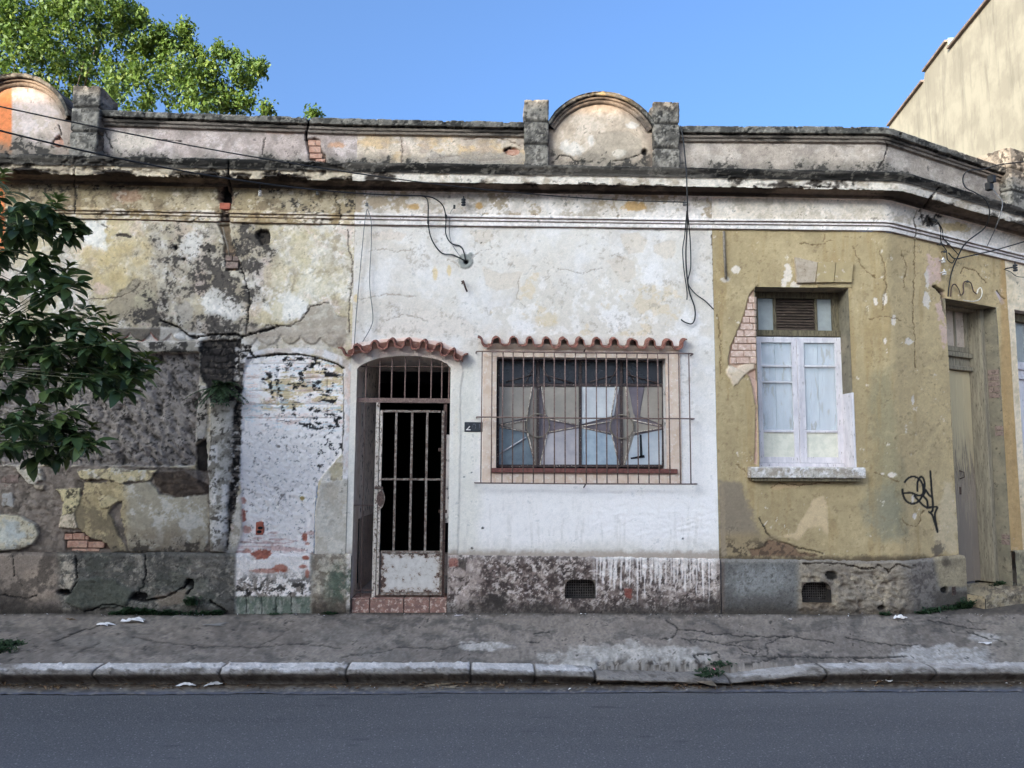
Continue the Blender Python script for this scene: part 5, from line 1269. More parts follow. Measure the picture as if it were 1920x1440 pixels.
mat_mix('red_brick', alb(184, 152, 136), alb(160, 122, 106), 25, .4, .6, rough=.95, c3=alb(140, 122, 112), scale3=30, lo3=.54, hi3=.64, bump=.7)
mat_mix('grey_brick', alb(134, 118, 112), alb(112, 98, 92), 25, .4, .6, rough=.95, c3=alb(92, 82, 76), scale3=30, lo3=.5, hi3=.62, bump=.7)
mat_mix('hollow_brick_clay', alb(166, 98, 80), alb(146, 84, 70), 20, .4, .6, rough=.9)
mat_mix('door_wood_plain', alb(170, 154, 112), alb(150, 134, 98), 8, .40, .6, rough=.8, c3=alb(112, 98, 80), scale3=20, lo3=.54, hi3=.62, stretch=(6, 6, .35))
mat_mix('door_wood_bare', alb(128, 114, 98), alb(108, 96, 84), 8, .40, .6, rough=.85, c3=alb(150, 138, 118), scale3=20, lo3=.56, hi3=.62, stretch=(6, 6, .35))
mat_mix('frame_wood', alb(142, 136, 120), alb(118, 113, 101), 8, .4, .6, rough=.85, c3=alb(76, 72, 62), scale3=24, lo3=.56, hi3=.64, stretch=(4, 4, .4))
mat_mix('pale_board', alb(186, 174, 162), alb(168, 156, 146), 8, .4, .6, rough=.8, c3=alb(140, 128, 116), scale3=26, lo3=.6, hi3=.66)
mat_mix('step_stone', alb(150, 138, 114), alb(122, 112, 96), 10, .4, .6, rough=.9, c3=alb(96, 88, 78), scale3=26, lo3=.54, hi3=.64, bump=.8, bdist=.01)
mat_mix('vent_mesh', alb(98, 94, 92), alb(72, 68, 66), 40, rough=.8)
mat_mix('black_enamel', alb(30, 32, 38), alb(40, 42, 48), 30, rough=.35, spec=.5)
mat_mix('white_enamel', alb(214, 214, 216), alb(200, 200, 202), 30, rough=.4)
mat_mix('worn_digit', alb(96, 100, 110), alb(50, 54, 62), 40, rough=.5)
mat_mix('cable_black', alb(34, 33, 34), alb(44, 43, 44), 30, rough=.6)
mat_mix('cable_grey', alb(110, 112, 116), alb(96, 98, 102), 30, rough=.6)
mat_mix('cable_white', alb(206, 204, 196), alb(188, 186, 178), 30, rough=.6)
mat_mix('zinc_pipe', alb(128, 122, 112), alb(104, 98, 90), 30, rough=.6)
mat_mix('porcelain', alb(196, 198, 200), alb(176, 178, 182), 30, rough=.3, spec=.5)

def mat_worn_door():
    m, nt, b, N, L = nodes('door_wood'); tc = N('ShaderNodeTexCoord'); mp = N('ShaderNodeMapping'); mp.inputs['Scale'].default_value = (14, 14, .9); L(tc.outputs['Object'], mp.inputs[0])
    n1 = N('ShaderNodeTexNoise'); n1.inputs['Scale'].default_value = 3; n1.inputs['Detail'].default_value = 7; n1.inputs['Roughness'].default_value = .7; L(mp.outputs[0], n1.inputs['Vector'])
    sp = N('ShaderNodeSeparateXYZ'); L(tc.outputs['Object'], sp.inputs[0])
    r = N('ShaderNodeMapRange'); r.inputs[1].default_value = 2.3; r.inputs[2].default_value = .7; r.inputs[3].default_value = -.22; r.inputs[4].default_value = .38; L(sp.outputs[2], r.inputs[0])   # paint worn off towards the foot
    ad = N('ShaderNodeMath'); ad.operation = 'ADD'; L(n1.outputs['Fac'], ad.inputs[0]); L(r.outputs[0], ad.inputs[1])
    cr = N('ShaderNodeValToRGB'); e = cr.color_ramp.elements; e[0].position = .36; e[0].color = alb(178, 167, 138); e[1].position = .80; e[1].color = alb(126, 117, 108)
    k = e.new(.52); k.color = alb(162, 151, 126); k = e.new(.58); k.color = alb(104, 95, 84); k = e.new(.66); k.color = alb(146, 136, 122)
    L(ad.outputs[0], cr.inputs[0]); L(cr.outputs[0], b.inputs['Base Color']); b.inputs['Roughness'].default_value = .85
    bp = N('ShaderNodeBump'); bp.inputs['Strength'].default_value = .5; bp.inputs['Distance'].default_value = .004; L(n1.outputs['Fac'], bp.inputs['Height']); L(bp.outputs[0], b.inputs['Normal']); MATS['door_wood'] = m
mat_worn_door()
def mat_rust_panel():
    m, nt, b, N, L = nodes('gate_panel_paint'); tc = N('ShaderNodeTexCoord'); sp = N('ShaderNodeSeparateXYZ'); L(tc.outputs['Generated'], sp.inputs[0])
    def edge(o):
        s = N('ShaderNodeMath'); s.operation = 'SUBTRACT'; L(o, s.inputs[0]); s.inputs[1].default_value = .5; a = N('ShaderNodeMath'); a.operation = 'ABSOLUTE'; L(s.outputs[0], a.inputs[0]); return a.outputs[0]
    mxx = N('ShaderNodeMath'); mxx.operation = 'MAXIMUM'; L(edge(sp.outputs[0]), mxx.inputs[0]); L(edge(sp.outputs[2]), mxx.inputs[1])
    n1 = N('ShaderNodeTexNoise'); n1.inputs['Scale'].default_value = 16; n1.inputs['Detail'].default_value = 8; n1.inputs['Roughness'].default_value = .72; L(tc.outputs['Object'], n1.inputs['Vector'])
    r = N('ShaderNodeMapRange'); r.inputs[1].default_value = .34; r.inputs[2].default_value = .5; r.inputs[3].default_value = 0; r.inputs[4].default_value = .17; L(mxx.outputs[0], r.inputs[0])
    ad = N('ShaderNodeMath'); ad.operation = 'ADD'; L(n1.outputs['Fac'], ad.inputs[0]); L(r.outputs[0], ad.inputs[1])
    cr = N('ShaderNodeValToRGB'); e = cr.color_ramp.elements; e[0].position = .30; e[0].color = alb(206, 206, 206); e[1].position = .74; e[1].color = alb(58, 42, 36)
    for q, c in ((.55, (188, 186, 184)), (.625, (170, 160, 152)), (.645, (92, 66, 54))): k = e.new(q); k.color = alb(*c)
    L(ad.outputs[0], cr.inputs[0]); L(cr.outputs[0], b.inputs['Base Color']); b.inputs['Roughness'].default_value = .6; MATS['gate_panel_paint'] = m
mat_rust_panel()
def pane_mat(name, c, c2, tex=60.0, rough=.28):
    m = mat_mix(name, alb(*c), alb(*c2), 5, .38, .62, rough=rough, bump=.0, spec=.5)
    nt = m.node_tree; b = next(n for n in nt.nodes if n.type == 'BSDF_PRINCIPLED'); bp = next(n for n in nt.nodes if n.type == 'BUMP')
    v = nt.nodes.new('ShaderNodeTexVoronoi'); v.inputs['Scale'].default_value = tex
    tc = next(n for n in nt.nodes if n.type == 'TEX_COORD'); nt.links.new(tc.outputs['Object'], v.inputs['Vector'])
    nt.links.new(v.outputs['Distance'], bp.inputs['Height']); bp.inputs['Strength'].default_value = .5; bp.inputs['Distance'].default_value = .004
    return m
for nm, c, c2 in (('frosted_grey', (134, 130, 124), (152, 146, 138)), ('frosted_warm', (156, 150, 141), (138, 134, 127)), ('frosted_lilac', (180, 178, 184), (158, 156, 164)), ('frosted_pale', (200, 206, 212), (180, 186, 194)), ('frosted_blue', (162, 180, 194), (132, 150, 168)),
                  ('frosted_teal', (112, 128, 138), (86, 100, 114)), ('frosted_light', (182, 192, 202), (160, 172, 186)), ('frosted_mauve', (112, 104, 112), (94, 88, 98)), ('frosted_brown', (128, 122, 115), (110, 105, 100)), ('frosted_dark', (34, 32, 38), (26, 25, 30)), ('milky_glass', (150, 158, 160), (132, 140, 144))): pane_mat(nm, c, c2, 110, .3 if nm != 'frosted_dark' else .2)
def clear_glass():
    m, nt, b, N, L = nodes('clear_glass')
    b.inputs['Base Color'].default_value = (.85, .9, .9, 1); b.inputs['Roughness'].default_value = .06; b.inputs['Alpha'].default_value = .22; b.inputs['Specular IOR Level'].default_value = .6
    MATS['clear_glass'] = m
clear_glass()

def text_part(txt, size, loc_s, loc_z, o, mat, parent, name='digit', sx=1.0):
    cu = bpy.data.curves.new('digits', 'FONT'); cu.body = txt; cu.size = size; cu.align_x = 'CENTER'; cu.align_y = 'CENTER'; cu.extrude = .0012; cu.resolution_u = 3
    tmp = bpy.data.objects.new('tmp', cu); COL.objects.link(tmp)
    me = bpy.data.meshes.new_from_object(tmp.evaluated_get(bpy.context.evaluated_depsgraph_get()))
    bpy.data.objects.remove(tmp); bpy.data.curves.remove(cu)
    v = np.zeros(len(me.vertices) * 3); me.vertices.foreach_get('co', v); v = v.reshape(-1, 3)
    x, y = path(loc_s + v[:, 0] * sx, o + v[:, 2]); q = np.stack([x, y, loc_z + v[:, 1]], -1)
    me.vertices.foreach_set('co', q.ravel()); me.update()
    me.materials.clear(); return link(name, me, mat, parent)

def bar_px(parent, name, p0, p1, o, r, mat, o1=None, n=6):
    a = sz(*p0, o); b = sz(*p1, o if o1 is None else o1)
    return MB().tube([pt(a[0], a[1], o), pt(b[0], b[1], o if o1 is None else o1)], r, n).build(name, mat, parent, smooth=True)
def flat_px(parent, name, x0, x1, y0, y1, o0, o1, mat, bevel=0.0):     # block whose FRONT face covers these pixels
    xm, ym = (x0 + x1) / 2, (y0 + y1) / 2
    return MB().slab(sz(x0, ym, o1)[0], sz(x1, ym, o1)[0], sz(xm, y1, o1)[1], sz(xm, y0, o1)[1], o0, o1).build(name, mat, parent, bevel=bevel)
def poly_px(parent, name, pts, o0, o1, mat):
    q = [sz(x, y, o1) for x, y in pts]
    ar = sum(q[i][0] * q[(i + 1) % len(q)][1] - q[(i + 1) % len(q)][0] * q[i][1] for i in range(len(q)))
    return MB().prism(q if ar > 0 else q[::-1], o0, o1).build(name, mat, parent)

# ------------------------------------------------------------------ white house: gate
rv = MB(); pts = [(DOOR_S1, DOOR_Z0 - .16), (DOOR_S1, ARCH[0][1])] + ARCH + [(DOOR_S0, ARCH[-1][1]), (DOOR_S0, DOOR_Z0 - .16)]
for (a, b), (c, d) in zip(pts[:-1], pts[1:]): rv.quad(pt(a, b, .004), pt(c, d, .004), pt(c, d, -.34), pt(a, b, -.34))
rv.build('doorway_reveal', MATS['reveal_plaster'], white)
ztop = max(z for s, z in ARCH)
dm = MB()
dm.quad(pt(DOOR_S1 + .02, -.05, -.34), pt(DOOR_S1 + .02, -.05, -1.7), pt(DOOR_S1 + .02, 3.0, -1.7), pt(DOOR_S1 + .02, 3.0, -.34))
dm.quad(pt(DOOR_S0 - .001, .95, -.34), pt(DOOR_S0 - .001, .95, -1.7), pt(DOOR_S0 - .001, 3.0, -1.7), pt(DOOR_S0 - .001, 3.0, -.34))
dm.quad(pt(DOOR_S0 - .1, 2.75, -.34), pt(DOOR_S1 + .1, 2.75, -.34), pt(DOOR_S1 + .1, 2.75, -1.7), pt(DOOR_S0 - .1, 2.75, -1.7))
dm.build('vestibule', MATS['vestibule_wall'], white)
tl = MB()
tl.quad(pt(DOOR_S0 + .012, .10, -.34), pt(DOOR_S0 + .012, .10, -1.7), pt(DOOR_S0 + .012, .95, -1.7), pt(DOOR_S0 + .012, .95, -.34))
tl.quad(pt(DOOR_S0 + .012, .95, -.34), pt(DOOR_S0 + .012, .95, -1.7), pt(DOOR_S0 - .02, .95, -1.7), pt(DOOR_S0 - .02, .95, -.34))
tl.build('tile_dado', MATS['vestibule_tile'], white)
fl = MB().quad(pt(DOOR_S0 - .1, DOOR_Z0 - .004, -.30), pt(DOOR_S1 + .1, DOOR_Z0 - .004, -.30), pt(DOOR_S1 + .1, DOOR_Z0 - .004, -1.7), pt(DOOR_S0 - .1, DOOR_Z0 - .004, -1.7)).build('vestibule_floor', MATS['vestibule_tile'], white)
# a second, inner doorway: raised sill and black room
MB().slab(DOOR_S0 + .02, DOOR_S1 + .02, .0, .42, -1.85, -1.7).build('inner_sill', MATS['vestibule_tile'], white)
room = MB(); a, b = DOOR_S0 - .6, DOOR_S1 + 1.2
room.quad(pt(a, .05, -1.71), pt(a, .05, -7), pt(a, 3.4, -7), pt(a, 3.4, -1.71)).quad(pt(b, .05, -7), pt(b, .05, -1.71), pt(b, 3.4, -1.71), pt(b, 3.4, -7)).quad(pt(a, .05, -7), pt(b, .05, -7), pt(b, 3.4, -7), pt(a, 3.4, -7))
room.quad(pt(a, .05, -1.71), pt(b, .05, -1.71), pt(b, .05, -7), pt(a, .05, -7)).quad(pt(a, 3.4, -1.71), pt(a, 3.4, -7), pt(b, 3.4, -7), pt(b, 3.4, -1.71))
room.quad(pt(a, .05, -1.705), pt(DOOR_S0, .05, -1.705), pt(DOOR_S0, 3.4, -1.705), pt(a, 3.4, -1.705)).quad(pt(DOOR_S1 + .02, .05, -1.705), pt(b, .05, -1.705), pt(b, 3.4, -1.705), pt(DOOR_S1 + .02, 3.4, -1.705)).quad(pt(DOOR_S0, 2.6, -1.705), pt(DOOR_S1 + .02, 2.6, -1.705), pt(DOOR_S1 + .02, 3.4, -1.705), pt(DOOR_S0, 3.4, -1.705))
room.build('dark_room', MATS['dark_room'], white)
# tiled doorstep
st = MB().slab(DOOR_S0, DOOR_S1, -.05, DOOR_Z0 - .008, -.34, -.012).build('doorstep', mat_mix('grout', alb(96, 84, 78), alb(76, 68, 64), 20, rough=.9), white)
for x0, x1 in ((660, 692), (694, 756), (758, 804), (806, 837)):
    flat_px(st, 'tile', x0, x1, 1124, 1149, -.02, .002, MATS['step_tile'], .003)
    s0, s1 = sz(x0, 1130, 0)[0], sz(x1, 1130, 0)[0]
    MB().slab(s0, s1, DOOR_Z0 - .014, DOOR_Z0 - .001, -.30, -.002).build('tile', MATS['step_tile'], st, bevel=.003)

gate = empty('gate', tuple(pt((DOOR_S0 + DOOR_S1) / 2, DOOR_Z0, -.05)), white)
GO = -.05; I, FI = MATS['rusty_iron'], MATS['flaking_iron']
def arch_z(s):
    q = sorted(ARCH); return float(np.interp(s, [a for a, b in q], [b for a, b in q]))
flat_px(gate, 'transom_rail', 669, 846, 746.5, 755, GO - .012, GO + .012, MATS['grille_iron'])
a, b = sz(672, 687, GO), sz(845, 688, GO); MB().tube([pt(a[0], a[1], GO), pt(b[0], b[1], GO)], .006).build('arch_rail', I, gate)
for x in (685.5, 711, 734, 759, 785, 808, 828, 841.5):
    s, z = sz(x, 748, GO); MB().tube([pt(s, z, GO), pt(s, arch_z(s) - .005, GO)], .0085).build('transom_bar', MATS['grille_iron'], gate)
mat_mix('peeling_iron', alb(196, 190, 183), alb(170, 160, 150), 24, .42, .6, rough=.7, c3=alb(84, 66, 56), scale3=34, lo3=.54, hi3=.60)
flat_px(gate, 'post', 701, 707.5, 755, 1121, GO - .018, GO + .018, MATS['peeling_iron'])
leaf = empty('gate_leaf', tuple(pt(sz(709, 1000, GO)[0], DOOR_Z0, GO)), gate)
flat_px(leaf, 'stile', 709, 713.5, 770, 1116, GO - .016, GO + .016, MATS['peeling_iron']); flat_px(leaf, 'stile', 826, 830.5, 770, 1116, GO - .016, GO + .016, FI)
for y0, y1 in ((769, 773), (897, 900.5), (1033, 1037.5), (1111, 1116)): flat_px(leaf, 'rail', 713.7, 825.8, y0, y1, GO - .014, GO + .014, FI)
for x in (740.5, 770.5, 799): flat_px(leaf, 'bar', x - 2, x + 2, 773.2, 1032.8, GO - .010, GO + .010, FI)
pan = flat_px(leaf, 'kick_panel', 714, 825.5, 1038, 1110.5, GO - .006, GO + .004, MATS['gate_panel_paint'])
s, z = sz(705, 935, GO + .03)
lk = MB()
ring = [pt(s + .090 * math.cos(t), z + .125 * math.sin(t), GO + .03) for t in np.linspace(-1.4, 1.4, 25)]
lk.tube(ring, .006, 6, cap=False); lk.build('lock_ring', FI, leaf, True)
disc = [(s + .052 + .044 * math.cos(t), z + .085 * math.sin(t)) for t in np.linspace(0, 2 * math.pi, 21)[:-1]]
MB().prism(disc, GO + .017, GO + .028).build('lock_plate', I, leaf)
flat_px(leaf, 'latch', 702, 718, 912, 917, GO + .018, GO + .03, I)
flat_px(leaf, 'hinge', 822, 836, 840, 846, GO - .03, GO - .017, I); flat_px(leaf, 'hinge', 822, 838, 956, 962, GO - .03, GO - .017, I)
a, b = sz(685.5, 756, GO), sz(679, 1120, GO); MB().tube([pt(a[0], a[1], GO), pt(a[0], b[1], GO)], .006).build('side_bar', I, gate)
for y in (947, 1106): a, b = sz(664, y, GO), sz(701, y, GO); MB().tube([pt(a[0], a[1], GO + .02), pt(b[0], b[1], GO + .02)], .006).build('side_rail', I, gate)
a, b = sz(832, 756, GO), sz(838, 756, GO); MB().slab(a[0], b[0], DOOR_Z0, a[1], GO - .03, GO - .012).build('post', I, gate)
flat_px(white, 'inner_door_edge', 835, 842, 815, 980, -.30, -.24, MATS['vestibule_wall'])

# scalloped tile canopies
def tile_mesh(A, th, depth, slope, seed, n=17):
    """one trough of a pan tile, from crest to crest, unit width; profile thickened, laid sloping out of the wall"""
    m = MB(); r = .25; k = A / (.25 * .185)
    c = [(-.5 + r * math.cos(t), k * r * .185 * math.sin(t)) for t in np.linspace(1.75, .12, 6)] + [(r * math.cos(t), k * r * .185 * math.sin(t)) for t in np.linspace(math.pi, 2 * math.pi, 13)] + [(.5 + r * math.cos(t), k * r * .185 * math.sin(t)) for t in np.linspace(math.pi - .12, math.pi - 1.75, 6)]
    n = len(c)
    nr = []
    for i in range(n):
        a, b = c[max(i - 1, 0)], c[min(i + 1, n - 1)]; dx, dz_ = (b[0] - a[0]) * .185, b[1] - a[1]; l = math.hypot(dx, dz_); nr.append((-dz_ / l, dx / l))
    ring = [(x * .185, z) for x, z in c] + [(x * .185 - q[0] * th, z - q[1] * th) for (x, z), q in zip(c, nr)]
    for o, dz_ in ((-.03, slope * .25), (depth * .5, -slope * .5), (depth, -slope)):
        for x, z in ring: m.v.append((x, -o, z + dz_ + .002 * math.sin(seed * 7 + x * 60)))
    R2 = 2 * n
    for k in (0, R2):
        for i in range(n - 1):
            m.f += [(k + i, k + i + 1, k + R2 + i + 1, k + R2 + i), (k + n + i + 1, k + n + i, k + R2 + n + i, k + R2 + n + i + 1)]
        m.f += [(k, k + R2, k + R2 + n, k + n), (k + n - 1, k + 2 * n - 1, k + R2 + 2 * n - 1, k + R2 + n - 1)]
    for i in range(n - 1): m.f += [(2 * R2 + i, 2 * R2 + i + 1, 2 * R2 + n + i + 1, 2 * R2 + n + i), (i + 1, i, n + i, n + i + 1)]
    return m.mesh('canopy_tile', False)
TILES = [tile_mesh(.050, .015, .125, .03, 1), tile_mesh(.052, .014, .118, .028, 2), tile_mesh(.049, .016, .13, .032, 3)]
rnd = random.Random(5)
def canopy(parent, crests, tilt):
    """crests: pixel positions of the crests; a trough tile between each pair and one at each end"""
    root = empty('tile_canopy', tuple(pt(*sz(*crests[len(crests) // 2]))), parent)
    C = [np.array(sz(x, y + 10, .1)) for x, y in crests]
    mids = [C[0] - (C[1] - C[0]) * .5] + [(a + b) / 2 for a, b in zip(C[:-1], C[1:])] + [C[-1] + (C[-1] - C[-2]) * .5]
    wid = [np.linalg.norm(C[1] - C[0])] + [np.linalg.norm(b_ - a_) for a_, b_ in zip(C[:-1], C[1:])] + [np.linalg.norm(C[-1] - C[-2])]
    for k, p in enumerate(mids):
        me = TILES[rnd.randrange(3)]
        o = bpy.data.objects.new('roof_tile', me); COL.objects.link(o)
        if not me.materials: me.materials.append(MATS['canopy_tile'])
        o.location = pt(p[0], p[1] + .006 + rnd.uniform(-.004, .004), .0)
        o.scale = (wid[k] / .185 * rnd.uniform(.99, 1.03), 1, rnd.uniform(.95, 1.06))
        o.rotation_euler = (rnd.uniform(-.04, .04), (tilt(p[0]) if tilt else 0) + rnd.uniform(-.05, .05), rnd.uniform(-.04, .04))
        attach(o, root)
    return root
canopy(white, [(930, 626), (963, 626.5), (994, 627), (1025, 627), (1056.5, 627.5), (1088, 628), (1120, 628.5), (1152, 629), (1186, 629.5), (1220, 630), (1253, 630.5)], None)
dc = [(669, 641), (702, 634), (734, 629.5), (765, 628.5), (795, 632), (823, 639), (848, 649)]
sc_ = [sz(x, y, .1) for x, y in dc]
canopy(white, dc, lambda s: -float(np.interp(s, [q[0] for q in sc_], np.gradient([q[1] for q in sc_], [q[0] for q in sc_]))))
# plaster bed that carries the tiles
def bed(pts_top, hgt, o1):
    m = MB(); q = [sz(x, y, o1) for x, y in pts_top]
    for (a, za), (b, zb) in zip(q[:-1], q[1:]):
        m.quad(pt(a, za - hgt, .002), pt(b, zb - hgt, .002), pt(b, zb, o1), pt(a, za, o1)); m.quad(pt(a, za, o1), pt(b, zb, o1), pt(b, zb, .0), pt(a, za, .0))
    return m
bed([(914, 644), (1275, 649)], .065, .07).build('canopy_bed', MATS['window_surround'], white)
bed([(652, 657), (669, 651), (702, 644), (734, 640), (765, 639), (795, 642), (823, 649), (848, 658), (868, 668)], .06, .06).build('canopy_bed', mat_mix('pink_plaster', alb(190, 156, 144), alb(176, 140, 128), 10, rough=.9, c3=alb(204, 190, 184), scale3=24), white)

# ------------------------------------------------------------------ white house: window behind its grille
win = empty('window', tuple(pt((WIN[0] + WIN[1]) / 2, WIN[2], -.1)), white)
so = rect(905, 1276, 657, 906)
MB().slab(so[0], so[1], WIN[3], so[3], -.02, .018).build('surround', MATS['window_surround'], win, bevel=.004)
MB().slab(so[0], WIN[0], so[2], WIN[3] - .001, -.02, .017).build('surround', MATS['window_surround'], win, bevel=.004)
MB().slab(WIN[1], so[1], so[2], WIN[3] - .001, -.02, .017).build('surround', MATS['window_surround'], win, bevel=.004)
MB().slab(WIN[0] + .001, WIN[1] - .001, so[2], WIN[2] - .04, -.02, .016).build('surround', MATS['window_surround'], win, bevel=.004)
a = sz(920, 883, .05)[0], sz(1271, 883, .05)[0]
MB().slab(a[0], a[1], WIN[2] - .045, WIN[2] + .004, -.02, .05).build('sill', MATS['red_sill'], win, bevel=.006)
rv = MB(); q = rpoly(WIN)
for (a, b), (c, d) in zip(q, q[1:] + q[:1]): rv.quad(pt(a, b, -.019), pt(c, d, -.019), pt(c, d, -.30), pt(a, b, -.30))
rv.build('reveal', MATS['vestibule_wall'], win)
WO = -.15
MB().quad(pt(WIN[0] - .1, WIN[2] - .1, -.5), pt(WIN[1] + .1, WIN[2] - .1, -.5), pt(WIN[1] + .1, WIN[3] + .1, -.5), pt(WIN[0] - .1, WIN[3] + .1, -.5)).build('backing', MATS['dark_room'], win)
WI = MATS['window_iron']
for x0, x1 in ((933, 936), (1006, 1011), (1086, 1090.5), (1163.5, 1168), (1242, 1246)): flat_px(win, 'mullion', x0, x1, 675, 875, WO - .02, WO + .014, WI)
for y0, y1 in ((674, 677), (719.5, 724.5), (871.5, 876)):
    for x0, x1 in ((936.2, 1005.8), (1011.2, 1085.8), (1090.7, 1163.3), (1168.2, 1241.8)): flat_px(win, 'rail', x0, x1, y0, y1, WO - .016, WO + .012, WI)
PN = [([(936, 725), (999, 725), (991, 770), (986, 783), (936, 795)], 'frosted_grey'), ([(936, 800), (986, 812), (1002, 871), (936, 871)], 'frosted_teal'),
      ([(1015, 725), (1085, 725), (1085, 796), (1029, 783), (1021, 772)], 'frosted_warm'), ([(1085, 803), (1030, 813), (1025, 820), (1014, 871), (1085, 871)], 'frosted_lilac'),
      ([(1091, 725), (1161, 725), (1151, 779), (1091, 795)], 'frosted_pale'), ([(1091, 803), (1146, 816), (1161, 871), (1091, 871)], 'frosted_blue'),
      ([(1209, 725), (1241, 725), (1241, 796), (1200, 780)], 'frosted_grey'), ([(1178, 725), (1207, 725), (1199, 779), (1188, 777)], 'frosted_mauve'), ([(1241, 806), (1189, 817), (1173, 871), (1241, 871)], 'frosted_light'),
      ([(1031, 790), (1080, 799), (1031, 808)], 'frosted_mauve'), ([(1096, 799), (1143, 790), (1143, 811)], 'frosted_mauve'), ([(984, 788), (984, 808), (942, 798)], 'frosted_grey'), ([(1191, 792), (1236, 801), (1191, 811)], 'frosted_warm')]
PN += [([(987, 783), (1000, 725), (1006, 725), (1006, 871), (1003, 871), (987, 812)], 'frosted_brown'), ([(1168, 725), (1178, 725), (1190, 780), (1190, 815), (1173, 871), (1168, 871)], 'frosted_warm')]
for x0, x1 in ((937, 1005), (1012, 1085), (1091, 1163), (1169, 1241)): PN.append(([(x0, 678), (x1, 678), (x1, 719), (x0, 719)], 'frosted_dark'))
for q, m in PN: k = .006 if m == 'frosted_brown' or q[0] == (1168, 725) else 0; poly_px(win, 'pane', q, WO - .006 - k, WO - .001 - k, MATS[m])
poly_px(win, 'back_sheet', [(937, 726), (1241, 726), (1241, 870), (937, 870)], WO - .028, WO - .022, MATS['frosted_mauve'])
PT = MATS['putty']
def circ(cx, cy, r, o, rr, name, mat, a0=0, a1=2 * math.pi):
    s, z = sz(cx, cy, o); k = sz(cx + r, cy, o)[0] - s
    MB().tube([pt(s + k * math.cos(t), z + k * math.sin(t), o) for t in np.linspace(a0, a1, 29)], rr, 5).build(name, mat, win, True)
for cx, cy in ((1008.5, 798), (1166, 800)): circ(cx, cy, 22, WO + .02, .008, 'star_ring', MATS['zinc_pipe'])
for cx, cy, l, r_ in ((1008.5, 798, 937, 1085), (1166, 800, 1091, 1241)):
    for p0, p1 in (((cx - 21, cy - 13), (cx - 11, 725)), ((cx + 14, cy - 19), (cx + 7, 725)), ((cx - 19, cy + 14), (cx - 5, 872)), ((cx + 17, cy + 17), (cx + 4, 872)),
                   ((cx - 21, cy - 10), (l, cy - 1)), ((cx - 21, cy + 12), (l, cy + 2)), ((cx + 21, cy - 12), (r_, cy - 1)), ((cx + 21, cy + 12), (r_, cy + 2))): bar_px(win, 'star_bar', p0, p1, WO + .012, .0065, PT)
    for p0, p1 in (((cx - 60, 716), (cx - 8, 702)), ((cx + 10, 702), (cx + 66, 718)), ((cx - 22, 716), (cx - 6, 684)), ((cx + 6, 684), (cx + 24, 716))): bar_px(win, 'star_bar', p0, p1, WO + .012, .006, WI)
bar_px(win, 'broken_lath', (936, 851), (986, 820), WO + .016, .008, MATS['white_wood'])
poly_px(win, 'tape_strip', [(1199, 815), (1203, 815), (1205, 856), (1200, 858)], WO + .004, WO + .006, MATS['frosted_dark']); poly_px(win, 'tape_strip', [(1182, 858), (1208, 853), (1209, 858), (1183, 861)], WO + .004, WO + .006, MATS['frosted_dark'])

gr = empty('window_grille', tuple(pt((WIN[0] + WIN[1]) / 2, so[2], .13)), white); GG = .13
zt, zm, zb = sz(1095, 661, GG)[1], sz(1095, 783.5, GG)[1], sz(1095, 906.5, GG)[1]
gs0, gs1 = sz(902.5, 780, GG)[0], sz(1293, 780, GG)[0]
me_bar = MB().tube([(0, 0, zb), (0, 0, zt)], .0068, 6).mesh('bar', True)
for k in range(21):
    s = gs0 + (gs1 - gs0) * k / 20
    o = link('bar', me_bar, MATS['grille_iron'], gr); o.location = pt(s, 0, GG); o.location.z = rnd.uniform(-.002, .002); o.rotation_euler = (0, rnd.uniform(-.0015, .0015), 0)
for z, e0, e1 in ((zt, 891, 1303), (zm, 893, 1303), (zb, 891, 1306)):
    a, b = sz(e0, 780, GG)[0], sz(e1, 780, GG)[0]
    MB().tube([pt(a, z, .0), pt(a + .004, z, GG - .02), pt(a + .03, z, GG + .009), pt((a + b) / 2, z - .004, GG + .009), pt(b - .03, z, GG + .009), pt(b - .004, z, GG - .02), pt(b, z, .0)], .0075, 6).build('rail', MATS['grille_iron'], gr, True)
for px_, py_ in ((1096, 658), (1096, 914)):
    s, z = sz(px_, py_, .06); MB().tube([pt(s, z, .0), pt(s, z + (.01 if py_ < 700 else .03), GG)], .008).build('wall_stay', I, gr)

# number plate
s, z = sz(888, 800.5, .01); w2, h2 = .098, .052
pl = MB().slab(s - w2, s + w2, z - h2, z + h2, .0, .012).build('number_plate', MATS['black_enamel'], white, bevel=.004)
text_part('2', .095, s - .058, z, .0128, MATS['worn_digit'], pl); text_part('0', .095, s + .006, z, .0128, MATS['worn_digit'], pl); text_part('1', .095, s + .064, z, .0128, MATS['worn_digit'], pl)
MB().prism([(s - .085, z - .036), (s - .032, z - .036), (s - .032, z - .026), (s - .062, z - .026), (s - .036, z + .004), (s - .046, z + .008)], .0128, .0146).build('digit', MATS['white_enamel'], pl)

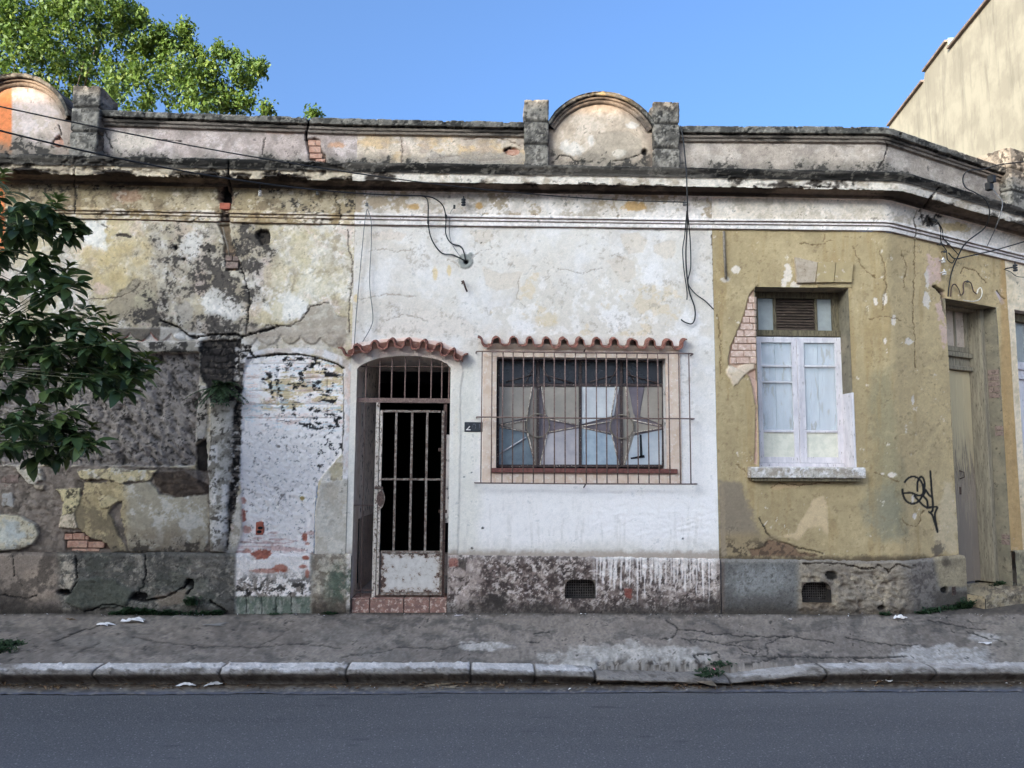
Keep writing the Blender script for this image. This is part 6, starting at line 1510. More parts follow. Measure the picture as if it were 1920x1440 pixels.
# vents in the plinths
def vent(parent, r, o, nx, nz, arched=True):
    b = MB(); q = rpoly(r)
    for (a, c), (d, e) in zip(q, q[1:] + q[:1]): b.quad(pt(a, c, o + .004), pt(d, e, o + .004), pt(d, e, -.22), pt(a, c, -.22))
    b.quad(pt(r[0], r[2], -.22), pt(r[1], r[2], -.22), pt(r[1], r[3], -.22), pt(r[0], r[3], -.22))
    v = b.build('vent', mat_mix('vent_dark', alb(52, 47, 43), alb(38, 34, 32), 14, rough=.95), parent)  # dark lining of the vent recess
    g_ = MB(); og = -.06
    for k in range(nx + 1):
        s = r[0] + (r[1] - r[0]) * k / nx; g_.tube([pt(s, r[2], og), pt(s, r[3], og)], .0035, 4)
    for k in range(nz + 1):
        z = r[2] + (r[3] - r[2]) * k / nz; g_.tube([pt(r[0], z, og), pt(r[1], z, og)], .0035, 4)
    g_.build('vent_grille', MATS['vent_mesh'], v)
    c = MB()                                     # rounded upper corners of broken plaster
    for sx, sg in ((r[0], 1), (r[1], -1)):
        L_ = [(sx, r[3] + .001), (sx + sg * .07, r[3] + .001), (sx + sg * .035, r[3] - .012), (sx + sg * .012, r[3] - .035), (sx, r[3] - .08)]
        c.prism(L_ if sg < 0 else L_[::-1], -.05, o + .003)
    c.build('broken_edge', mat_mix('plinth_crumb', alb(104, 94, 86), alb(80, 72, 66), 30, rough=.95), v)
vent(white, VENT1, .022, 13, 7); vent(olive, VENT2, .065, 13, 8)
s, z = sz(1789, 1106, .07); MB().slab(s - .04, s + .03, z - .06, z + .05, .0, .067).build('small_vent', MATS['dark_louvre'], olive)
for k in range(5): MB().slab(s - .035, s + .026, z - .05 + k * .019, z - .042 + k * .019, .06, .074).build('vent_slat', MATS['rusty_iron'], olive)

# ------------------------------------------------------------------ olive house: casement window
ow = empty('casement_window', tuple(pt((OWIN[0] + OWIN[1]) / 2, OWIN[2], -.2)), olive)
rv = MB(); q = rpoly(OWIN)
for (a, b), (c, d) in zip(q, q[1:] + q[:1]): rv.quad(pt(a, b, .002), pt(c, d, .002), pt(c, d, -.34), pt(a, b, -.34))
rv.build('reveal', MATS['reveal_olive'], ow)
zw = sz(1598, 736, 0)[1]
MB().slab(OWIN[1] - .008, OWIN[1] + .014, OWIN[2], zw, -.25, .006).build('painted_jamb', MATS['white_wood'], ow, bevel=.004)
OO = -.25
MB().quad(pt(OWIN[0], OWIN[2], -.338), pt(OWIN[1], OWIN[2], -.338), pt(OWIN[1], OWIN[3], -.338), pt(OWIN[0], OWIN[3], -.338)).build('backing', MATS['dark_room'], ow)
OW_ = MATS['old_wood']; WW = MATS['white_wood']
e0, e1 = OWIN[0] + .002, OWIN[1] - .002
def oz(y): return sz(1500, y, OO)[1]
def os2(x): return sz(x, 700, OO)[0]
zt0, zt1 = oz(631), oz(552)
MB().slab(e0, e1, oz(560), zt1 + .06, OO - .05, OO + .01).build('head', OW_, ow, bevel=.004)
MB().slab(e0, os2(1578), oz(631), oz(620), OO - .05, OO + .03).build('transom', OW_, ow, bevel=.004)
for x0, x1 in ((1417, 1424), (1453.5, 1458), (1531.5, 1536), (1563.5, 1571)): MB().slab(max(os2(x0), e0), os2(x1), oz(620) + .001, oz(560) - .001, OO - .05, OO + .012).build('transom_mullion', OW_, ow, bevel=.003)
MB().slab(os2(1571.2), e1, oz(620) + .001, oz(560) - .001, OO - .05, OO + .005).build('side_board', OW_, ow)
for x0, x1 in ((1424.3, 1453.2), (1536.2, 1563.2)): MB().slab(os2(x0), os2(x1), oz(619.5), oz(560.5), OO - .02, OO - .012).build('pane', MATS['milky_glass'], ow)
lz0, lz1 = oz(619), oz(561)
for k in range(11):
    z = lz0 + (lz1 - lz0) * (k + .5) / 11; h = (lz1 - lz0) / 11
    a, b = os2(1458.3), os2(1531.2)
    m = MB(); m.hexa([pt(a, z - h * .55, OO + .008), pt(b, z - h * .55, OO + .008), pt(b, z + h * .35, OO - .028), pt(a, z + h * .35, OO - .028), pt(a, z - h * .40, OO + .010), pt(b, z - h * .40, OO + .010), pt(b, z + h * .5, OO - .026), pt(a, z + h * .5, OO - .026)])
    m.build('louvre_slat', MATS['dark_louvre'], ow)
def leaf_w(x0, x1, px0, px1, rows, name='casement'):
    a, b = max(os2(x0), e0), os2(x1); lf = empty(name, tuple(pt(a, OWIN[2], OO)), ow)
    zb_, ztp = oz(868), oz(632.5)
    MB().slab(a, os2(px0), zb_, ztp, OO - .02, OO + .018).build('stile', WW, lf, bevel=.003); MB().slab(os2(px1), b, zb_, ztp, OO - .02, OO + .018).build('stile', WW, lf, bevel=.003)
    ys = [632.5] + [v for r_ in rows for v in r_] + [868]
    for y0, y1 in zip(ys[0::2], ys[1::2]): MB().slab(os2(px0) + .0005, os2(px1) - .0005, oz(y1), oz(y0), OO - .018, OO + .016).build('rail', WW, lf, bevel=.002)
    mid = (px0 + px1) / 2
    for s0, s1 in ((px0 - 2, mid - .35), (mid + .35, px1 + 2)): MB().slab(os2(s0), os2(s1), oz(811), oz(640), OO - .06, OO - .044).build('shutter_board', MATS['shutter_wood'], lf, bevel=.003)
    for i, (y0, y1) in enumerate(rows):
        if i == len(rows) - 1: MB().slab(os2(px0), os2(px1), oz(y1), oz(y0), OO - .012, OO - .004).build('paper_pane', MATS['sage_paper'], lf)
        else: MB().slab(os2(px0), os2(px1), oz(y1), oz(y0), OO - .006, OO - .003).build('pane', MATS['clear_glass'], lf)
leaf_w(1419, 1493.5, 1427.5, 1484.5, [(643, 685), (688.5, 715.5), (718.5, 806.5), (811, 857)])
leaf_w(1499.5, 1578, 1507.5, 1566, [(643, 685), (688.5, 806.5), (811, 857)])
MB().slab(os2(1493.8), os2(1499.2), oz(868), oz(632.5), OO - .02, OO + .03).build('cover_strip', WW, ow, bevel=.004)
MB().slab(os2(1578.3), e1 - .011, oz(868), oz(632), OO - .03, OO + .01).build('window_post', WW, ow, bevel=.003)
MB().slab(e0, e1 - .012, OWIN[2] - .01, oz(868.3), OO - .03, OO + .03).build('bottom_rail', WW, ow, bevel=.004)
a, b = sz(1408, 885, .10)[0], sz(1623, 885, .10)[0]
ys0, ys1 = sz(1515, 896.5, .10)[1], sz(1515, 876.5, .10)[1]
def paint_sill(p):
    p.fill((172, 168, 162)); p.blend((206, 208, 214), sstep(.5, .62, p.n(16, 4, 5)) * .8); p.blend((140, 132, 122), sstep(.52, .64, p.n(9, 4, 9)) * .8); p.blend((216, 219, 226), (1 - sstep(874, 879, p.Y)) * .8); p.h += (p.n(7, 3, 3) - .5) * .006
cs = [(-.27, ys0 + .02), (.095, ys0 + .0), (.10, ys0 + .004), (.10, ys1 - .01), (.09, ys1), (-.27, ys1 + .012)]
sheet('window_sill', olive, MATS['weathered_cement'], a, b, cs, paint_sill, .01, .01)
for q in (a, b): MB().prism([(q - .0012, ys0 + .002), (q + .0012, ys0 + .002), (q + .0012, ys1), (q - .0012, ys1)], -.02, .098).build('sill_end', MATS['stone_sill'], olive)
MB().slab(a + .03, b - .04, ys0 - .035, ys0 + .01, .0, .075).build('sill_moulding', MATS['old_wood'], olive, bevel=.004)
poly_px(olive, 'keystone', [(1491, 482), (1533, 492), (1528, 529), (1495, 530)], -.01, .036, MATS['keystone_bare'])
poly_px(olive, 'keystone', [(1534.5, 491), (1567, 491), (1563, 528.5), (1530.5, 529)], -.01, .046, MATS['keystone']); poly_px(olive, 'keystone', [(1568.3, 491), (1600, 491), (1597, 529), (1564.5, 529)], -.01, .042, MATS['keystone'])
poly_px(olive, 'lintel_edge', [(1530, 531), (1597, 531), (1597, 538.5), (1534, 538)], -.02, .012, MATS['keystone'])

# exposed bricks, each a piece of its own
BRK = {}
def brick(parent, s0, s1, z0, z1, front, mat, back=-.05):
    o = MB().slab(s0, s1, z0, z1, back, front + rnd.uniform(-.004, .003)).build('brick', mat, parent, bevel=.004); return o
def brick_rows(parent, y0, y1, rh, left, right, bl, front, mat, gap=1.2, off0=0.0):
    y = y0; r_ = 0
    while y + rh <= y1 + .1:
        xl, xr = left(y + rh / 2), right(y + rh / 2); x = xl + rnd.uniform(-2, 2) - (bl * .5 if r_ % 2 else off0)
        while x < xr - 3:
            a_, b_ = max(x, xl), min(x + bl - gap, xr)
            if b_ - a_ > 3.5:
                A, B = sz(a_, y, front), sz(b_, y + rh - gap, front); brick(parent, A[0], B[0], B[1], A[1], front, mat)
            x += bl
        y += rh; r_ += 1
brick_rows(olive, 556, 688, 12.7, lambda y: np.interp(y, [550, 575, 605, 630, 660, 690], [1407, 1401, 1391, 1380, 1370, 1370]), lambda y: 1418.6, 25, -.012, MATS['old_brick'])
brick_rows(olive, 712, 868, 12.7, lambda y: 1415.5, lambda y: 1418.8, 25, -.006, MATS['red_brick'])
for x0, x1, y0, y1 in ((578, 592, 262, 273), (580, 601, 274, 286), (581, 604, 287.5, 297), (592, 609, 298, 303), (593, 601, 263, 273)):
    a, b = sz(x0, y0, -.01), sz(x1, y1, -.01); brick(derelict, a[0], b[0], b[1], a[1], -.012, MATS['red_brick'])
for x0, x1, y0, y1 in ((121, 135, 1001, 1012), (137, 158, 1000, 1012), (160, 166, 1005, 1012), (126, 163, 1014, 1027), (165, 194, 1016, 1027), (134, 185, 1029, 1034)):
    a, b = sz(x0, y0, -.01), sz(x1, y1, -.01); brick(derelict, a[0], b[0], b[1], a[1], -.014, MATS['red_brick'])
for x0, x1, y0, y1 in ((-12, 10, 892, 905), (12, 34, 890, 906), (-20, 22, 908, 921)):
    a, b = sz(x0, y0, -.01), sz(x1, y1, -.01); brick(derelict, a[0], b[0], b[1], a[1], -.012, MATS['grey_brick'])
for x0, x1, y0, y1 in ((102, 119, 262, 273),): a, b = sz(x0, y0, -.01), sz(x1, y1, -.01); brick(derelict, a[0], b[0], b[1], a[1], -.012, MATS['red_brick'])
a, b = sz(952, 280, -.01), sz(974, 291, -.01); brick(white, a[0], b[0], b[1], a[1], -.014, MATS['red_brick'])
for x0, x1, y0, y1 in ((422, 434, 478, 488), (436, 447, 480, 489), (423, 446, 490, 503)): a, b = sz(x0, y0, -.01), sz(x1, y1, -.01); brick(derelict, a[0], b[0], b[1], a[1], -.016, MATS['grey_brick'])
# hollow clay bricks in the blocked doorway and the broken frieze
def hollow(x0, x1, y0, y1, o1, holes, rot=0):
    a, b = sz(x0, y0, o1), sz(x1, y1, o1); m = MB().slab(a[0], b[0], b[1], a[1], o1 - .06, o1).build('hollow_brick', MATS['hollow_brick_clay'], derelict, bevel=.004)
    for hx, hy, r_ in holes:
        s, z = sz(hx, hy, o1); MB().prism([(s + .008 * r_ * math.cos(t), z + .005 * r_ * math.sin(t)) for t in np.linspace(0, 2 * math.pi, 13)[:-1]], o1 - .004, o1 + .0015).build('cell', MATS['dark_room'], m)
hollow(480, 493, 979, 1003, -.012, [(488, 990, 3.4), (486, 997, 3.4)])
a, b = sz(412, 380, .02), sz(431, 392, .02)
m = MB().slab(a[0], b[0], b[1], a[1], -.03, .018).build('hollow_brick', MATS['hollow_brick_clay'], derelict, bevel=.003)

# ------------------------------------------------------------------ olive house: tall plank door
od = empty('plank_door', tuple(pt((ODOOR_S0 + ODOOR_S1) / 2, ODOOR_Z0, -.3)), olive)
DO = -.32
rv = MB(); q = [(ODOOR_S1, -.05), (ODOOR_S1, ODOOR_Z1), (ODOOR_S0, ODOOR_Z1), (ODOOR_S0, -.05)]
for (a, b), (c, d) in zip(q[:-1], q[1:]): rv.quad(pt(a, b, .003), pt(c, d, .003), pt(c, d, -.45), pt(a, b, -.45))
rv.build('reveal', MATS['reveal_olive'], od)
d0, d1 = ODOOR_S0 + .001, ODOOR_S1 - .001
dz = lambda y: sz(1815, y, DO)[1]
FW = MATS['frame_wood']
MB().slab(d1 - .085, d1, ODOOR_Z0, ODOOR_Z1 - .001, DO - .06, -.15).build('jamb', FW, od, bevel=.005); MB().slab(d0, d0 + .06, ODOOR_Z0, ODOOR_Z1 - .001, DO - .06, -.15).build('jamb', FW, od, bevel=.005)
i0, i1 = d0 + .061, d1 - .086
MB().slab(i0, i1, dz(588), ODOOR_Z1 - .001, DO - .04, -.2).build('head', FW, od, bevel=.005)
MB().slab(i0, i1, dz(662), dz(653), DO - .04, DO + .012).build('rail', FW, od); MB().slab(i0, i1 + .02, dz(673), dz(664), DO - .04, DO + .05).build('cornice_rail', FW, od, bevel=.006)
MB().slab(i0, i1, dz(689), dz(673.5), DO - .04, DO + .008).build('rail', FW, od); MB().slab(i0, i1 + .02, dz(697), dz(689.4), DO - .04, DO + .045).build('cornice_rail', FW, od, bevel=.006)
w = i1 - i0
for a, b, m in ((0, .68, 'pale_board'), (.72, .92, 'pale_board')): MB().slab(i0 + w * a, i0 + w * b, dz(652.6), dz(588.4), DO - .02, DO - .005).build('transom_board', MATS[m], od)
MB().slab(i0 + w * .68, i0 + w * .72, dz(652.6), dz(588.4), DO - .02, DO + .008).build('transom_mullion', FW, od); MB().slab(i0 + w * .92, i1, dz(652.6), dz(588.4), DO - .02, DO + .008).build('transom_mullion', FW, od)
zs = dz(880); npl = 6
for k in range(npl):
    a, b = i0 + w * k / npl + .0025, i0 + w * (k + 1) / npl - .0025; f = DO + rnd.uniform(-.006, .006)
    MB().slab(a, b, ODOOR_Z0 + .01, dz(697.5), DO - .03, f).build('plank', MATS['door_wood'], od, bevel=.003)
MB().slab(i0 + w * .2, i0 + w * .24, ODOOR_Z0 + .01, dz(700), DO - .005, DO + .016).build('cover_strip', MATS['frame_wood'], od, bevel=.004)
s, z = i0 + w * .62, dz(890); MB().tube([pt(s, z + .05, DO + .006), pt(s + .02, z + .03, DO + .05), pt(s + .02, z - .03, DO + .05), pt(s, z - .05, DO + .006)], .007).build('handle', MATS['rusty_iron'], od, True)
MB().slab(s - .01, s + .012, z - .24, z - .15, DO, DO + .012).build('keyhole_plate', MATS['rusty_iron'], od)
s, z = sz(1787.5, 676.5, DO + .012); z = dz(680.5); s = i0 + .12
npz = MB().slab(s - .062, s + .062, z - .04, z + .04, DO + .006, DO + .016).build('number_plate', MATS['black_enamel'], od, bevel=.006)
text_part('217', .068, s, z, DO + .0168, MATS['white_enamel'], npz, 'digits')
# its stone step
def paint_step(p):
    p.fill((148, 136, 112)); p.blend((122, 112, 96), sstep(.48, .6, p.n(20, 4, 4))); p.blend((168, 158, 138), sstep(.55, .64, p.n(10, 4, 8)) * .8); p.blend((88, 80, 70), sstep(.58, .66, p.n(8, 4, 3)) * .7); p.h += (p.n(12, 4, 6) - .5) * .014
cs = [(.27, -.05), (.265, .10), (.25, .128), (.22, .135), (-.36, .14)]
sheet('door_step', olive, MATS['weathered_cement'], ODOOR_S0 + .012, ODOOR_S1 + .34, cs, paint_step, .012, .012)
ws = ODOOR_S0 + .011; MB().prism([(ws - .002, -.05), (ws + .002, -.05), (ws + .002, .13), (ws - .002, .13)], .0, .26).build('step_end', MATS['step_stone'], olive)
for z0, z1, k in ((sz(1860, 694, -.1)[1], 0, 0),):
    for r_ in range(5):
        zz = z0 - r_ * .072
        for o0, o1 in (((-.145, -.08), (-.075, -.012)) if r_ % 2 else ((-.145, -.012),)):
            P8 = [pt(ODOOR_S1 + .02, zz - .064, o1), pt(ODOOR_S1 + .02, zz - .064, o0), pt(ODOOR_S1 - .008, zz - .064, o0), pt(ODOOR_S1 - .008, zz - .064, o1)]
            MB().hexa(P8 + [v + Vector((0, 0, .064)) for v in P8]).build('brick', MATS['grey_brick'], olive, bevel=.004)
for px_, py_ in ((1868, 808), (1883, 1012)):
    s, z = sz(px_, py_, -.05); 
    for r_ in range(2):
        P8 = [pt(ODOOR_S1 + .02, z - .06 + r_ * .066, -.004), pt(ODOOR_S1 + .02, z - .06 + r_ * .066, -.10), pt(ODOOR_S1 - .006, z - .06 + r_ * .066, -.10), pt(ODOOR_S1 - .006, z - .06 + r_ * .066, -.004)]
        MB().hexa(P8 + [v + Vector((0, 0, .058)) for v in P8]).build('brick', MATS['grey_brick'], olive, bevel=.004)

# ------------------------------------------------------------------ cream house: white plank door
cdr = empty('plank_door', tuple(pt(CDOOR[0] + .5, .1, -.2)), cream)
rv = MB(); q = [(CDOOR[1], -.05), (CDOOR[1], CDOOR[3]), (CDOOR[0], CDOOR[3]), (CDOOR[0], -.05)]
for (a, b), (c, d) in zip(q[:-1], q[1:]): rv.quad(pt(a, b, .003), pt(c, d, .003), pt(c, d, -.3), pt(a, b, -.3))
rv.build('reveal', MATS['reveal_plaster'], cdr)
c0, c1 = CDOOR[0] + .001, CDOOR[1] - .001; CO = -.16; cz = lambda y: sz(1915, y, CO)[1]
MB().slab(c0, c1, cz(606), CDOOR[3] - .001, CO - .05, CO + .05).build('head', MATS['old_wood'], cdr, bevel=.005)
MB().slab(c0, c0 + .04, .1, cz(606.2), CO - .05, CO + .03).build('jamb', MATS['old_wood'], cdr); MB().slab(c1 - .04, c1, .1, cz(606.2), CO - .05, CO + .03).build('jamb', MATS['old_wood'], cdr)
MB().slab(c0 + .041, c1 - .041, cz(694), cz(680), CO - .03, CO + .03).build('rail', MATS['white_wood'], cdr, bevel=.004); MB().slab(c0 + .041, c1 - .041, cz(712), cz(705), CO - .03, CO + .03).build('rail', MATS['white_wood'], cdr, bevel=.004); MB().slab(c0 + .041, c1 - .041, cz(704.8), cz(694.2), CO - .03, CO + .005).build('rail', MATS['white_wood'], cdr)
ww = (c1 - c0 - .082)
for k in range(4): MB().slab(c0 + .041 + ww * k / 4 + .006, c0 + .041 + ww * (k + 1) / 4 - .006, cz(680) + .001, cz(606) - .001, CO - .02, CO - .01).build('transom_pane', MATS['milky_glass'], cdr)
for k in range(6): MB().slab(c0 + .041 + ww * k / 6 + .002, c0 + .041 + ww * (k + 1) / 6 - .002, .1, cz(712) - .001, CO - .03, CO + rnd.uniform(-.004, .004)).build('plank', MATS['white_wood'], cdr, bevel=.003)
MB().slab(c0 + .09, c0 + .17, cz(705) + .005, cz(694) - .008, CO + .006, CO + .012).build('number_plate', MATS['white_enamel'], cdr, bevel=.002)
MB().slab(S3 + .10, S3 + 1.2, -.05, .12, -.3, .2).build('door_step', MATS['step_stone'], cream, bevel=.01)

# ------------------------------------------------------------------ bodies of the houses behind their fronts
mat_mix('roof_sheet', alb(150, 110, 92), alb(128, 92, 78), 6, rough=.9)
def body(parent, s0, s1, depth):
    a, b, c, d = pt(s0, 0, -.36), pt(s1, 0, -.36), pt(s1, 0, -depth), pt(s0, 0, -depth)
    up = lambda v, z: Vector((v.x, v.y, z))
    MB().quad(up(a, 4.5), up(b, 4.5), up(c, 5.0), up(d, 5.0)).quad(up(d, 4.9), up(c, 4.9), up(b, 4.4), up(a, 4.4)).build('roof', MATS['roof_sheet'], parent)
    MB().quad(up(c, 0), up(d, 0), up(d, 5), up(c, 5)).build('back_wall', MATS['reveal_plaster'], parent)
body(derelict, SL, S1, 8.5); body(white, S1, S2, 8.5); body(olive, S2, BX - .3, 8.5)
# ------------------------------------------------------------------ cables and fittings on the facades
def cable(name, label, pts3, r=.006, mat='cable_black', n=8, cat='cable', grp=None):
    q = [Vector(tuple(v)) for v in catmull([tuple(p) for p in pts3], n)]
    o = MB().tube(q, r, 6).build(name, MATS[mat], None, True); tag(o, label, cat, grp); return o
def W(px, py, o=.03): s, z = sz(px, py, o); return pt(s, z, o)
def span(p0, p1, sag, n=24):
    return [p0 + (p1 - p0) * (k / n) + Vector((0, 0, -4 * sag * (k / n) * (1 - k / n))) for k in range(n + 1)]
def on_ray(px, py, y): return Vector(tuple(at_y(px, py, y)))
cable('service_cable', 'upper thin black cable sagging from the left edge across the parapet to the vertical cables', span(on_ray(-420, 100, -3.6), W(1285, 379, .36), .22), .005, n=1)
cable('service_cable', 'lower thicker black cable sloping down across the derelict house cornice', span(on_ray(-420, 124, -3.6), W(790, 367, .36), .20), .0068, n=1)
cable('drop_cable', 'black cable bending down left of the grey cement plug on the white wall', [W(790, 367, .36), W(799, 371, .30), W(803, 384, .12), W(803, 420, .07), W(810, 450, .03), W(828, 474, .02), W(850, 478, .02), W(872, 489, .01)], .007)
cable('drop_cable', 'black cable looping in two bends into the grey cement plug', [W(790, 367, .36), W(812, 371, .28), W(830, 385, .14), W(836, 408, .08), W(836, 438, .03), W(846, 456, .02), W(864, 462, .02), W(870, 474, .02), W(873, 489, .01)], .007)
cable('thin_wire', 'thin pale wire above the grey cement plug', [W(852, 388, .03), W(844, 402, .05), W(843, 440, .03), W(850, 462, .02), W(864, 482, .01)], .0035, 'cable_grey')
cable('hanging_wire', 'straight grey wire hanging left above the gate canopy', [W(688, 392, .07), W(683, 425, .05), W(675, 510, .04), W(668, 590, .04), W(664, 652, .06)], .0045, 'cable_grey')
cable('hanging_wire', 'wavy grey wire hanging right above the gate canopy', [W(689, 392, .07), W(696, 415, .05), W(696, 460, .04), W(693, 530, .04), W(699, 590, .04), W(696, 612, .04), W(680, 641, .06)], .0045, 'cable_grey')
cable('down_cable', 'black cable falling from the parapet over the cornice and curling at its end', [W(1276, 236, .12), W(1281, 262, .16), W(1286, 312, .31), W(1288, 350, .34), W(1289, 410, .24), W(1286, 480, .10), W(1291, 540, .05), W(1302, 575, .04), W(1303, 596, .04), W(1297, 607, .04), W(1284, 604, .04), W(1277, 599, .05)], .008)
cable('down_cable', 'slack black loop left of the cable falling from the parapet', [W(1288, 395, .26), W(1284, 440, .10), W(1280, 470, .06), W(1283, 510, .05), W(1288, 545, .05), W(1288, 562, .04)], .006)
cable('down_cable', 'black cable veering right to the edge of the olive wall', [W(1289, 395, .26), W(1294, 450, .08), W(1295, 500, .05), W(1290, 530, .04), W(1303, 550, .03), W(1322, 564, .02), W(1338, 580, .01)], .006)
cable('corner_cable', 'long black cable winding from the right edge over the bent cornice to the plank door', [W(1985, 292, .55), W(1920, 303, .34), W(1873, 309, .22), W(1844, 317, .14), W(1815, 320, .08), W(1805, 334, .06), W(1810, 351, .10), W(1828, 361, .30), W(1845, 372, .38), W(1854, 390, .36), W(1854, 406, .34), W(1845, 428, .20), W(1811, 455, .08), W(1796, 480, .05), W(1784, 510, .04), W(1779, 537, .03), W(1777, 556, .0)], .008)
cable('corner_cable', 'black cable running in from the right edge to the connectors on the bent wall', [W(1990, 430, .5), W(1920, 453, .25), W(1860, 470, .12), W(1812, 481, .06), W(1790, 485, .04), W(1778, 474, .03)], .008)
cable('corner_cable', 'pale thin wire hanging from the black lamp on the bent parapet', [W(1860, 352, .14), W(1870, 366, .26), W(1879, 378, .34), W(1876, 400, .34), W(1866, 428, .24), W(1856, 450, .10), W(1850, 462, .05)], .0055, 'cable_grey')
cable('corner_cable', 'short twin wires dropping from the black pipe stub under the bent cornice', [W(1757, 416, .08), W(1763, 428, .06), W(1763, 445, .05), W(1766, 458, .03), W(1774, 470, .03), W(1776, 486, .03), W(1785, 493, .03), W(1790, 484, .04)], .006)
cable('corner_cable', 'short wire from pipe stub to the right connector on the bent wall', [W(1758, 416, .08), W(1766, 430, .06), W(1768, 446, .05), W(1778, 457, .03), W(1790, 470, .03), W(1797, 478, .04)], .006)
cable('coiled_wire', 'brown wire wriggling above the plank door', [W(1782, 556, .01), W(1784, 538, .03), W(1790, 533, .04), W(1797, 542, .03), W(1801, 553, .02), W(1806, 548, .03), W(1806, 532, .03), W(1812, 527, .03), W(1820, 531, .03), W(1825, 546, .03), W(1831, 551, .03)], .007, 'rusty_iron')
cable('coiled_wire', 'white wire end curling above the plank door', [W(1831, 551, .03), W(1834, 542, .03), W(1839, 540, .04), W(1841, 550, .04), W(1836, 561, .03), W(1824, 565, .02), W(1806, 563, .01)], .007, 'cable_white')
cable('thin_wire', 'thin wire with black joints leaving the olive wall at the right edge', [W(1882, 505, .02), W(1895, 510, .05), W(1906, 518, .06), W(1925, 520, .08), W(1980, 522, .3)], .004)

def knob(parent, name, px, py, o, r, mat, n=3, up=True):
    s, z = sz(px, py, o); m = MB()
    for k in range(n):
        zz = z + (k - n / 2) * r * 1.1
        prof = [(.25, -.5), (.9, -.35), (1, 0), (.9, .35), (.3, .5)]
        ring0 = len(m.v); ns = 10
        for pr, pz in prof:
            for q in range(ns): m.v.append(tuple(pt(s, zz + pz * r, o) + Vector((math.cos(q / ns * 2 * math.pi) * r * pr, math.sin(q / ns * 2 * math.pi) * r * pr, 0))))
        for i in range(len(prof) - 1):
            for q in range(ns): m.f.append((ring0 + i * ns + q, ring0 + i * ns + (q + 1) % ns, ring0 + (i + 1) * ns + (q + 1) % ns, ring0 + (i + 1) * ns + q))
    m.tube([pt(s, z, .0), pt(s, z, o)], r * .3); m.tube([pt(s, z - r * n * .7, o), pt(s, z + r * n * .7, o)], r * .28)
    return m.build(name, MATS[mat], parent, True)
knob(white, 'insulator', 869, 377, .09, .026, 'black_enamel'); knob(white, 'insulator', 1284, 380, .08, .022, 'cable_grey', 2); knob(white, 'insulator', 688, 382, .06, .018, 'cable_grey', 2)
knob(derelict, 'insulator', 488, 361, .09, .020, 'porcelain', 3); knob(derelict, 'insulator', 595, 361, .06, .018, 'cable_grey', 2)
MB().tube([W(486, 340, .1), W(487, 352, .1), W(489, 360, .09)], .009).build('insulator_bracket', MATS['cable_black'], derelict, True)
knob(olive, 'insulator', 1768, 487, .05, .024, 'porcelain', 2); knob(olive, 'insulator', 1770, 510, .05, .024, 'porcelain', 2); knob(olive, 'insulator', 1903, 500, .12, .028, 'black_enamel', 3)
for x, y in ((1763, 457), (1778, 457), (1771, 471), (1814, 527)): knob(olive, 'connector', x, y, .045, .018, 'black_enamel', 1)
for x, y in ((803, 416), (836, 406), (852, 388)): s, z = sz(x, y, .07); MB().slab(s - .012, s + .012, z - .02, z + .02, .055, .085).build('connector', MATS['cable_black'], white, bevel=.003)
MB().tube([W(1741, 411, .0), W(1748, 413, .05), W(1756, 415, .09)], .022, 8).build('pipe_stub', MATS['cable_black'], olive, True)
lampo = MB(); s, z = sz(1860, 338, .16); lampo.slab(s - .035, s + .03, z - .03, z + .06, .12, .19); lampo.slab(s - .06, s + .02, z - .12, z - .03, .10, .16); lampo.tube([pt(s, z - .07, .14), pt(s + .12, z - .03, .10), pt(s + .26, z + .0, .02)], .012)
lampo.build('lamp_bracket', MATS['cable_black'], olive)
MB().tube([W(1357, 434, .02), W(1358, 470, .02), W(1361, 523, .02)], .014, 8).build('conduit', MATS['zinc_pipe'], olive, True)
MB().tube([W(866, 528, .02), W(869, 527, .05), W(870, 531, .06), W(873, 540, .05), W(876, 547, .04)], .010, 6).tube([W(866, 532, .0), W(869, 529, .05)], .008).build('hook', MATS['rusty_iron'], white, True)
MB().tube([W(418, 426, .0), W(422, 445, .02), W(427, 462, .02), W(430, 480, .01)], .007).build('conduit', MATS['zinc_pipe'], derelict, True)

# ------------------------------------------------------------------ leaves
def mat_leaf(name, c1, c2, c3, trans=.3, rough=.5, scale=.9):
    m, nt, b, N, L = nodes(name)
    g = N('ShaderNodeNewGeometry'); oi = N('ShaderNodeObjectInfo'); at = N('ShaderNodeAttribute'); at.attribute_name = 'tone'
    ad = N('ShaderNodeMath'); ad.operation = 'ADD'; L(oi.outputs['Random'], ad.inputs[0]); L(at.outputs['Fac'], ad.inputs[1])
    fr = N('ShaderNodeMath'); fr.operation = 'FRACT'; L(ad.outputs[0], fr.inputs[0])
    cr = N('ShaderNodeValToRGB'); e = cr.color_ramp.elements; e[0].color = c1; e[1].color = c3; e[0].position = .1; e[1].position = .95
    k = e.new(.55); k.color = c2
    L(fr.outputs[0], cr.inputs[0]); L(cr.outputs[0], b.inputs['Base Color'])
    b.inputs['Roughness'].default_value = rough; b.inputs['Specular IOR Level'].default_value = .4
    tr = N('ShaderNodeBsdfTranslucent'); L(cr.outputs[0], tr.inputs['Color'])
    mx = N('ShaderNodeMixShader'); mx.inputs[0].default_value = trans
    out = next(n for n in nt.nodes if n.type == 'OUTPUT_MATERIAL')
    L(b.outputs[0], mx.inputs[1]); L(tr.outputs[0], mx.inputs[2]); L(mx.outputs[0], out.inputs['Surface'])
    MATS[name] = m; return m
mat_leaf('sunny_leaf', (.075, .125, .020, 1), (.125, .19, .028, 1), (.20, .25, .045, 1), .38, .55)
mat_leaf('street_leaf', (.048, .076, .032, 1), (.068, .105, .036, 1), (.13, .165, .045, 1), .22, .38)
